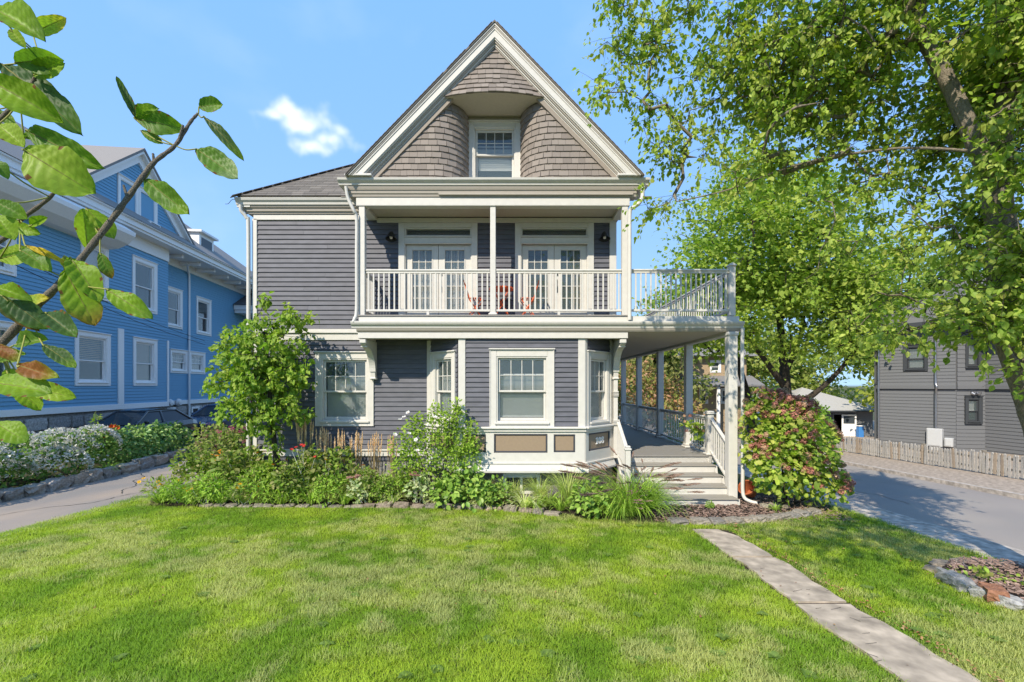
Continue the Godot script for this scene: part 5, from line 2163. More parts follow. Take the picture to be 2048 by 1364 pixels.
func crown(parent: Node3D, targets: Array, per: int, R: float, mesh: Mesh, m: Material, size: float, pal: Array, hang := 0.35, flat := 0.7, twigs := 0) -> void:
	var xs := []
	var cs := []
	var g := Geo.new()
	for t in targets:
		var base := tone(pal, 0.14)
		var n := int(per * ru(0.6, 1.4))
		var rr := R * ru(0.7, 1.3)
		var ends := []
		for k in twigs:
			var e := Vector3(rng.randfn(), rng.randfn() * flat - hang * 0.6, rng.randfn()).normalized() * rr * ru(0.7, 1.5)
			ends.append(e)
			g.tube(PackedVector3Array([t, t + e * 0.5 + UP * 0.03 * R, t + e]), PackedFloat32Array([0.0035, 0.0025, 0.001]), 3, false)
		for i in n:
			var o := Vector3(rng.randfn(), rng.randfn() * flat, rng.randfn()) * rr * 0.55
			var dir := o.normalized() * 0.8 + rv(0.45) + Vector3(0, -hang, 0)
			if twigs > 0:
				var e: Vector3 = ends[i % twigs]
				o = e * sqrt(rng.randf()) + rv(size * 0.3)
				dir = e.normalized() * 0.7 + rv(0.5) + Vector3(0, -hang, 0)
			xs.append(lxf(t + o, dir, Vector3(0, 0.8, 0.15) + rv(0.5), size * ru(0.5, 1.35)))
			var c := base.lerp(tone(pal), 0.45)
			c.a = 1.0
			cs.append(c)
	if twigs > 0:
		obj("twigs", g, M.bark, parent).set_meta("kind", "stuff")
	scatter("crown", mesh, m, xs, cs, parent)


func build_trees() -> void:
	var oval := leaf_mesh([0.0, 0.26, 0.33, 0.2, 0.0], 1.0, 0.25, 0.25)
	var mp := maple_leaf()
	# big street tree in the stone ring
	var h := thing("street_tree", "tall street tree with flaking bark rising from the stone ring, its boughs over the lawn", "tree", V(6.45, gy(6.4, 5.45), 5.45))
	var b0 := V(6.72, 0.05, 5.45)
	var trunk := [b0, V(6.66, 0.9, 5.48), V(6.5, 2.1, 5.5), V(6.05, 3.35, 5.5), V(5.96, 4.4, 5.5), V(5.93, 5.2, 5.52), V(6.0, 6.2, 5.5), V(6.25, 7.4, 5.4), V(6.4, 9.5, 5.3)]
	var limb := [V(5.97, 4.2, 5.5), V(5.82, 4.75, 5.45), V(5.66, 5.3, 5.42), V(5.42, 5.95, 5.45), V(5.22, 6.5, 5.5), V(4.98, 7.1, 5.55), V(4.9, 7.9, 5.5), V(4.5, 9.0, 5.2)]
	var low := [V(6.1, 2.9, 5.45), V(5.86, 3.05, 5.35), V(5.72, 3.5, 5.3), V(5.66, 4.0, 5.3)]
	var side := [V(5.6, 5.45, 5.4), V(4.9, 5.7, 5.8), V(4.0, 5.75, 6.3), V(3.2, 5.6, 6.8), V(2.55, 5.55, 7.1)]
	var blobs := [
		[V(1.75, 8.15, 7.0), Vector3(0.8, 0.45, 0.7), 1.6], [V(1.55, 7.35, 7.0), Vector3(0.28, 0.6, 0.35), 2.2], [V(2.2, 7.0, 7.0), Vector3(0.3, 0.45, 0.4), 1.8], [V(3.0, 8.3, 6.8), Vector3(1.1, 0.8, 1.0), 1.4],
		[V(2.75, 6.6, 7.0), Vector3(0.55, 0.6, 0.7), 1.3], [V(2.45, 5.6, 7.1), Vector3(0.5, 0.35, 0.5), 1.6], [V(3.3, 5.85, 6.6), Vector3(0.8, 0.4, 0.8), 0.7], [V(3.4, 7.0, 6.6), Vector3(0.8, 0.8, 1.0)], [V(4.3, 7.6, 6.2), Vector3(1.2, 1.2, 1.4)], [V(4.3, 6.3, 6.3), Vector3(1.0, 0.7, 1.0), 0.5],
		[V(5.5, 7.4, 5.8), Vector3(1.2, 1.3, 1.4), 1.35], [V(6.3, 6.6, 5.6), Vector3(0.9, 1.4, 1.2), 1.6], [V(4.7, 5.1, 6.3), Vector3(0.9, 0.45, 0.7), 0.4], [V(4.5, 4.3, 6.4), Vector3(0.5, 0.3, 0.5), 0.9], [V(5.3, 4.6, 6.2), Vector3(0.7, 0.5, 0.7), 0.5],
		[V(6.0, 4.9, 5.6), Vector3(0.7, 0.9, 0.8)], [V(5.5, 3.65, 6.3), Vector3(0.9, 0.35, 0.7), 1.7], [V(5.95, 5.6, 5.9), Vector3(0.6, 0.8, 0.8)], [V(5.75, 3.6, 5.0), Vector3(0.35, 0.6, 0.3), 1.6], [V(6.05, 4.3, 4.9), Vector3(0.5, 0.5, 0.4), 1.4], [V(5.9, 3.0, 5.0), Vector3(0.3, 0.4, 0.2), 2.0], [V(6.7, 5.6, 5.2), Vector3(0.7, 0.9, 0.6)], [V(5.35, 5.6, 4.9), Vector3(0.5, 0.7, 0.3), 2.0], [V(5.5, 4.6, 4.9), Vector3(0.45, 0.6, 0.3), 2.5], [V(5.75, 4.2, 4.85), Vector3(0.4, 0.8, 0.25), 3.0], [V(5.2, 5.2, 4.9), Vector3(0.5, 0.5, 0.3), 2.5], [V(5.5, 3.3, 4.95), Vector3(0.35, 0.35, 0.25), 3.0], [V(5.25, 3.85, 5.0), Vector3(0.5, 0.5, 0.35), 2.0], [V(4.95, 3.35, 5.3), Vector3(0.65, 0.22, 0.4), 3.5], [V(5.6, 6.3, 4.9), Vector3(0.5, 0.6, 0.3), 2.0], [V(5.4, 6.6, 5.2), Vector3(0.8, 0.9, 0.6)], [V(6.5, 4.6, 5.7), Vector3(0.6, 0.9, 0.8)], [V(5.0, 5.9, 6.2), Vector3(0.9, 0.7, 0.9), 0.6], [V(3.9, 6.7, 6.6), Vector3(0.9, 0.6, 0.9), 0.8], [V(6.1, 4.0, 5.4), Vector3(0.45, 0.7, 0.5)], [V(4.4, 9.3, 5.0), Vector3(2.0, 0.9, 1.6), 0.3], [V(2.4, 7.0, 0.9), Vector3(1.5, 0.6, 1.2), 0.45], [V(0.9, 7.6, -0.4), Vector3(1.5, 0.6, 1.2), 0.4], [V(3.6, 7.6, 2.2), Vector3(1.0, 0.5, 1.0), 0.4]]
	var tg := targets_in(blobs, 25.0, 0.15)
	grow(h, [[trunk, 0.36, 0.07, 0.4], [limb, 0.125, 0.05], [low, 0.045, 0.02], [side, 0.02, 0.008]], tg, M.palebark, 0.0036, 0.3, 0.48)
	var pal := [Color(0.17, 0.25, 0.035), Color(0.23, 0.31, 0.05), Color(0.12, 0.19, 0.03), Color(0.33, 0.37, 0.09), Color(0.23, 0.24, 0.05)]
	crown(h, tg, 47, 0.34, oval, M.leaf, 0.078, pal, 0.5, 0.8, 5)
	# maple across the street
	h = thing("maple_tree", "broad green maple with spreading dark limbs across the street by the garage", "tree", V(15.0, gy(15, 25), 25))
	trunk = [V(15.0, gy(15, 25) - 0.1, 25), V(15.05, 1.4, 25), V(15.0, 2.9, 25), V(14.9, 4.4, 25), V(14.6, 7.5, 25), V(14.2, 11.0, 24.8)]
	var t2 := [V(15.0, 2.6, 25), V(14.0, 3.6, 24.6), V(12.6, 5.0, 24.0), V(11.0, 6.6, 23.4)]
	var t3 := [V(15.05, 1.2, 25), V(16.4, 2.2, 24.7), V(17.6, 3.5, 24.4), V(18.6, 5.2, 24.0)]
	var t4 := [V(14.98, 3.3, 25), V(15.9, 5.0, 25.3), V(16.6, 7.5, 25.6)]
	blobs = [[V(13.4, 10.2, 23.8), Vector3(5.2, 4.2, 4.4)], [V(10.2, 7.4, 22.8), Vector3(3.2, 2.8, 2.8)], [V(16.6, 7.8, 24.2), Vector3(3.6, 3.2, 3.2)], [V(8.3, 6.0, 22.6), Vector3(1.9, 2.0, 1.8)], [V(13.0, 14.0, 24.0), Vector3(2.8, 2.2, 2.8)], [V(17.8, 5.2, 24.0), Vector3(2.6, 1.0, 2.0)], [V(18.6, 8.2, 24.6), Vector3(3.2, 3.0, 2.8)], [V(20.2, 6.2, 25.2), Vector3(2.6, 1.6, 1.8)], [V(15.4, 4.6, 23.6), Vector3(2.6, 0.7, 1.6)], [V(12.8, 5.4, 23.4), Vector3(2.4, 0.9, 1.6)], [V(10.4, 4.7, 23.0), Vector3(2.0, 0.9, 1.6)]]
	tg = targets_in(blobs, 0.85, 0.16)
	grow(h, [[trunk, 0.42, 0.1], [t2, 0.2, 0.07], [t3, 0.2, 0.07], [t4, 0.18, 0.06]], tg, M.bark, 0.014, 0.7, 0.45)
	pal = [Color(0.17, 0.24, 0.035), Color(0.22, 0.29, 0.045), Color(0.11, 0.18, 0.028), Color(0.29, 0.33, 0.06)]
	crown(h, tg, 66, 1.0, mp, M.leaf, 0.2, pal, 0.35, 0.55)
	# second trunk leaning behind it
	h = thing("leaning_tree", "slim tree with a leaning grey trunk beside the far house", "tree", V(14.6, gy(14.6, 28), 28))
	tg = targets_in([[V(12.6, 7.5, 28), Vector3(2.6, 2.4, 2.2)], [V(14.8, 9.0, 28), Vector3(2.4, 2.2, 2.2)]], 0.8)
	grow(h, [[[V(14.9, gy(14.6, 28) - 0.1, 28), V(14.5, 1.8, 28), V(13.9, 4.0, 28), V(13.3, 6.5, 28)], 0.3, 0.12]], tg, M.bark, 0.014, 0.7, 0.45)
	crown(h, tg, 38, 1.0, mp, M.leaf, 0.28, pal, 0.35, 0.6)
	# trees in the distance
	var yel := [Color(0.2, 0.24, 0.055), Color(0.15, 0.2, 0.045), Color(0.25, 0.26, 0.09)]
	var mid := [Color(0.09, 0.15, 0.03), Color(0.13, 0.19, 0.04), Color(0.18, 0.22, 0.05)]
	var dark := [Color(0.05, 0.095, 0.025), Color(0.08, 0.13, 0.03)]
	var spec := [
		["pine_tree", "pale olive pine rising behind the reddish dogwood", V(12.4, -0.8, 40), 4.4, 9.6, [Color(0.17, 0.19, 0.06), Color(0.13, 0.16, 0.05), Color(0.21, 0.2, 0.09)]],
		["background_tree", "dark green tree behind the far brick house", V(20.5, -0.8, 51), 5.0, 12.5, dark],
		["background_tree", "yellow green tree beside the far house, behind the leaning trunk", V(24.5, -1.0, 46), 4.4, 10.5, yel],
		["background_tree", "yellowish bushy tree directly behind the garage roof", V(33.5, -2.0, 53), 5.4, 9.5, yel],
		["background_tree", "bright low tree between the garage and the grey house", V(31.5, -1.6, 36.5), 2.7, 6.4, [Color(0.24, 0.25, 0.04), Color(0.17, 0.21, 0.04)]],
		["background_tree", "tall green tree behind the roof of the grey house", V(37.0, -1.2, 42), 6.0, 15.0, mid],
		["background_tree", "round mid green tree behind the porch end", V(9.5, -0.5, 46), 4.0, 7.6, mid],
		["background_tree", "green tree glimpsed over the porch rail beyond the dogwood", V(17.0, -0.8, 56), 5.5, 11.5, mid]]
	for s in spec:
		var p: Vector3 = s[2]
		h = thing(s[0], s[1], "tree", p, "")
		var r: float = s[3]
		var top: float = s[4]
		var bb := []
		for k in 9:
			var a := TAU * k / 9.0 + ru(0, 0.5)
			var lv: float = ru(0.32, 0.95)
			var rr := r * (1.1 - 0.75 * absf(lv - 0.5))
			bb.append([p + Vector3(cos(a) * rr * 0.55, top * lv, sin(a) * rr * 0.55), Vector3(rr * 0.55, top * 0.17, rr * 0.55)])
		bb.append([p + Vector3(0, top * 0.6, 0), Vector3(r * 0.7, top * 0.33, r * 0.7)])
		tg = targets_in(bb, 0.28)
		grow(h, [[[p, p + Vector3(0.2, top * 0.3, 0), p + Vector3(0, top * 0.75, 0.2)], r * 0.07, r * 0.025]], tg, M.bark, 0.02, 1.0, 0.45, 5)
		crown(h, tg, 34, 1.15, oval, M.leaf, 0.42, s[5], 0.3, 0.6)


func young_tree() -> void:
	var oval := leaf_mesh([0.0, 0.25, 0.34, 0.2, 0.0], 1.0, 0.3, 0.3)
	var h := thing("young_tree", "small leafy tree with a vine-wrapped trunk at the house corner", "tree", V(-5.4, 0.05, 10.2))
	var trunk := [V(-5.42, 0.0, 10.2), V(-5.40, 0.7, 10.2), V(-5.45, 1.4, 10.18), V(-5.5, 2.1, 10.15), V(-5.6, 3.0, 10.2), V(-5.65, 3.8, 10.2)]
	var blobs := [[V(-5.72, 3.0, 10.1), Vector3(1.05, 1.1, 0.75), 1.3], [V(-6.2, 2.6, 10.0), Vector3(0.6, 0.6, 0.5)], [V(-5.0, 3.1, 10.1), Vector3(0.55, 0.75, 0.5)], [V(-5.4, 4.0, 10.2), Vector3(0.8, 0.42, 0.5)], [V(-6.3, 3.45, 10.1), Vector3(0.5, 0.5, 0.4)], [V(-5.3, 2.1, 10.1), Vector3(0.8, 0.4, 0.5)], [V(-5.95, 1.95, 10.0), Vector3(0.6, 0.35, 0.45)], [V(-6.75, 2.75, 10.0), Vector3(0.3, 0.35, 0.3)], [V(-5.72, 4.55, 10.2), Vector3(0.1, 0.3, 0.1), 6.0], [V(-4.95, 4.15, 10.3), Vector3(0.4, 0.3, 0.3)]]
	var tg := targets_in(blobs, 30.0)
	grow(h, [[trunk, 0.075, 0.03]], tg, M.bark, 0.004, 0.2, 0.45)
	var pal := [Color(0.15, 0.24, 0.03), Color(0.21, 0.3, 0.04), Color(0.10, 0.17, 0.025), Color(0.26, 0.31, 0.06)]
	crown(h, tg, 25, 0.19, oval, M.leaf, 0.112, pal, 0.45, 0.8, 3)
	foliage("vine", h, [[V(-5.43, 1.35, 10.14), Vector3(0.19, 0.5, 0.19)], [V(-5.4, 0.55, 10.12), Vector3(0.3, 0.45, 0.25)]], 420, oval, M.leaf, 0.10, [Color(0.17, 0.24, 0.03), Color(0.22, 0.28, 0.05), Color(0.12, 0.18, 0.03)], 0.4, 0.6)


# ribbons that arch out of one foot
func blades(n: int, ln: float, w: float, spread: float, lean: Vector2, bend: float, pal: Array, foot := 0.08, segs := 5) -> Geo:
	var g := Geo.new()
	for i in n:
		var az := ru(0, TAU)
		var out := Vector3(cos(az), 0, sin(az))
		var el := ru(lean.x, lean.y)
		var l := ln * ru(0.6, 1.15)
		var p := out * ru(0, foot)
		var side := out.cross(UP).rotated(UP, ru(-0.8, 0.8))
		var c := tone(pal)
		var last := p
		var lw := w
		for k in segs:
			var t := float(k + 1) / segs
			var a := el + bend * ru(0.85, 1.15) * t * t * spread
			var q := last + (UP * cos(a) + out * sin(a)) * (l / segs)
			var nw := w * (1.0 - pow(t, 2.2))
			g.col = c.lerp(c * 1.15, t)
			if k == segs - 1:
				g.tri(last - side * lw, last + side * lw, q)
			else:
				g.quad(last - side * lw, last + side * lw, q + side * nw, q - side * nw)
			last = q
			lw = nw
	return g


func plume(ln: float, r: float, n: int, c: Color) -> ArrayMesh:
	var g := Geo.new()
	for i in n:
		var t := rng.randf()
		var az := ru(0, TAU)
		var out := Vector3(cos(az), 0, sin(az))
		var rr := r * sin(PI * clampf(t * 0.85 + 0.12, 0, 1))
		var p := UP * ln * t
		g.col = c * ru(0.7, 1.25)
		g.tri(p, p + out * rr + UP * (0.04 + rr), p + UP * 0.035 + out.cross(UP) * 0.007)
	g.tube(PackedVector3Array([Vector3.ZERO, UP * ln]), PackedFloat32Array([r * 0.35, r * 0.1]), 5)
	return g.mesh()


func flower_mesh(petals: int, r: float, col: Color, eye: Color, cup := 0.25) -> ArrayMesh:
	var g := Geo.new()
	for i in petals:
		var a := TAU * i / petals
		var d := Vector3(cos(a), cup, sin(a)).normalized()
		var s := Vector3(-sin(a), 0, cos(a)) * r * 1.8 / petals
		g.col = col * ru(0.88, 1.1)
		g.quad(d * r * 0.15 - s * 0.4, d * r * 0.65 - s, d * r, d * r * 0.65 + s)
		g.tri(d * r * 0.15 - s * 0.4, d * r * 0.65 + s, d * r * 0.15 + s * 0.4)
	g.col = eye
	g.lathe(PackedVector2Array([Vector2(r * 0.28, 0.0), Vector2(r * 0.2, r * 0.2), Vector2(0.0005, r * 0.26)]), 7)
	return g.mesh()


func blooms(h: Node3D, mesh: Mesh, m: Material, at: Array, called := "flower") -> void:
	for p in at:
		put(called, mesh, m, h, Transform3D(Basis.from_euler(Vector3(ru(0.1, 1.0), ru(-0.6, 0.6), ru(-0.4, 0.4))), p))


func build_things() -> void:
	# bistro set on the balcony
	var t := thing("bistro_table", "round orange folding metal table on the balcony behind the middle post", "table", V(-0.32, 4.245, 10.66))
	var g := Geo.new()
	g.lathe(PackedVector2Array([Vector2(0.001, 0.71), Vector2(0.29, 0.71), Vector2(0.30, 0.702), Vector2(0.30, 0.675), Vector2(0.285, 0.672), Vector2(0.001, 0.69)]), 28, Transform3D(Basis.IDENTITY, t.position))
	obj("tabletop", g, M.orange, t)
	for s in [-1, 1]:
		for z in [-0.2, 0.2]:
			g = Geo.new()
			var p := t.position
			g.tube(PackedVector3Array([p + Vector3(-0.2 * s, 0.0, z), p + Vector3(0.2 * s, 0.68, z * 0.9)]), PackedFloat32Array([0.011, 0.011]), 6)
			obj("leg", g, M.orange, t)
		g = Geo.new()
		var q := t.position + Vector3(0.185 * s, 0.02, 0)
		g.tube(PackedVector3Array([q + Vector3(0, 0, -0.2), q + Vector3(0, 0, 0.2)]), PackedFloat32Array([0.009, 0.009]), 6)
		obj("crossbar", g, M.orange, t)
	for s in [-1, 1]:
		var at := V(-0.32 + s * 0.62, 4.245, 10.68)
		var c := thing("folding_chair", "orange folding slatted chair beside the %s" % ("left-hand balcony door" if s < 0 else "right-hand balcony door"), "chair", at, "orange bistro chairs")
		# sits facing the table: s is the side of its back
		for z in [-0.18, 0.18]:
			g = Geo.new()
			g.tube(PackedVector3Array([at + Vector3(-0.16 * s, 0, z), at + Vector3(0.14 * s, 0.45, z), at + Vector3(0.26 * s, 0.86, z)]), PackedFloat32Array([0.011, 0.011, 0.011]), 6)
			obj("leg", g, M.orange, c)
			g = Geo.new()
			g.tube(PackedVector3Array([at + Vector3(0.19 * s, 0, z * 0.85), at + Vector3(-0.17 * s, 0.44, z * 0.85)]), PackedFloat32Array([0.011, 0.011]), 6)
			obj("leg", g, M.orange, c)
		for k in 7:
			g = Geo.new()
			g.box(at + Vector3((-0.17 + k * 0.052) * s, 0.455, 0), Vector3(0.036, 0.014, 0.37), Basis.IDENTITY, 0.003)
			obj("seat_slat", g, M.orange, c)
		for k in 3:
			g = Geo.new()
			g.box(at + Vector3((0.205 + k * 0.025) * s, 0.66 + k * 0.085, 0), Vector3(0.012, 0.05, 0.37), Basis(Vector3.BACK, -0.28 * s), 0.003)
			obj("back_slat", g, M.orange, c)
	# wall lamps
	for s in 2:
		var x := -3.0 + 0.0 if s == 0 else 2.17
		var p := V(x, 6.22, 11.04)
		var l := thing("wall_lamp", "black bell shaped wall lamp beside the %s balcony door" % ("left-hand" if s == 0 else "right-hand"), "lamp", p, "balcony wall lamps")
		g = Geo.new()
		g.box(p + Vector3(0, 0.06, 0.0), Vector3(0.12, 0.16, 0.03), Basis.IDENTITY, 0.012)
		obj("backplate", g, M.black, l)
		g = Geo.new()
		g.tube(curve([p + Vector3(0, 0.08, 0.01), p + Vector3(0, 0.17, 0.06), p + Vector3(0, 0.15, 0.14)], 5), PackedFloat32Array([0.012, 0.012, 0.012, 0.012, 0.012, 0.012, 0.012, 0.012, 0.012, 0.012, 0.012]), 6)
		obj("arm", g, M.black, l)
		g = Geo.new()
		g.lathe(PackedVector2Array([Vector2(0.001, 0.14), Vector2(0.04, 0.13), Vector2(0.075, 0.07), Vector2(0.12, -0.03), Vector2(0.135, -0.06), Vector2(0.125, -0.06), Vector2(0.07, 0.05), Vector2(0.001, 0.1)]), 16, Transform3D(Basis(Vector3.RIGHT, -0.25), p + Vector3(0, 0.03, 0.14)))
		obj("shade", g, M.black, l)
		g = Geo.new()
		g.lathe(PackedVector2Array([Vector2(0.001, -0.05), Vector2(0.03, -0.04), Vector2(0.04, 0.0), Vector2(0.02, 0.05)]), 10, Transform3D(Basis.IDENTITY, p + Vector3(0, 0.03, 0.14)))
		obj("bulb", g, M.white, l)
	# terracotta pot lying by the downspout
	t = thing("terracotta_pot", "broken orange terracotta pot lying behind the downspout at the stair foot", "pot", V(5.45, 0.05, 10.35))
	g = Geo.new()
	g.lathe(PackedVector2Array([Vector2(0.001, 0.0), Vector2(0.10, 0.0), Vector2(0.16, 0.26), Vector2(0.18, 0.26), Vector2(0.185, 0.32), Vector2(0.16, 0.32), Vector2(0.095, 0.03), Vector2(0.001, 0.03)]), 20, Transform3D(Basis.from_euler(Vector3(0.3, 0.4, 0.9)), V(5.42, 0.17, 10.3)))
	obj("body", g, M.terracotta, t)
	# cars behind the hedge
	car(V(-14.55, gy(-14.5, 17.4), 17.4), "dark sedan parked behind the white flowering hedge", M.carpaint)
	car(V(-14.7, gy(-14.7, 22.6), 22.6), "dark blue sedan parked by the basement door of the blue house", M.bluecar)
	# red stair rail by the blue house
	t = thing("red_stair", "small red wooden stair with railing at the far end of the blue house", "stairs", V(-17.2, 0.3, 27.5))
	for k in 5:
		bar("step", V(-17.6, 0.3 + k * 0.2, 27.0 + k * 0.3), V(-16.4, 0.36 + k * 0.2, 27.32 + k * 0.3), M.redwood, t)
	for k in 7:
		bar("baluster", V(-16.42, 0.35 + k * 0.16, 27.0 + k * 0.24), V(-16.36, 1.35 + k * 0.16, 27.05 + k * 0.24), M.redwood, t, 0.0)
	g = Geo.new()
	g.box(V(-16.39, 1.88, 27.75), Vector3(0.09, 0.07, 1.9), Basis(Vector3.RIGHT, atan2(0.16, 0.24)), 0.01)
	obj("handrail", g, M.redwood, t)
	# blue bin by the garage
	t = thing("recycling_bin", "small blue bin in front of the open garage door", "bin", V(29.9, -2.0, 39.0))
	g = Geo.new()
	g.box(V(29.9, -1.35, 39.0), Vector3(0.42, 1.0, 0.42), Basis.IDENTITY, 0.05)
	obj("body", g, mat(L(0.05, 0.2, 0.5), 0.5), t)
	bar("lid", V(29.65, -0.85, 38.75), V(30.15, -0.78, 39.25), M.white, t, 0.02)
	# telephone lines crossing in front of the blue house
	for k in 2:
		var a := V(-13.9, 6.2 + k * 0.25, 11.8)
		var b := V(-16.95, 4.9 + k * 0.2, 24.6)
		t = thing("utility_wire", "thin black wire strung along the blue house, the %s of two" % ("lower" if k == 0 else "upper"), "wire", a, "wires along the blue house")
		pipe("strand", [a, a.lerp(b, 0.5) - UP * 0.25, b], 0.012, M.black, t, 5)


func car(at: Vector3, label: String, paint: Material) -> void:
	var h := thing("parked_car", label, "car", at, "cars parked beside the blue house")
	# stations along the car (towards the camera is its nose): z, half width, bottom, belt
	var st := [[2.2, 0.62, 0.42, 0.62], [2.12, 0.78, 0.28, 0.70], [1.5, 0.86, 0.22, 0.84], [0.9, 0.88, 0.22, 0.92], [0.0, 0.89, 0.22, 0.95], [-1.2, 0.88, 0.22, 0.97], [-1.8, 0.84, 0.24, 0.98], [-2.15, 0.76, 0.3, 0.9], [-2.22, 0.6, 0.45, 0.75]]
	var g := Geo.new()
	var ring := func(s: Array) -> Array:
		var r := []
		for q in [[-0.85, 0.0], [-1.0, 0.25], [-1.0, 0.7], [-0.93, 0.95], [-0.8, 1.0], [0.8, 1.0], [0.93, 0.95], [1.0, 0.7], [1.0, 0.25], [0.85, 0.0]]:
			r.append(at + Vector3(q[0] * s[1], lerpf(s[2], s[3], q[1]), s[0]))
		return r
	for i in st.size() - 1:
		var a: Array = ring.call(st[i])
		var b: Array = ring.call(st[i + 1])
		for k in a.size():
			var j := (k + 1) % a.size()
			g.oquad(a[k], a[j], b[j], b[k], at + Vector3(0, 0.55, (st[i][0] + st[i + 1][0]) * 0.5))
	for e in [0, st.size() - 1]:
		var a: Array = ring.call(st[e])
		for k in range(1, a.size() - 1):
			g.otri(a[0], a[k], a[k + 1], at + Vector3(0, 0.55, 0))
	obj("body", g, paint, h)
	# cabin: glass lower part and a roof with pillars
	var base := [[0.98, 0.76], [-1.75, 0.72]]
	var roofz := [0.25, -1.1]
	var y0 := 0.92
	var y1 := 1.36
	g = Geo.new()
	var lowr := [Vector3(-0.78, y0, 1.05), Vector3(0.78, y0, 1.05), Vector3(0.76, y0, -1.8), Vector3(-0.76, y0, -1.8)]
	var upr := [Vector3(-0.58, y1, 0.3), Vector3(0.58, y1, 0.3), Vector3(0.58, y1, -1.1), Vector3(-0.58, y1, -1.1)]
	for k in 4:
		var j := (k + 1) % 4
		g.oquad(at + lowr[k], at + lowr[j], at + upr[j], at + upr[k], at + Vector3(0, 1.1, -0.35))
	obj("window", g, M.carglass, h)
	g = Geo.new()
	for k in 4:
		g.tube(PackedVector3Array([at + lowr[k] * Vector3(1.01, 1, 1.01), at + upr[k] + UP * 0.01]), PackedFloat32Array([0.045, 0.04]), 6)
		var j := (k + 1) % 4
		g.tube(PackedVector3Array([at + upr[k], at + upr[j]]), PackedFloat32Array([0.035, 0.035]), 6)
	for s in [-1, 1]:
		g.tube(PackedVector3Array([at + Vector3(0.785 * s, y0, -0.25), at + Vector3(0.585 * s, y1, -0.3)]), PackedFloat32Array([0.04, 0.035]), 6)
	g.prism(PackedVector2Array([Vector2(0.34, y1), Vector2(0.2, y1 + 0.06), Vector2(-0.4, y1 + 0.09), Vector2(-1.0, y1 + 0.05), Vector2(-1.14, y1)]), at + Vector3(-0.56, 0, 0), Vector3.BACK, UP, Vector3(1.12, 0, 0))
	obj("roof", g, paint, h)
	for z in [1.35, -1.4]:
		for s in [-1, 1]:
			g = Geo.new()
			g.lathe(PackedVector2Array([Vector2(0.2, -0.11), Vector2(0.31, -0.1), Vector2(0.325, -0.05), Vector2(0.325, 0.05), Vector2(0.31, 0.1), Vector2(0.2, 0.11)]), 18, Transform3D(Basis(Vector3.BACK, PI / 2), at + Vector3(0.80 * s, 0.325, z)))
			var w := obj("wheel", g, M.rubber, h)
			g = Geo.new()
			g.lathe(PackedVector2Array([Vector2(0.001, 0.09 * s), Vector2(0.2, 0.1 * s), Vector2(0.205, -0.1 * s)]), 14, Transform3D(Basis(Vector3.BACK, -PI / 2), at + Vector3(0.80 * s, 0.325, z)))
			obj("rim", g, M.steel, w)
	for s in [-1, 1]:
		g = Geo.new()
		g.box(at + Vector3(0.58 * s, 0.62, 2.12), Vector3(0.3, 0.12, 0.12), Basis(Vector3.UP, 0.3 * s), 0.04)
		obj("headlight", g, M.white, h)
		g = Geo.new()
		g.box(at + Vector3(0.92 * s, 1.0, 0.75), Vector3(0.16, 0.11, 0.1), Basis.IDENTITY, 0.03)
		obj("mirror", g, paint, h)


func plant(called: String, label: String, category: String, group := "") -> Node3D:
	return thing(called, label, category, Vector3.ZERO, group)


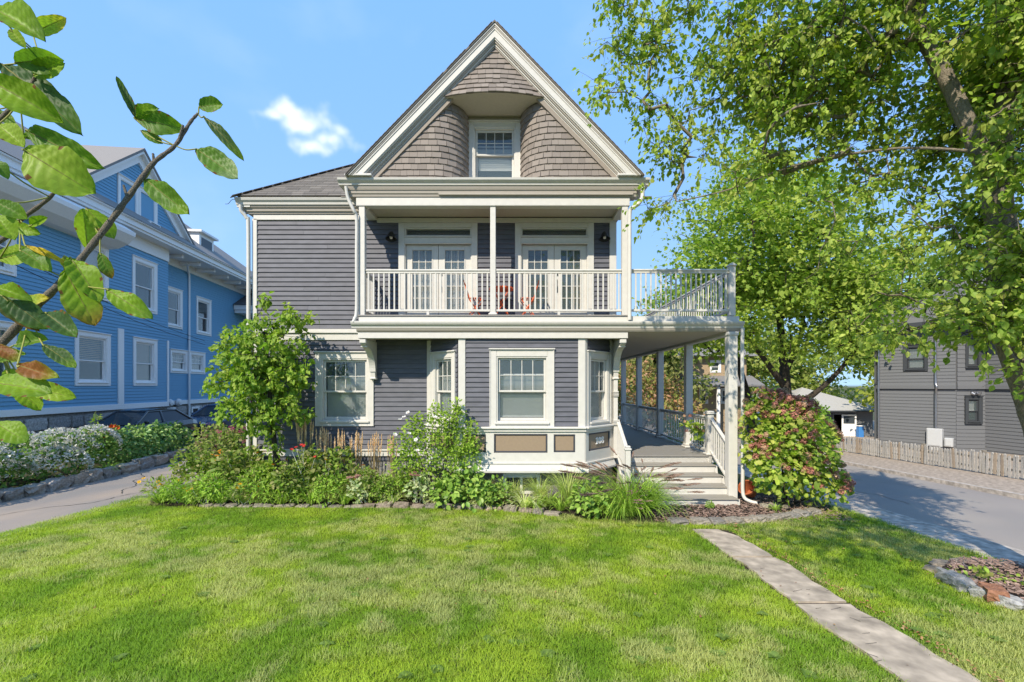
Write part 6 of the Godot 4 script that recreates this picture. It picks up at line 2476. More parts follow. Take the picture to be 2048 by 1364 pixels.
func build_bed() -> void:
	young_tree()
	var oval := leaf_mesh([0.0, 0.25, 0.33, 0.2, 0.0], 1.0, 0.3, 0.3)
	var narrow := leaf_mesh([0.0, 0.13, 0.15, 0.09, 0.0], 1.0, 0.3, 0.4)
	var broad := leaf_mesh([0.0, 0.3, 0.38, 0.24, 0.0], 1.0, 0.2, 0.35)
	edging("bed_edging", "flat half buried stone edging between lawn and the daylilies", [V(-6.9, 0, 9.86), V(-5.0, 0, 9.8), V(-3.4, 0, 9.76)], Vector3(0.4, 0.09, 0.16), [Color(0.44, 0.38, 0.3), Color(0.38, 0.34, 0.28)], -0.015)
	edging("bed_edging", "row of tan granite stones between lawn and the white flowering bush", [V(-3.3, 0, 9.76), V(-2.4, 0, 9.74), V(-1.4, 0, 9.68), V(-0.3, 0, 9.5), V(0.7, 0, 9.15)], Vector3(0.3, 0.16, 0.2), [Color(0.4, 0.34, 0.27), Color(0.33, 0.29, 0.25), Color(0.44, 0.35, 0.27)], -0.02)
	edging("stair_edging", "flat pale stones edging the mulch between path and stairs", [V(2.9, 0, 8.55), V(3.6, 0, 8.5), V(4.4, 0, 8.6), V(5.2, 0, 8.85), V(6.0, 0, 9.15)], Vector3(0.3, 0.13, 0.26), [Color(0.5, 0.43, 0.34), Color(0.42, 0.37, 0.3), Color(0.36, 0.33, 0.29)])
	edging("mulch_stones", "two or three loose pale stones under the pink hydrangea beside the downspout", [V(5.3, 0, 9.75), V(5.8, 0, 9.68)], Vector3(0.24, 0.14, 0.2), [Color(0.42, 0.37, 0.3)])
	edging("tree_ring", "ring of rough grey stones round the street tree", [V(5.55, 0, 5.85), V(5.5, 0, 5.45), V(5.68, 0, 5.0), V(6.02, 0, 4.7), V(6.5, 0, 4.5), V(7.0, 0, 4.65)], Vector3(0.36, 0.16, 0.22), [Color(0.55, 0.53, 0.5), Color(0.46, 0.45, 0.43), Color(0.58, 0.54, 0.48)], 0.02, 0.5)
	var rb := thing("red_stone", "reddish flat stone set in the ring round the street tree", "stone", V(5.56, gy(5.5, 5.2), 5.25))
	put("slab", stone_mesh(77, Vector3(0.26, 0.15, 0.2), 0.4, Color(0.42, 0.2, 0.12)), M.stone, rb, Transform3D(Basis(UP, 1.1), V(5.53, gy(5.5, 5.2) + 0.11, 5.2)))
	edging("tree_ring", "back arc of tan stones behind the street tree", [V(5.6, 0, 6.05), V(6.1, 0, 6.3), V(6.7, 0, 6.25)], Vector3(0.34, 0.10, 0.22), [Color(0.42, 0.35, 0.27)], 0.0, 0.35)
	var drv := edge_pts()
	edging("driveway_wall", "low wall of rough granite blocks along the driveway below the hedge", drv, Vector3(0.62, 0.36, 0.34), [Color(0.6, 0.52, 0.44), Color(0.5, 0.45, 0.4), Color(0.68, 0.58, 0.48)], 0.02, 0.4)

	var grn := [Color(0.14, 0.22, 0.03), Color(0.19, 0.27, 0.045), Color(0.10, 0.165, 0.025)]
	var lime := [Color(0.2, 0.31, 0.04), Color(0.26, 0.36, 0.06), Color(0.15, 0.24, 0.035)]
	var olive := [Color(0.25, 0.25, 0.075), Color(0.34, 0.31, 0.13), Color(0.18, 0.2, 0.05)]
	var dull := [Color(0.19, 0.2, 0.07), Color(0.27, 0.25, 0.11), Color(0.13, 0.15, 0.05)]
	# --- one of each kind
	var lily := plant("daylily", "arching green daylily clump at the driveway end of the flower bed, nearest the lawn", "plant", "daylilies in the flower bed")
	obj("foliage", blades(60, 0.62, 0.011, 1.0, Vector2(0.15, 0.9), 1.5, grn + lime), M.blade, lily)
	var lacy := plant("fern_mound", "bright lacy green mound near the driveway end of the bed", "plant", "lacy mounds in the flower bed")
	foliage("foliage", lacy, [[Vector3(0, 0.32, 0), Vector3(0.38, 0.32, 0.32)], [Vector3(0.2, 0.25, 0.1), Vector3(0.25, 0.25, 0.25)], [Vector3(-0.2, 0.22, 0.1), Vector3(0.25, 0.22, 0.25)]], 620, narrow, M.leaf, 0.10, lime, 0.5, 0.1, 0.7)
	stems(lacy, Vector3.ZERO, [Vector3(0.1, 0.3, 0), Vector3(-0.15, 0.3, 0.1), Vector3(0, 0.35, -0.1)], 0.006, M.blade)
	var daisy := plant("coreopsis", "yellow coreopsis spilling over the bed corner beside the driveway", "plant", "yellow flowering plants in the bed")
	obj("foliage", blades(50, 0.42, 0.007, 1.0, Vector2(0.1, 0.9), 1.3, grn), M.blade, daisy)
	foliage("leaves", daisy, [[Vector3(0, 0.25, 0), Vector3(0.34, 0.25, 0.3)]], 260, narrow, M.leaf, 0.11, grn + dull, 0.6)
	var fy := flower_mesh(8, 0.048, Color(0.75, 0.42, 0.01), Color(0.4, 0.2, 0.02))
	var fo := flower_mesh(9, 0.046, Color(0.78, 0.28, 0.01), Color(0.3, 0.12, 0.02))
	var at := []
	for k in 7:
		at.append(Vector3(ru(-0.38, 0.38), ru(0.3, 0.56), ru(0.0, 0.34)))
	blooms(daisy, fy, M.petal, at)
	stems(daisy, Vector3.ZERO, at, 0.004, M.blade, 0.12)
	var marig := plant("marigold", "orange flowered marigold among lilies left of the young tree", "plant", "orange flowering plants in the bed")
	foliage("leaves", marig, [[Vector3(0, 0.32, 0), Vector3(0.36, 0.34, 0.3)], [Vector3(0.1, 0.55, 0), Vector3(0.22, 0.22, 0.2)]], 420, narrow, M.leaf, 0.12, grn + dull, 0.6)
	at = []
	for k in 8:
		at.append(Vector3(ru(-0.36, 0.36), ru(0.4, 0.85), ru(-0.05, 0.32)))
	blooms(marig, fo, M.petal, at)
	stems(marig, Vector3.ZERO, at, 0.004, M.blade, 0.1)
	var peren := plant("leafy_perennial", "dusty green perennial clump under the wing window", "plant", "leafy perennials in the bed")
	foliage("leaves", peren, [[Vector3(0, 0.36, 0), Vector3(0.4, 0.38, 0.34)], [Vector3(0.2, 0.6, -0.1), Vector3(0.25, 0.25, 0.2)], [Vector3(-0.2, 0.55, 0), Vector3(0.22, 0.25, 0.2)]], 620, oval, M.leaf, 0.10, dull + grn, 0.6)
	stems(peren, Vector3.ZERO, [Vector3(0.2, 0.7, -0.1), Vector3(-0.2, 0.7, 0), Vector3(0, 0.6, 0.1), Vector3(0.3, 0.5, 0.1)], 0.006, M.blade)
	var reed := plant("feather_reed_grass", "tallest tan feather reed grass, in front of the wing window's inner edge", "grass clump", "feather reed grasses along the wing wall")
	obj("foliage", blades(130, 0.85, 0.006, 1.0, Vector2(0.05, 0.5), 1.2, olive), M.blade, reed)
	var pl := [plume(0.42, 0.028, 90, Color(0.85, 0.62, 0.36)), plume(0.36, 0.024, 80, Color(0.9, 0.68, 0.43))]
	for k in 19:
		var az := ru(0, TAU)
		var top := Vector3(cos(az) * ru(0.02, 0.2), ru(1.1, 1.38), sin(az) * ru(0.02, 0.14))
		var g := Geo.new()
		g.col = Color(0.42, 0.32, 0.14)
		g.tube(PackedVector3Array([Vector3(top.x * 0.2, 0, top.z * 0.2), top]), PackedFloat32Array([0.004, 0.003]), 4, false)
		var st := obj("stalk", g, M.dry, reed)
		put("plume", pl[k % 2], M.dry, st, Transform3D(Basis(Vector3.BACK, -top.x * 0.25) * Basis.from_scale(Vector3.ONE * ru(0.8, 1.1)), top))
	var mound := plant("ornamental_grass", "olive fine-leaved grass mound below the reed grasses, nearest the young tree", "grass clump", "fine grass mounds in the bed")
	obj("foliage", blades(210, 0.8, 0.005, 1.0, Vector2(0.05, 0.8), 1.4, olive + dull), M.blade, mound)
	var sed := plant("sedum", "sedum with dusty pink flat heads at the lawn edge of the bed", "plant", "sedums in the bed")
	foliage("leaves", sed, [[Vector3(0, 0.26, 0), Vector3(0.26, 0.26, 0.22)]], 240, broad, M.gloss, 0.085, [Color(0.22, 0.28, 0.12), Color(0.3, 0.33, 0.18)], 0.6)
	var hm := Geo.new()
	for k in 60:
		var a := ru(0, TAU)
		var r := 0.07 * sqrt(rng.randf())
		hm.col = Color(0.38, 0.2, 0.17) * ru(0.7, 1.3)
		var p := Vector3(cos(a) * r, 0.02 - r * 0.25 + ru(-0.008, 0.008), sin(a) * r)
		hm.tri(p + Vector3(-0.012, 0, 0.008), p + Vector3(0.012, 0, 0.008), p + Vector3(0, 0.01, -0.012))
	var hmesh := hm.mesh()
	at = []
	for k in 6:
		at.append(Vector3(ru(-0.22, 0.22), ru(0.46, 0.6), ru(-0.12, 0.18)))
	for p in at:
		put("flower_head", hmesh, M.petal, sed, Transform3D(Basis.IDENTITY, p))
	stems(sed, Vector3.ZERO, at, 0.005, M.blade, 0.08)
	var rho := plant("rhododendron", "glossy whorled shrub at the lawn edge below the white flowering bush", "shrub", "low glossy shrubs in the bed")
	foliage("leaves", rho, [[Vector3(0, 0.32, 0), Vector3(0.45, 0.34, 0.36)], [Vector3(0.25, 0.22, 0.15), Vector3(0.3, 0.25, 0.28)], [Vector3(-0.25, 0.22, 0.15), Vector3(0.3, 0.25, 0.28)]], 560, oval, M.gloss, 0.115, [Color(0.10, 0.18, 0.03), Color(0.14, 0.22, 0.035), Color(0.18, 0.25, 0.05)], 0.55, 0.1, 0.9)
	stems(rho, Vector3.ZERO, [Vector3(0.1, 0.4, 0), Vector3(-0.2, 0.35, 0.1), Vector3(0.25, 0.35, 0.1)], 0.009, M.bark)
	var varg := plant("variegated_grass", "cream striped arching grass at the lawn edge below the bay window", "grass clump", "striped grasses in the bed")
	obj("foliage", blades(110, 0.55, 0.008, 1.0, Vector2(0.1, 0.9), 1.7, [Color(0.42, 0.44, 0.2), Color(0.26, 0.32, 0.08), Color(0.5, 0.5, 0.3)]), M.blade, varg)
	var upr := plant("upright_grass", "tall upright green grass in front of the small bay panel", "grass clump", "upright green grasses below the bay")
	obj("foliage", blades(260, 0.98, 0.0045, 1.0, Vector2(0.02, 0.42), 1.2, [Color(0.24, 0.3, 0.07), Color(0.3, 0.33, 0.12), Color(0.17, 0.24, 0.05)]), M.blade, upr)
	var fount := plant("fountain_grass", "big fountain grass with purple brown plumes beside the stairs", "grass clump", "fountain grasses by the stairs")
	obj("foliage", blades(420, 1.05, 0.0065, 1.0, Vector2(0.05, 0.85), 1.75, [Color(0.17, 0.28, 0.03), Color(0.23, 0.33, 0.05), Color(0.12, 0.2, 0.03)], 0.14, 6), M.blade, fount)
	var fp := plume(0.26, 0.028, 90, Color(0.34, 0.24, 0.19))
	for k in 26:
		var az := ru(0, TAU)
		var out := Vector3(cos(az), 0, sin(az))
		var r := ru(0.35, 0.95)
		var hgt := ru(0.65, 1.05) - r * 0.25
		var p := curve([out * 0.05, out * r * 0.4 + UP * hgt * 0.8, out * r + UP * hgt], 4)
		var g := Geo.new()
		g.col = Color(0.22, 0.2, 0.08)
		var rr := PackedFloat32Array()
		rr.resize(p.size())
		rr.fill(0.0028)
		g.tube(p, rr, 4, false)
		var st := obj("stalk", g, M.blade, fount)
		var d := (p[-1] - p[-2]).normalized()
		put("plume", fp, M.dry, st, lxf(p[-1], d, UP.cross(d), ru(0.8, 1.2)))

	# --- set out: [prototype, x, d, turn, size, label]
	var y := 0.05
	var rows := [
		[daisy, -8.05, 10.25, 0.3, 1.0, ""], [lily, -7.55, 10.15, 0.8, 0.9, ""],
		[lily, -6.2, 10.05, 2.0, 1.0, "arching daylily clump directly in front of the young tree's vine"],
		[lily, -5.6, 9.98, 3.1, 0.85, "small daylily on the lawn side of the young tree, by the stones"],
		[lily, -4.85, 10.0, 4.0, 0.9, "daylily clump between the marigolds and the second lacy mound"],
		[lily, -6.85, 10.3, 5.0, 1.0, "daylily beside the first lacy mound, away from the driveway"],
		[lacy, -6.75, 10.0, 0.0, 1.05, ""], [lacy, -4.1, 10.0, 1.0, 0.95, "rounded lacy green mound at the lawn edge under the wing window"],
		[daisy, -7.2, 10.6, 2.2, 1.15, "yellow coreopsis behind the first lacy mound"], [daisy, -4.9, 10.35, 3.0, 1.0, "yellow coreopsis between young tree and reed grass"],
		[marig, -7.0, 11.0, 0.0, 1.2, ""], [marig, -5.35, 10.45, 1.4, 1.1, "orange marigold at the foot of the young tree"], [marig, -4.45, 10.3, 2.5, 1.1, "orange marigold below the tallest reed grass"], [marig, -6.2, 10.7, 4.0, 1.2, "orange marigold in front of the house corner board"],
		[peren, -4.35, 10.4, 0.0, 1.35, ""], [peren, -5.0, 10.1, 1.1, 1.0, "dusty perennial clump beside the marigold at the young tree's foot"], [peren, -3.3, 10.15, 2.0, 0.85, "dusty perennial below the inner corner of the wing window"], [peren, -7.6, 10.8, 3.0, 1.2, "dusty perennial behind the driveway coreopsis"], [peren, -2.35, 10.3, 3.7, 0.9, "dusty perennial under the white flowering bush"], [peren, -5.9, 10.35, 5.1, 1.0, "dusty perennial between daylilies left of the vine"],
		[reed, -4.98, 10.6, 0.0, 1.12, ""], [reed, -4.5, 10.6, 1.0, 0.92, "second feather reed grass from the young tree"], [reed, -4.12, 10.6, 2.0, 0.88, "third feather reed grass from the young tree, under the window middle"], [reed, -3.72, 10.6, 3.0, 0.86, "fourth feather reed grass from the young tree"], [reed, -3.3, 10.6, 4.0, 0.84, "fifth feather reed grass from the young tree"], [reed, -2.9, 10.6, 5.0, 0.82, "reed grass nearest the white flowering bush"],
		[mound, -4.25, 10.5, 0.0, 1.0, ""], [mound, -3.55, 10.45, 1.2, 1.0, "olive grass mound beneath the middle of the wing window"], [mound, -3.0, 10.35, 2.3, 1.0, "olive grass mound beside the white flowering bush"], [mound, -0.15, 9.75, 3.0, 0.85, "pale olive grass arching over the basement window's edge"], [mound, 0.55, 9.7, 4.4, 0.7, "small olive grass right before the basement window"],
		[sed, -3.45, 9.98, 0.0, 1.0, ""], [sed, -2.1, 10.0, 1.2, 1.15, "sedum with brownish pink heads before the white flowering bush"],
		[rho, -1.15, 9.85, 0.0, 1.25, ""], [rho, 1.5, 9.1, 1.5, 1.0, "glossy whorled shrub beside the big fountain grass"], [mound, -0.75, 10.15, 2.6, 1.0, "olive grass mound against the bay skirt beside the white flowering bush"], [upr, 2.1, 9.75, 4.0, 0.75, "wispy green grass behind the big fountain grass"],
		[varg, 0.2, 9.5, 0.0, 1.1, ""], [varg, -2.7, 9.95, 1.0, 0.8, "pale striped grass tuft beside the sedum"], [varg, -1.75, 9.95, 3.0, 0.75, "pale striped grass tuft before the white flowering bush"], [lily, 0.45, 9.45, 1.2, 0.9, "daylily with pale fans below the basement window"], [lily, 0.75, 9.75, 3.9, 1.0, "green lily fan under the bay, right beside the upright grass"],
		[upr, 1.15, 9.75, 0.0, 1.05, ""], [upr, 0.0, 9.85, 2.0, 0.7, "shorter upright grass left of the basement window"],
		[fount, 2.3, 9.1, 0.0, 1.22, ""], [fount, 2.75, 9.45, 2.0, 1.0, "second fountain grass leaning over the steps"], [fount, 2.0, 8.85, 3.4, 0.62, "small fountain grass at the lawn edge beside the glossy shrub"]]
	rows.append_array([
		[lily, -6.5, 9.98, 1.0, 1.25, "broad daylily clump spilling over the edging stones between two lacy mounds"], [lily, -5.15, 9.92, 2.4, 1.2, "wide daylily clump drooping onto the lawn edge beside the second lacy mound"],
		[lily, -3.75, 9.9, 3.3, 1.05, "daylily clump at the lawn edge beside the dusty pink sedum"], [lily, -4.5, 9.95, 5.2, 1.1, "daylily clump in front of the orange marigold below the tallest reed grass"],
		[lacy, -5.75, 10.15, 2.0, 1.15, "lacy green mound at the young tree's foot, behind the small daylily"], [lacy, -2.75, 10.1, 4.0, 0.95, "lacy green mound between sedum and white flowering bush"],
		[mound, -5.0, 10.55, 2.2, 0.95, "olive grass mound at the foot of the tallest reed grass"], [mound, -3.9, 10.3, 5.0, 1.0, "olive grass mound in front of the third reed grass"], [mound, -2.5, 10.45, 0.6, 0.95, "olive grass mound behind the white flowering bush"],
		[peren, -6.5, 10.6, 0.9, 1.3, "dusty perennial clump in front of the house corner downspout"], [peren, -3.0, 10.0, 5.5, 0.7, "short dusty perennial at the lawn edge before the grass mounds"],
		[daisy, -6.0, 9.95, 1.3, 0.9, "yellow coreopsis at the lawn edge in front of the vine"], [marig, -3.6, 10.25, 3.0, 0.95, "orange marigold in front of the fourth feather reed grass"],
		[lily, -7.9, 10.0, 2.2, 1.0, "daylily at the very corner of bed, lawn and driveway"], [lily, -7.2, 9.95, 4.0, 1.1, "daylily between the corner coreopsis and the first lacy mound, by the lawn"], [lacy, -7.55, 10.0, 3.0, 0.8, "small lacy green mound at the bed corner beside the coreopsis"], [daisy, -7.0, 10.0, 5.0, 0.85, "low yellow coreopsis in front of the first lacy mound"],
		[mound, -5.7, 9.98, 0.4, 0.7, "low olive grass tuft at the lawn edge before the young tree"], [mound, -4.0, 9.95, 3.4, 0.7, "low olive grass tuft at the lawn edge under the wing window"], [upr, -3.2, 10.25, 1.0, 0.8, "wispy upright grass between the sedum and the reed grasses"], [upr, -4.6, 10.2, 5.0, 0.75, "wispy upright grass before the rose bush"], [upr, 0.55, 9.95, 3.2, 0.8, "wispy upright grass at the basement window's far side"], [mound, 1.8, 9.35, 2.0, 0.8, "olive grass between the glossy shrub and the big fountain grass"],
		[rho, -0.35, 9.72, 4.4, 0.85, "glossy shrub at the lawn edge before the bay skirt"], [lily, 0.95, 9.4, 0.4, 0.95, "daylily in front of the upright grass at the lawn edge"], [varg, -0.75, 9.62, 2.0, 0.8, "cream striped tuft at the lawn edge beside the big glossy shrub"]])
	for r in rows:
		var p := V(r[1], y, r[2])
		if r[5] == "":
			r[0].position = p
			r[0].rotation.y = r[3]
			r[0].scale = Vector3.ONE * r[4]
		else:
			copy(r[0], p, r[3], r[5], r[4])
	# --- white flowering bush by the bay
	var h := thing("rose_of_sharon", "tall light green bush with white flowers in front of the bay window", "bush", V(-1.75, 0.05, 10.2))
	var bl := [[V(-1.55, 0.9, 10.1), Vector3(0.75, 0.85, 0.45)], [V(-1.45, 1.7, 10.05), Vector3(0.38, 0.6, 0.3)], [V(-2.35, 0.95, 10.15), Vector3(0.5, 0.8, 0.4)], [V(-2.2, 1.65, 10.15), Vector3(0.28, 0.45, 0.25)], [V(-1.05, 1.15, 10.0), Vector3(0.35, 0.4, 0.3)], [V(-0.95, 1.5, 10.0), Vector3(0.13, 0.4, 0.13)], [V(-1.8, 1.85, 10.1), Vector3(0.16, 0.45, 0.16)], [V(-1.28, 2.05, 10.0), Vector3(0.12, 0.3, 0.12)]]
	foliage("leaves", h, bl, 3600, oval, M.leaf, 0.075, [Color(0.17, 0.26, 0.03), Color(0.24, 0.32, 0.05), Color(0.12, 0.19, 0.025)], 0.75, 0.0, 0.6)
	var tops := []
	for b in bl:
		tops.append(b[0] + Vector3(0, b[1].y * 0.7, 0))
	stems(h, V(-1.75, 0.0, 10.2), tops, 0.014, M.bark, 0.2)
	var fw := flower_mesh(5, 0.06, Color(0.75, 0.75, 0.72), Color(0.5, 0.3, 0.25), 0.5)
	at = []
	for q in [[808, 835], [816, 826], [832, 880], [835, 902], [818, 868], [862, 918], [858, 852], [800, 840], [870, 835], [918, 940], [790, 870]]:
		at.append(spot(q[0], q[1], 9.75))
	blooms(h, fw, M.petal, at)
	# --- red roses behind the marigolds
	h = thing("rose_bush", "small rose bush with red blooms under the wing window", "bush", V(-4.75, 0.05, 10.3))
	foliage("leaves", h, [[V(-4.75, 0.75, 10.3), Vector3(0.32, 0.55, 0.25)]], 320, oval, M.leaf, 0.08, dull + grn, 0.8)
	at = [spot(583, 900, 10.1), spot(592, 896, 10.1), spot(603, 891, 10.12), spot(609, 892, 10.1), spot(630, 915, 10.1)]
	blooms(h, flower_mesh(7, 0.055, Color(0.6, 0.05, 0.04), Color(0.5, 0.03, 0.03), 0.7), M.petal, at)
	stems(h, V(-4.75, 0.05, 10.3), at, 0.006, M.blade)
	# --- hydrangea beside the stairs
	h = thing("hydrangea", "large hydrangea bush covered in pink fading flower heads beside the stairs", "bush", V(5.95, 0.0, 9.85))
	bl = [[V(5.9, 1.15, 9.8), Vector3(0.8, 0.9, 0.75)], [V(6.6, 0.5, 9.4), Vector3(0.35, 0.35, 0.35)], [V(5.7, 2.25, 9.95), Vector3(0.3, 0.3, 0.3)], [V(6.2, 2.05, 9.8), Vector3(0.35, 0.3, 0.3)], [V(5.25, 1.2, 9.7), Vector3(0.25, 0.35, 0.25)], [V(5.45, 1.75, 9.95), Vector3(0.45, 0.75, 0.45)], [V(6.35, 1.35, 9.8), Vector3(0.6, 0.7, 0.6)], [V(5.6, 0.85, 9.55), Vector3(0.55, 0.6, 0.5)], [V(6.35, 0.75, 9.6), Vector3(0.55, 0.6, 0.55)], [V(5.95, 1.9, 9.9), Vector3(0.45, 0.5, 0.45)]]
	foliage("leaves", h, bl, 4200, broad, M.leaf, 0.125, [Color(0.2, 0.28, 0.035), Color(0.26, 0.33, 0.05), Color(0.13, 0.2, 0.03), Color(0.32, 0.33, 0.08)], 0.4, 0.25, 0.5)
	tops = []
	for b in bl:
		tops.append(b[0])
	stems(h, V(5.95, 0.0, 9.85), tops, 0.02, M.bark, 0.25)
	var heads := []
	for v in 3:
		var hg := Geo.new()
		var col: Color = [Color(0.46, 0.2, 0.15), Color(0.5, 0.32, 0.2), Color(0.42, 0.28, 0.15)][v]
		for k in 75:
			var u := rv().normalized()
			u.y = absf(u.y) * 1.3
			var p := u * Vector3(0.085, 0.1, 0.085) * ru(0.6, 1.0)
			hg.col = col * ru(0.65, 1.4)
			var s := u.cross(rv()).normalized() * 0.02
			var t := u.cross(s).normalized() * 0.02
			hg.quad(p - s, p - t, p + s, p + t)
		heads.append(hg.mesh())
	for k in 210:
		var b: Array = bl[rng.randi() % bl.size()]
		var u := rv().normalized()
		u.y = absf(u.y) * 1.3 - 0.1
		u.z = absf(u.z)
		u = u.normalized()
		var p: Vector3 = b[0] + u * b[1] * ru(0.98, 1.1)
		put("flower_head", heads[0 if rng.randf() < 0.45 else rng.randi() % 3], M.petal, h, Transform3D(Basis.from_euler(rv(0.5)) * Basis.from_scale(Vector3.ONE * ru(0.45, 1.15)), p))
	# --- plant climbing at the porch rail
	h = thing("porch_rail_plant", "leafy hydrangea sprig poking through the porch rail by the newel", "plant", V(4.6, 0.9, 11.75))
	foliage("leaves", h, [[V(4.72, 1.42, 11.7), Vector3(0.2, 0.22, 0.15)], [V(4.55, 1.62, 11.75), Vector3(0.22, 0.12, 0.15)]], 90, broad, M.leaf, 0.13, [Color(0.2, 0.28, 0.04), Color(0.27, 0.33, 0.06)], 0.9, 0.3)
	stems(h, V(5.05, 0.95, 11.75), [V(4.7, 1.5, 11.7), V(4.45, 1.65, 11.75), V(4.75, 1.35, 11.7)], 0.008, M.bark, 0.03)
	for k in 8:
		put("flower_head", heads[k % 3], M.petal, h, Transform3D(Basis.from_scale(Vector3.ONE * 0.6), V(ru(4.35, 4.9), ru(1.3, 1.85), 11.65)))
	# --- ground cover inside the tree ring, weeds in the mulch
	h = thing("ring_groundcover", "yellow green low plant inside the stone ring of the street tree", "plant", V(5.95, 0.15, 5.75))
	foliage("leaves", h, [[V(5.9, 0.2, 5.75), Vector3(0.3, 0.1, 0.2)], [V(6.1, 0.22, 5.6), Vector3(0.2, 0.1, 0.2)]], 170, oval, M.leaf, 0.07, lime + olive, 0.9)
	h = copy(lily, V(5.4, 0.05, 9.35), 1.0, "spiky green weed in the mulch before the hydrangea", 0.45)
	h = copy(rho, V(4.15, 0.04, 9.6), 1.0, "tiny green weed against the lowest stair riser", 0.22)


func edge_pts() -> Array:
	return [V(-11.78, 0, 9.0), V(-11.72, 0, 10.5), V(-11.74, 0, 12.0), V(-11.8, 0, 13.5), V(-12.0, 0, 15.0), V(-12.3, 0, 16.6)]


func build_hedges() -> void:
	var oval := leaf_mesh([0.0, 0.25, 0.33, 0.2, 0.0], 1.0, 0.3, 0.3)
	var narrow := leaf_mesh([0.0, 0.13, 0.15, 0.09, 0.0], 1.0, 0.3, 0.4)
	# clematis
	var h := thing("white_clematis_hedge", "mounded hedge smothered in small white flowers beside the driveway", "hedge", V(-12.5, 0.2, 11.5))
	var bl := [[V(-12.55, 0.72, 10.3), Vector3(0.75, 0.62, 0.8)], [V(-12.6, 0.76, 11.4), Vector3(0.75, 0.66, 0.8)], [V(-12.6, 0.76, 12.5), Vector3(0.7, 0.66, 0.7)], [V(-12.55, 0.82, 13.4), Vector3(0.6, 0.62, 0.6)], [V(-12.25, 0.5, 11.9), Vector3(0.6, 0.5, 0.9)], [V(-12.5, 0.7, 9.2), Vector3(0.8, 0.7, 0.8)], [V(-12.4, 0.4, 10.6), Vector3(0.6, 0.45, 0.9)]]
	foliage("leaves", h, bl, 4200, oval, M.leaf, 0.10, [Color(0.06, 0.13, 0.03), Color(0.1, 0.17, 0.035), Color(0.14, 0.2, 0.05)], 0.35, 0.2)
	var fl := flower_mesh(5, 0.5, Color(0.88, 0.86, 0.80), Color(0.6, 0.6, 0.45), 0.2)
	var xs := []
	var cs := []
	var f := FastNoiseLite.new()
	f.seed = 5
	f.frequency = 0.9
	for b in bl:
		for k in 1150:
			var u := rv().normalized()
			u.y = absf(u.y) if rng.randf() < 0.7 else u.y
			var p: Vector3 = b[0] + u * b[1] * ru(0.98, 1.1)
			if f.get_noise_3dv(p * 1.6) < 0.02 - u.y * 0.35 or p.y < 0.1:
				continue
			xs.append(Transform3D(lxf(p, rv().normalized(), u, 1.0).basis.slerp(Basis.IDENTITY, 0.5).scaled(Vector3.ONE * ru(0.05, 0.095)), p))
			cs.append(Color(1, 1, 1) * ru(0.85, 1.05))
	scatter("blossom", fl, M.petal, xs, cs, h)
	var tops := []
	for b in bl:
		tops.append(b[0])
	stems(h, V(-12.5, 0.1, 11.5), tops, 0.02, M.bark, 0.8)
	# ivy
	h = thing("ivy_mound", "ivy covered mound between the white hedge and the parked cars", "hedge", V(-12.9, 0.2, 15.3))
	bl = [[V(-12.7, 0.6, 14.3), Vector3(0.6, 0.66, 0.7)], [V(-12.75, 0.6, 15.2), Vector3(0.6, 0.68, 0.7)], [V(-12.85, 0.6, 16.1), Vector3(0.6, 0.66, 0.7)], [V(-13.0, 0.6, 17.0), Vector3(0.6, 0.66, 0.7)], [V(-12.5, 0.35, 14.9), Vector3(0.5, 0.4, 0.9)]]
	foliage("leaves", h, bl, 4600, oval, M.gloss, 0.115, [Color(0.055, 0.13, 0.035), Color(0.09, 0.18, 0.04), Color(0.15, 0.24, 0.06), Color(0.21, 0.27, 0.1)], 0.22, 0.7, 0.25)
	tops = []
	for b in bl:
		tops.append(b[0])
	stems(h, V(-12.9, 0.1, 15.3), tops, 0.02, M.bark, 0.6)
	# trumpet flowers on it
	h = thing("trumpet_vine", "orange trumpet flowers on a vine at the top of the ivy mound", "plant", V(-12.9, 1.3, 14.4))
	foliage("leaves", h, [[V(-12.75, 1.25, 14.1), Vector3(0.3, 0.14, 0.3)], [V(-12.65, 1.6, 13.6), Vector3(0.1, 0.2, 0.1)]], 130, narrow, M.leaf, 0.12, [Color(0.22, 0.27, 0.04), Color(0.13, 0.2, 0.03)], 0.9)
	var tr := Geo.new()
	tr.col = Color(0.7, 0.13, 0.03)
	tr.lathe(PackedVector2Array([Vector2(0.015, 0.0), Vector2(0.025, 0.07), Vector2(0.06, 0.12), Vector2(0.065, 0.125), Vector2(0.02, 0.07)]), 8)
	var tm := tr.mesh()
	for k in 12:
		put("flower", tm, M.petal, h, Transform3D(Basis.from_euler(Vector3(ru(0.6, 1.6), ru(-0.9, 0.9), ru(-0.5, 0.5))), V(-12.4 - ru(0, 0.5), ru(1.05, 1.35), 13.7 + ru(0, 0.6))))
	# ferns at the wall foot
	h = thing("fern", "light green fern between the white hedge and the granite blocks", "plant", V(-11.95, 0.1, 13.3))
	h.position = V(-11.98, 0.12, 13.2)
	var g := blades(70, 0.55, 0.016, 1.0, Vector2(0.3, 1.0), 1.2, [Color(0.2, 0.3, 0.05), Color(0.14, 0.22, 0.04)])
	put("foliage", g.mesh(), M.blade, h, Transform3D(Basis.IDENTITY, h.position))
	# pink flowered bush at the house corner
	h = thing("pink_flower_bush", "loose bush with dusky pink flower heads against the house corner", "bush", V(-7.7, 0.05, 11.8))
	bl = [[V(-7.5, 0.75, 11.6), Vector3(0.7, 0.75, 0.6)], [V(-8.2, 0.8, 12.2), Vector3(0.7, 0.85, 0.6)], [V(-7.3, 1.0, 12.0), Vector3(0.5, 0.6, 0.5)], [V(-8.4, 0.75, 13.0), Vector3(0.7, 0.7, 0.7)]]
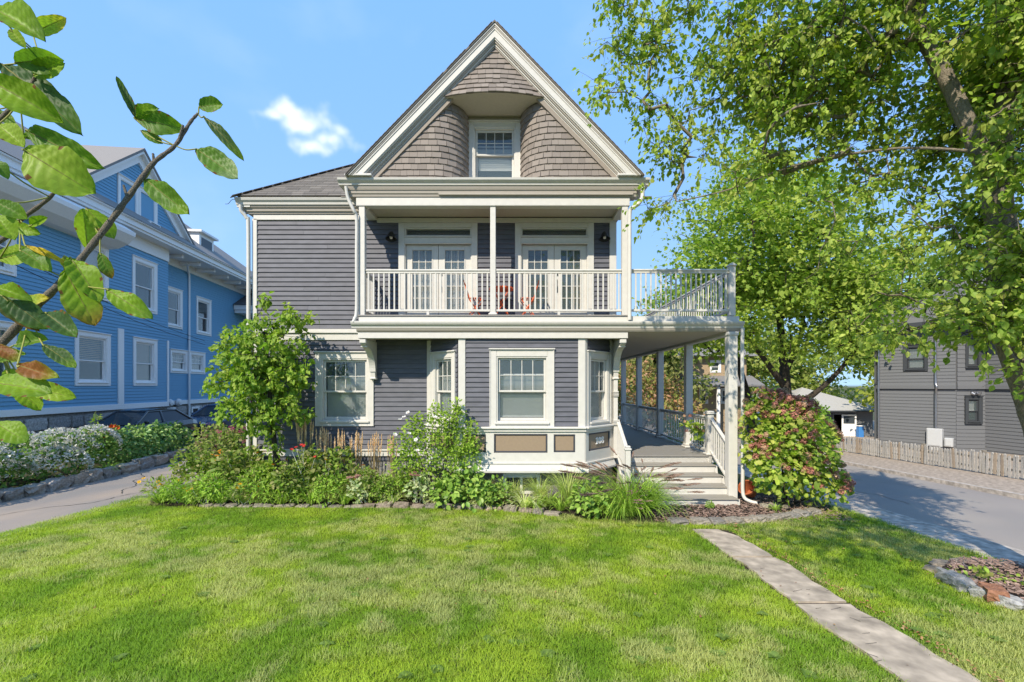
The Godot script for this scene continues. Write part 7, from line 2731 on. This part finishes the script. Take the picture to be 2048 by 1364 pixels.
	foliage("leaves", h, bl, 2600, oval, M.leaf, 0.10, [Color(0.14, 0.2, 0.04), Color(0.2, 0.25, 0.06), Color(0.17, 0.15, 0.07), Color(0.1, 0.15, 0.03)], 0.6, 0.1)
	tops = []
	for b in bl:
		tops.append(b[0] + Vector3(0, b[1].y * 0.6, 0))
	stems(h, V(-7.7, 0.05, 11.8), tops, 0.012, M.bark, 0.4)
	var pm := Geo.new()
	for k in 30:
		var u := rv().normalized()
		pm.col = Color(0.32, 0.07, 0.13) * ru(0.7, 1.5)
		var p := u * Vector3(0.06, 0.03, 0.06)
		pm.quad(p + Vector3(-0.015, 0, 0), p + Vector3(0, 0, 0.015), p + Vector3(0.015, 0.006, 0), p + Vector3(0, 0.006, -0.015))
	var pmm := pm.mesh()
	for k in 60:
		var b: Array = bl[rng.randi() % bl.size()]
		var u := rv().normalized()
		u.y = absf(u.y) * 1.2
		put("flower_head", pmm, M.petal, h, Transform3D(Basis.from_euler(rv(0.4)), b[0] + u.normalized() * b[1] * ru(0.95, 1.1)))
	# dogwood behind the porch, clipped shrub beyond the street, hedge by the grey house
	h = thing("dogwood", "reddish leaved dogwood seen behind the porch columns", "bush", V(7.0, -0.2, 25))
	bl = [[V(6.8, 2.2, 25), Vector3(1.7, 1.9, 1.5)], [V(8.4, 1.7, 25), Vector3(1.4, 1.5, 1.3)], [V(5.6, 1.4, 25.2), Vector3(1.3, 1.4, 1.3)], [V(9.3, 1.0, 24.6), Vector3(1.0, 1.1, 1.0)]]
	foliage("leaves", h, bl, 3400, oval, M.leaf, 0.2, [Color(0.3, 0.15, 0.09), Color(0.25, 0.2, 0.08), Color(0.33, 0.2, 0.14), Color(0.14, 0.17, 0.04)], 0.5, 0.3)
	stems(h, V(7.0, -0.2, 25), [V(6.8, 3, 25), V(8.4, 2.2, 25), V(5.6, 2, 25.2), V(9.2, 1.4, 24.6)], 0.06, M.bark, 0.3)
	h = thing("clipped_shrub", "round clipped green shrub in front of the garage", "bush", V(15.4, -0.5, 23.6))
	foliage("leaves", h, [[V(15.4, 0.75, 23.6), Vector3(0.95, 1.15, 0.9)]], 2200, oval, M.leaf, 0.11, [Color(0.12, 0.22, 0.025), Color(0.18, 0.28, 0.04), Color(0.08, 0.16, 0.02)], 0.25, 0.0)
	stems(h, V(15.4, -0.6, 23.6), [V(15.4, 0.6, 23.6), V(15.0, 0.7, 23.5), V(15.7, 0.8, 23.7)], 0.03, M.bark)
	h = thing("low_hedge", "green hedge along the house side of the porch, under the dogwood", "hedge", V(6.3, 0.0, 17))
	bl = [[V(6.2, 0.7, 15.0), Vector3(0.6, 0.75, 0.9)], [V(6.3, 0.7, 16.6), Vector3(0.6, 0.8, 0.9)], [V(6.4, 0.6, 18.4), Vector3(0.6, 0.7, 1.0)]]
	foliage("leaves", h, bl, 1500, oval, M.leaf, 0.12, [Color(0.1, 0.17, 0.03), Color(0.15, 0.22, 0.04)], 0.4)
	stems(h, V(6.3, 0.0, 17), [V(6.2, 0.8, 15.0), V(6.3, 0.8, 16.6), V(6.4, 0.7, 18.4)], 0.02, M.bark, 0.5)


# ---------------------------------------------------------------- the branch close to the camera
func big_leaf(ln: float, w: float, fold: float, bend: float, wave: float, col: Color, tipc: Color) -> ArrayMesh:
	var nx := 10
	var ny := 18
	var ph := ru(0, 6.0)
	var P := func(i: int, j: int) -> Vector3:
		var t := float(j) / ny
		var s := float(i) / nx * 2.0 - 1.0
		var half := w * ln * pow(maxf(0.0, sin(PI * pow(t, 1.12))), 0.62) if t > 0.0 and t < 1.0 else 0.0
		half *= 1.0 + 0.07 * sin(t * 9.0 + ph + s) + 0.03 * sin(t * 27.0 + ph * 2.0)
		var z := fold * absf(s) * half * 1.2 - bend * ln * t * t * 0.5 + wave * ln * 0.045 * sin(t * 9.0 + ph + s * 1.5) * absf(s) + 0.012 * ln * cos(t * 40.0 - absf(s) * 8.0)
		return Vector3(s * half, ln * (t - 0.1 * bend * t * t), z)
	var N := func(i: int, j: int) -> Vector3:
		var a: Vector3 = P.call(mini(i + 1, nx), j) - P.call(maxi(i - 1, 0), j)
		var b: Vector3 = P.call(i, mini(j + 1, ny)) - P.call(i, maxi(j - 1, 0))
		var q := a.cross(b)
		return q.normalized() if q.length() > 1e-9 else Vector3.BACK
	var g := Geo.new()
	for j in ny:
		for i in nx:
			var t := (j + 0.5) / ny
			var edge := absf((i + 0.5) / nx * 2.0 - 1.0)
			var c := col.lerp(tipc, smoothstep(0.55, 1.0, t) * 0.7 + 0.25 * smoothstep(0.7, 1.0, edge))
			c = c * (1.0 + 0.07 * cos(t * 40.0 - edge * 8.0)) * (1.15 if edge < 0.12 else 1.0)
			if edge > 0.7 and rng.randf() < 0.06:
				c = Color(0.25, 0.12, 0.04)
			g.col = c * ru(0.93, 1.07)
			var a: Vector3 = P.call(i, j)
			var b: Vector3 = P.call(i + 1, j)
			var d: Vector3 = P.call(i + 1, j + 1)
			var e: Vector3 = P.call(i, j + 1)
			g.stri(a, b, d, N.call(i, j), N.call(i + 1, j), N.call(i + 1, j + 1))
			g.stri(a, d, e, N.call(i, j), N.call(i + 1, j + 1), N.call(i, j + 1))
	# midrib
	g.col = Color(0.36, 0.34, 0.1)
	var rib := PackedVector3Array()
	var rr := PackedFloat32Array()
	for j in ny:
		rib.append(P.call(nx / 2, j) + Vector3(0, 0, -0.003 * ln))
		rr.append(0.0024 * (1.0 - 0.8 * float(j) / ny) * ln / 0.18)
	g.tube(rib, rr, 5)
	return g.mesh()


# the bough hangs within arm's reach of the camera
func near(px: float, py: float, d: float) -> Vector3:
	return spot(px, py, d * 0.42)


func build_branch() -> void:
	var h := thing("magnolia_tree", "magnolia bough with large glossy leaves hanging close over the lawn", "tree", V(-1.18, 0.28, 0.62))
	var g := Geo.new()
	var add := func(g: Geo, pts: Array, r0: float, r1: float) -> void:
		var p: PackedVector3Array = curve(pts, 7)
		var rr := PackedFloat32Array()
		for i in p.size():
			rr.append(0.29 * lerpf(r0, r1, float(i) / (p.size() - 1)) * (1.0 + 0.12 * sin(i * 2.1)))
		g.tube(p, rr, 9)
	add.call(g, [V(-1.18, 0.2, 0.62), V(-1.16, 1.0, 0.62), V(-1.12, 2.0, 0.63), V(-1.1, 3.2, 0.64)], 0.034, 0.018)
	var tr := obj("trunk", g, M.twigbark, h)
	g = Geo.new()
	add.call(g, [V(-1.12, 2.2, 0.63), V(-0.95, 2.5, 0.66), near(0, 690, 1.62), near(60, 625, 1.62), near(130, 556, 1.63), near(200, 470, 1.65), near(255, 396, 1.68), near(305, 328, 1.7), near(350, 291, 1.72), near(380, 245, 1.74), near(396, 227, 1.75)], 0.024, 0.0068)
	add.call(g, [V(-1.11, 2.6, 0.635), V(-0.95, 2.75, 0.67), near(0, 482, 1.66), near(40, 440, 1.66), near(100, 394, 1.66), near(150, 330, 1.66)], 0.017, 0.007)
	add.call(g, [V(-1.1, 3.0, 0.64), near(-160, 330, 1.56), near(40, 200, 1.6), near(80, 110, 1.6)], 0.016, 0.006)
	add.call(g, [near(255, 396, 1.68), near(250, 380, 1.68), near(247, 370, 1.68)], 0.008, 0.005)
	add.call(g, [near(306, 330, 1.7), near(307, 318, 1.7), near(306, 307, 1.7)], 0.007, 0.006)
	add.call(g, [near(356, 285, 1.72), near(363, 262, 1.72), near(366, 250, 1.72)], 0.007, 0.006)
	obj("bough", g, M.twigbark, h)
	var G1 := Color(0.17, 0.27, 0.02)
	var G2 := Color(0.09, 0.17, 0.025)
	var G3 := Color(0.24, 0.33, 0.04)
	var DK := Color(0.055, 0.1, 0.035)
	var BR := Color(0.22, 0.09, 0.03)
	var YE := Color(0.5, 0.36, 0.03)
	# [base x, base y, tip x, tip y, width share, colour, tip colour, depth, lean towards the camera, where its stalk leaves the bough]
	var lv := [
		[-10, 20, 78, 55, 0.42, G1, G2, 1.55, 0.2], [22, 60, 48, 92, 0.4, G3, G3, 1.5, 0.0], [30, 125, 128, 118, 0.38, G2, G1, 1.55, -0.2], [5, 130, 155, 245, 0.24, DK, G2, 1.6, 0.2], [-15, 165, 118, 232, 0.36, G1, G1, 1.5, 0.0],
		[55, 262, 208, 338, 0.24, G2, G1, 1.55, 0.1], [-5, 250, 48, 290, 0.45, G3, G3, 1.55, 0.1], [48, 300, 165, 372, 0.5, G3, G1, 1.45, 0.0], [-12, 320, 18, 355, 0.4, G2, G2, 1.5, 0.0], [-8, 405, 46, 430, 0.4, G2, G1, 1.5, 0.0], [-10, 430, 30, 480, 0.5, G1, G3, 1.5, 0.1],
		[60, 452, 98, 430, 0.35, G1, G1, 1.6, 0.0], [273, 240, 231, 148, 0.13, DK, G2, 1.7, 0.3], [272, 238, 357, 252, 0.34, G2, G1, 1.7, 0.0], [270, 238, 312, 203, 0.35, G1, G2, 1.72, 0.3], [282, 262, 326, 286, 0.28, G2, G2, 1.72, 0.0],
		[398, 214, 447, 206, 0.42, G2, G1, 1.75, 0.1], [408, 233, 484, 303, 0.14, DK, G1, 1.75, 0.2], [393, 298, 478, 356, 0.34, G2, Color(0.3, 0.36, 0.2), 1.73, 0.0], [290, 358, 388, 438, 0.26, G2, G1, 1.7, 0.1], [172, 418, 232, 470, 0.38, G1, G2, 1.66, -0.1], [175, 500, 168, 412, 0.3, G3, G1, 1.66, 0.2],
		[130, 540, 196, 662, 0.33, G1, BR, 1.6, 0.0], [140, 515, 205, 600, 0.3, G1, G3, 1.62, 0.2], [212, 578, 300, 632, 0.26, G1, G2, 1.6, 0.1], [20, 600, 98, 660, 0.36, DK, G2, 1.52, 0.0], [90, 625, 148, 668, 0.33, DK, G2, 1.55, 0.2], [2, 590, 62, 642, 0.28, DK, BR, 1.55, 0.3],
		[85, 688, 162, 738, 0.24, DK, G1, 1.55, 0.1], [30, 690, 95, 672, 0.42, G2, G1, 1.56, 0.0], [-20, 765, 118, 778, 0.33, G1, G2, 1.45, 0.1], [35, 730, 130, 760, 0.24, BR, G1, 1.47, 0.2], [-10, 845, 48, 880, 0.4, G1, G2, 1.5, 0.1], [-10, 575, 62, 592, 0.33, G1, G2, 1.5, 0.0],
		[45, 505, 62, 530, 0.3, BR, BR, 1.6, 0.0], [50, 490, 122, 515, 0.1, YE, YE, 1.6, 0.2], [40, 500, 98, 528, 0.32, G2, G1, 1.6, 0.3], [128, 512, 148, 548, 0.42, Color(0.35, 0.38, 0.04), YE, 1.64, 0.0], [200, 505, 220, 560, 0.3, G2, BR, 1.64, 0.0], [-12, 690, 42, 722, 0.3, BR, G1, 1.56, 0.0]]
	var stalk_r := PackedFloat32Array()
	stalk_r.resize(13)
	stalk_r.fill(0.0011)
	for k in 16:
		var bx := ru(-30, 70)
		var by := ru(20, 820)
		var an := ru(-0.6, 1.3)
		var ll := ru(45, 80)
		lv.append([bx, by, bx + cos(an) * ll, by + sin(an) * ll, ru(0.28, 0.42), [G1, G3, G2, G3][k % 4], [G1, YE, G3, G1][k % 4], ru(1.5, 1.75), ru(-0.1, 0.25)])
	var camp := Vector3(0, EYE, 0)
	var bough := [near(0, 690, 1.62), near(60, 625, 1.62), near(130, 556, 1.63), near(200, 470, 1.65), near(255, 396, 1.68), near(305, 328, 1.7), near(350, 291, 1.72), near(396, 227, 1.75), near(40, 440, 1.66), near(100, 394, 1.66), near(150, 330, 1.66), near(40, 200, 1.6), near(80, 110, 1.6)]
	for q in lv:
		var a := near(q[0], q[1], q[7])
		var b := near(q[2], q[3], q[7] - q[8] * 0.15)
		var ln := a.distance_to(b) * ru(0.82, 1.0)
		var dir := (b - a).normalized()
		var face := (camp - a).normalized() + Vector3(ru(-0.35, 0.35), ru(0.0, 0.6), ru(-0.1, 0.3))
		var w: float = q[4]
		var m := big_leaf(ln, w * 0.74, ru(0.1, 0.7), ru(0.05, 0.75), ru(0.3, 0.9), q[5] * 1.5, q[6] * 1.5)
		put("leaf", m, M.bigleaf, h, lxf(a, dir, face, 1.0))
		# stalk to the nearest place of the bough
		var best: Vector3 = bough[0]
		for p in bough:
			if p.distance_to(a) < best.distance_to(a):
				best = p
		if best.distance_to(a) > 0.004 and best.distance_to(a) < 0.13:
			var sg := Geo.new()
			sg.tube(curve([best, best.lerp(a, 0.5) - UP * 0.004, a, a + dir * 0.004], 4), stalk_r, 5)
			obj("stalk", sg, M.stalk if M.has("stalk") else mat_stalk(), h)


func mat_stalk() -> StandardMaterial3D:
	M.stalk = mat(L(0.26, 0.27, 0.06), 0.6)
	return M.stalk


# ---------------------------------------------------------------- grass
func build_lawn() -> void:
	var kinds := []
	for v in 1:
		var g := Geo.new()
		for i in 30:
			var az := ru(0, TAU)
			var out := Vector3(cos(az), 0, sin(az))
			var p := Vector3(rng.randfn(), 0, rng.randfn()) * 0.035
			var l := ru(0.035, 0.075)
			var el := ru(0.1, 0.9)
			var side := out.cross(UP).rotated(UP, ru(-1, 1)) * ru(0.0016, 0.0026)
			var q := p + (UP * cos(el) + out * sin(el)) * l * 0.55
			var r := q + (UP * cos(el + 0.5) + out * sin(el + 0.5)) * l * 0.45
			g.col = Color.WHITE * ru(0.8, 1.2)
			g.quad(p - side, p + side, q + side * 0.8, q - side * 0.8)
			g.tri(q - side * 0.8, q + side * 0.8, r)
		for i in g.n.size():
			g.n[i] = (g.n[i] * (0.4 if g.n[i].y > 0.0 else -0.4) + UP).normalized()
		kinds.append(g.mesh())
	var f := FastNoiseLite.new()
	f.seed = 11
	f.frequency = 0.55
	f.fractal_octaves = 4
	var f2 := FastNoiseLite.new()
	f2.seed = 12
	f2.frequency = 2.2
	f2.fractal_octaves = 3
	var xs := [[], [], []]
	var cs := [[], [], []]
	var lush := Color(0.23, 0.40, 0.03)
	var bright := Color(0.43, 0.58, 0.05)
	var dry := Color(0.64, 0.62, 0.27)
	var d := 1.2
	while d < 13.0:
		var gap := 0.030 + 0.0042 * d
		var x0 := maxf(-8.95, -1.35 * d - 1.0)
		var x1 := minf(7.02, 1.35 * d + 1.0)
		var x := x0
		while x < x1:
			var px := x + ru(-gap, gap) * 0.7
			var pd := d + ru(-gap, gap) * 0.7
			x += gap
			# not on path, bed, ring
			if px > 3.17 + ru(-0.03, 0.02) and px < 3.85 + ru(-0.02, 0.04) and pd < 8.12:
				continue
			var front := 9.72
			if px > -0.4:
				front = lerpf(9.55, 8.5, smoothstep(-0.4, 2.6, px))
			if px > 4.2:
				front = lerpf(8.5, 9.9, smoothstep(4.2, 6.9, px))
			if px < -7.4:
				front = lerpf(9.72, 10.8, smoothstep(-7.4, -8.6, px))
			if pd > front + ru(-0.06, 0.06) and px < 6.5 + ru(0, 0.3):
				continue
			if Vector2(px - 6.45, pd - 5.45).length() < 0.98:
				continue
			var n := f.get_noise_2d(px, pd)
			var n2 := f2.get_noise_2d(px, pd)
			var c := lush.lerp(bright, clampf(0.5 + n * 2.2, 0, 1))
			var dryness := clampf(n2 * 1.6 + f.get_noise_2d(px * 0.6 + 40, pd * 0.6) * 1.8 + (0.12 if px > 3.5 else 0.0), 0, 0.62)
			c = c.lerp(dry, dryness)
			c = c * ru(0.8, 1.2)
			c.a = 1.0
			var k := 0
			var s := ru(0.7, 1.3) * (1.0 + 0.5 * n2) * (1.5 if rng.randf() < 0.03 else 1.0)
			xs[k].append(Transform3D(Basis(UP, ru(0, TAU)) * Basis.from_scale(Vector3(1.15, s, 1.15)), V(px, gy(px, pd) - 0.004, pd)))
			cs[k].append(c)
		d += gap
	var o := scatter("grass", kinds[0], M.blade, xs[0], cs[0], self)
	o.set_meta("label", "short sunlit green lawn grass in front of the house")
	# coarse tufts and broad-leaved weeds that stand out of the mown grass
	var tuft := blades(26, 0.12, 0.003, 1.0, Vector2(0.1, 0.9), 1.2, [Color(1, 1, 1)], 0.03, 3)
	var tx := []
	var tc := []
	for i in 1500:
		var pd := ru(3.4, 9.3)
		var px := ru(maxf(-8.6, -1.2 * pd), 3.0) if i % 4 else ru(3.95, 6.9)
		if f.get_noise_2d(px * 1.5 + 9.0, pd * 1.5) < 0.08 or (px > 0.0 and pd > 8.4) or Vector2(px - 6.45, pd - 5.45).length() < 1.0:
			continue
		tx.append(Transform3D(Basis(UP, ru(0, TAU)) * Basis.from_scale(Vector3.ONE * ru(0.5, 1.0)), V(px, gy(px, pd), pd)))
		tc.append(tone([Color(0.10, 0.17, 0.012), Color(0.16, 0.23, 0.02), Color(0.22, 0.25, 0.06)]))
	scatter("grass_tufts", tuft.mesh(), M.blade, tx, tc, self).set_meta("label", "coarse taller tufts standing out of the mown lawn")
	var wl := leaf_mesh([0.0, 0.3, 0.4, 0.28, 0.0], 1.0, 0.3, 0.5)
	tx = []
	tc = []
	for i in 70:
		var pd := ru(3.6, 9.0)
		var px := ru(maxf(-8.4, -1.1 * pd), 2.8) if i % 3 else ru(4.0, 6.6)
		if (px > 0.0 and pd > 8.3) or Vector2(px - 6.45, pd - 5.45).length() < 1.0:
			continue
		for k in 7:
			var a := TAU * k / 7.0 + ru(-0.3, 0.3)
			tx.append(lxf(V(px, gy(px, pd) + 0.02, pd), Vector3(cos(a), 0.45, sin(a)), UP, ru(0.05, 0.09)))
			tc.append(tone([Color(0.10, 0.16, 0.03), Color(0.14, 0.2, 0.05)]))
	scatter("lawn_weeds", wl, M.leaf, tx, tc, self).set_meta("label", "small broad leaved weeds dotted about the lawn")
	# fallen leaves and twigs
	var lf := leaf_mesh([0.0, 0.3, 0.36, 0.2, 0.0], 1.0, 0.5, 0.6)
	var lx := []
	var lc := []
	for i in 480:
		var pd := ru(3.0, 8.6)
		var px := 3.88 + absf(rng.randfn()) * 0.09
		if i > 310:
			px = ru(3.2, 6.9)
		if i > 390:
			px = 6.1 + rng.randfn() * 0.4
			pd = 5.4 + rng.randfn() * 0.35
		if i > 440:
			px = ru(-6, 3)
		lx.append(lxf(V(px, gy(px, pd) + (0.075 if i > 390 and i <= 440 else 0.045), pd), Vector3(ru(-1, 1), 0.1, ru(-1, 1)), Vector3(ru(-0.4, 0.4), 1, ru(-0.4, 0.4)), ru(0.015, 0.042)))
		lc.append(tone([Color(0.2, 0.09, 0.04), Color(0.22, 0.13, 0.06), Color(0.14, 0.065, 0.03), Color(0.25, 0.17, 0.09)]))
	var fl := scatter("fallen_leaves", lf, M.dry, lx, lc, self)
	fl.set_meta("label", "dry brown leaves fallen along the path edge")
	var tw := Geo.new()
	for i in 14:
		var pd := ru(3.2, 6.2)
		var px := ru(3.25, 3.9)
		var a := ru(0, TAU)
		var l := ru(0.04, 0.2)
		var p := V(px, gy(px, pd) + 0.036, pd)
		tw.tube(PackedVector3Array([p, p + Vector3(cos(a) * l, ru(0, 0.01), sin(a) * l * 0.6)]), PackedFloat32Array([0.002, 0.0013]), 4)
	var to := obj("twig_litter", tw, M.bark)
	to.set_meta("kind", "stuff")
	to.set_meta("label", "short dark twigs scattered on the concrete path")
	# mulch chips before the stairs and in the ring
	var chip := Geo.new()
	chip.box(Vector3.ZERO, Vector3(0.05, 0.008, 0.014))
	lx = []
	lc = []
	for i in 5200:
		var px := ru(2.7, 6.6)
		var pd := ru(8.6, 10.6)
		if i % 3 == 0:
			var a := ru(0, TAU)
			var r := sqrt(rng.randf()) * 0.88
			px = 6.45 + cos(a) * r
			pd = 5.45 + sin(a) * r
		var yy := 0.05 if i % 3 else gy(6, 5.4) + 0.1
		lx.append(Transform3D(Basis.from_euler(Vector3(ru(-0.3, 0.3), ru(0, TAU), ru(-0.3, 0.3))) * Basis.from_scale(Vector3.ONE * ru(0.5, 1.2)), V(px, yy + ru(0, 0.012), pd)))
		lc.append(tone([Color(0.19, 0.125, 0.1), Color(0.28, 0.2, 0.165), Color(0.12, 0.085, 0.07)]))
	var mc := scatter("mulch_chips", chip.mesh(), M.dry, lx, lc, self)
	mc.set_meta("label", "brown bark chips on the soil by the stairs and in the tree ring")
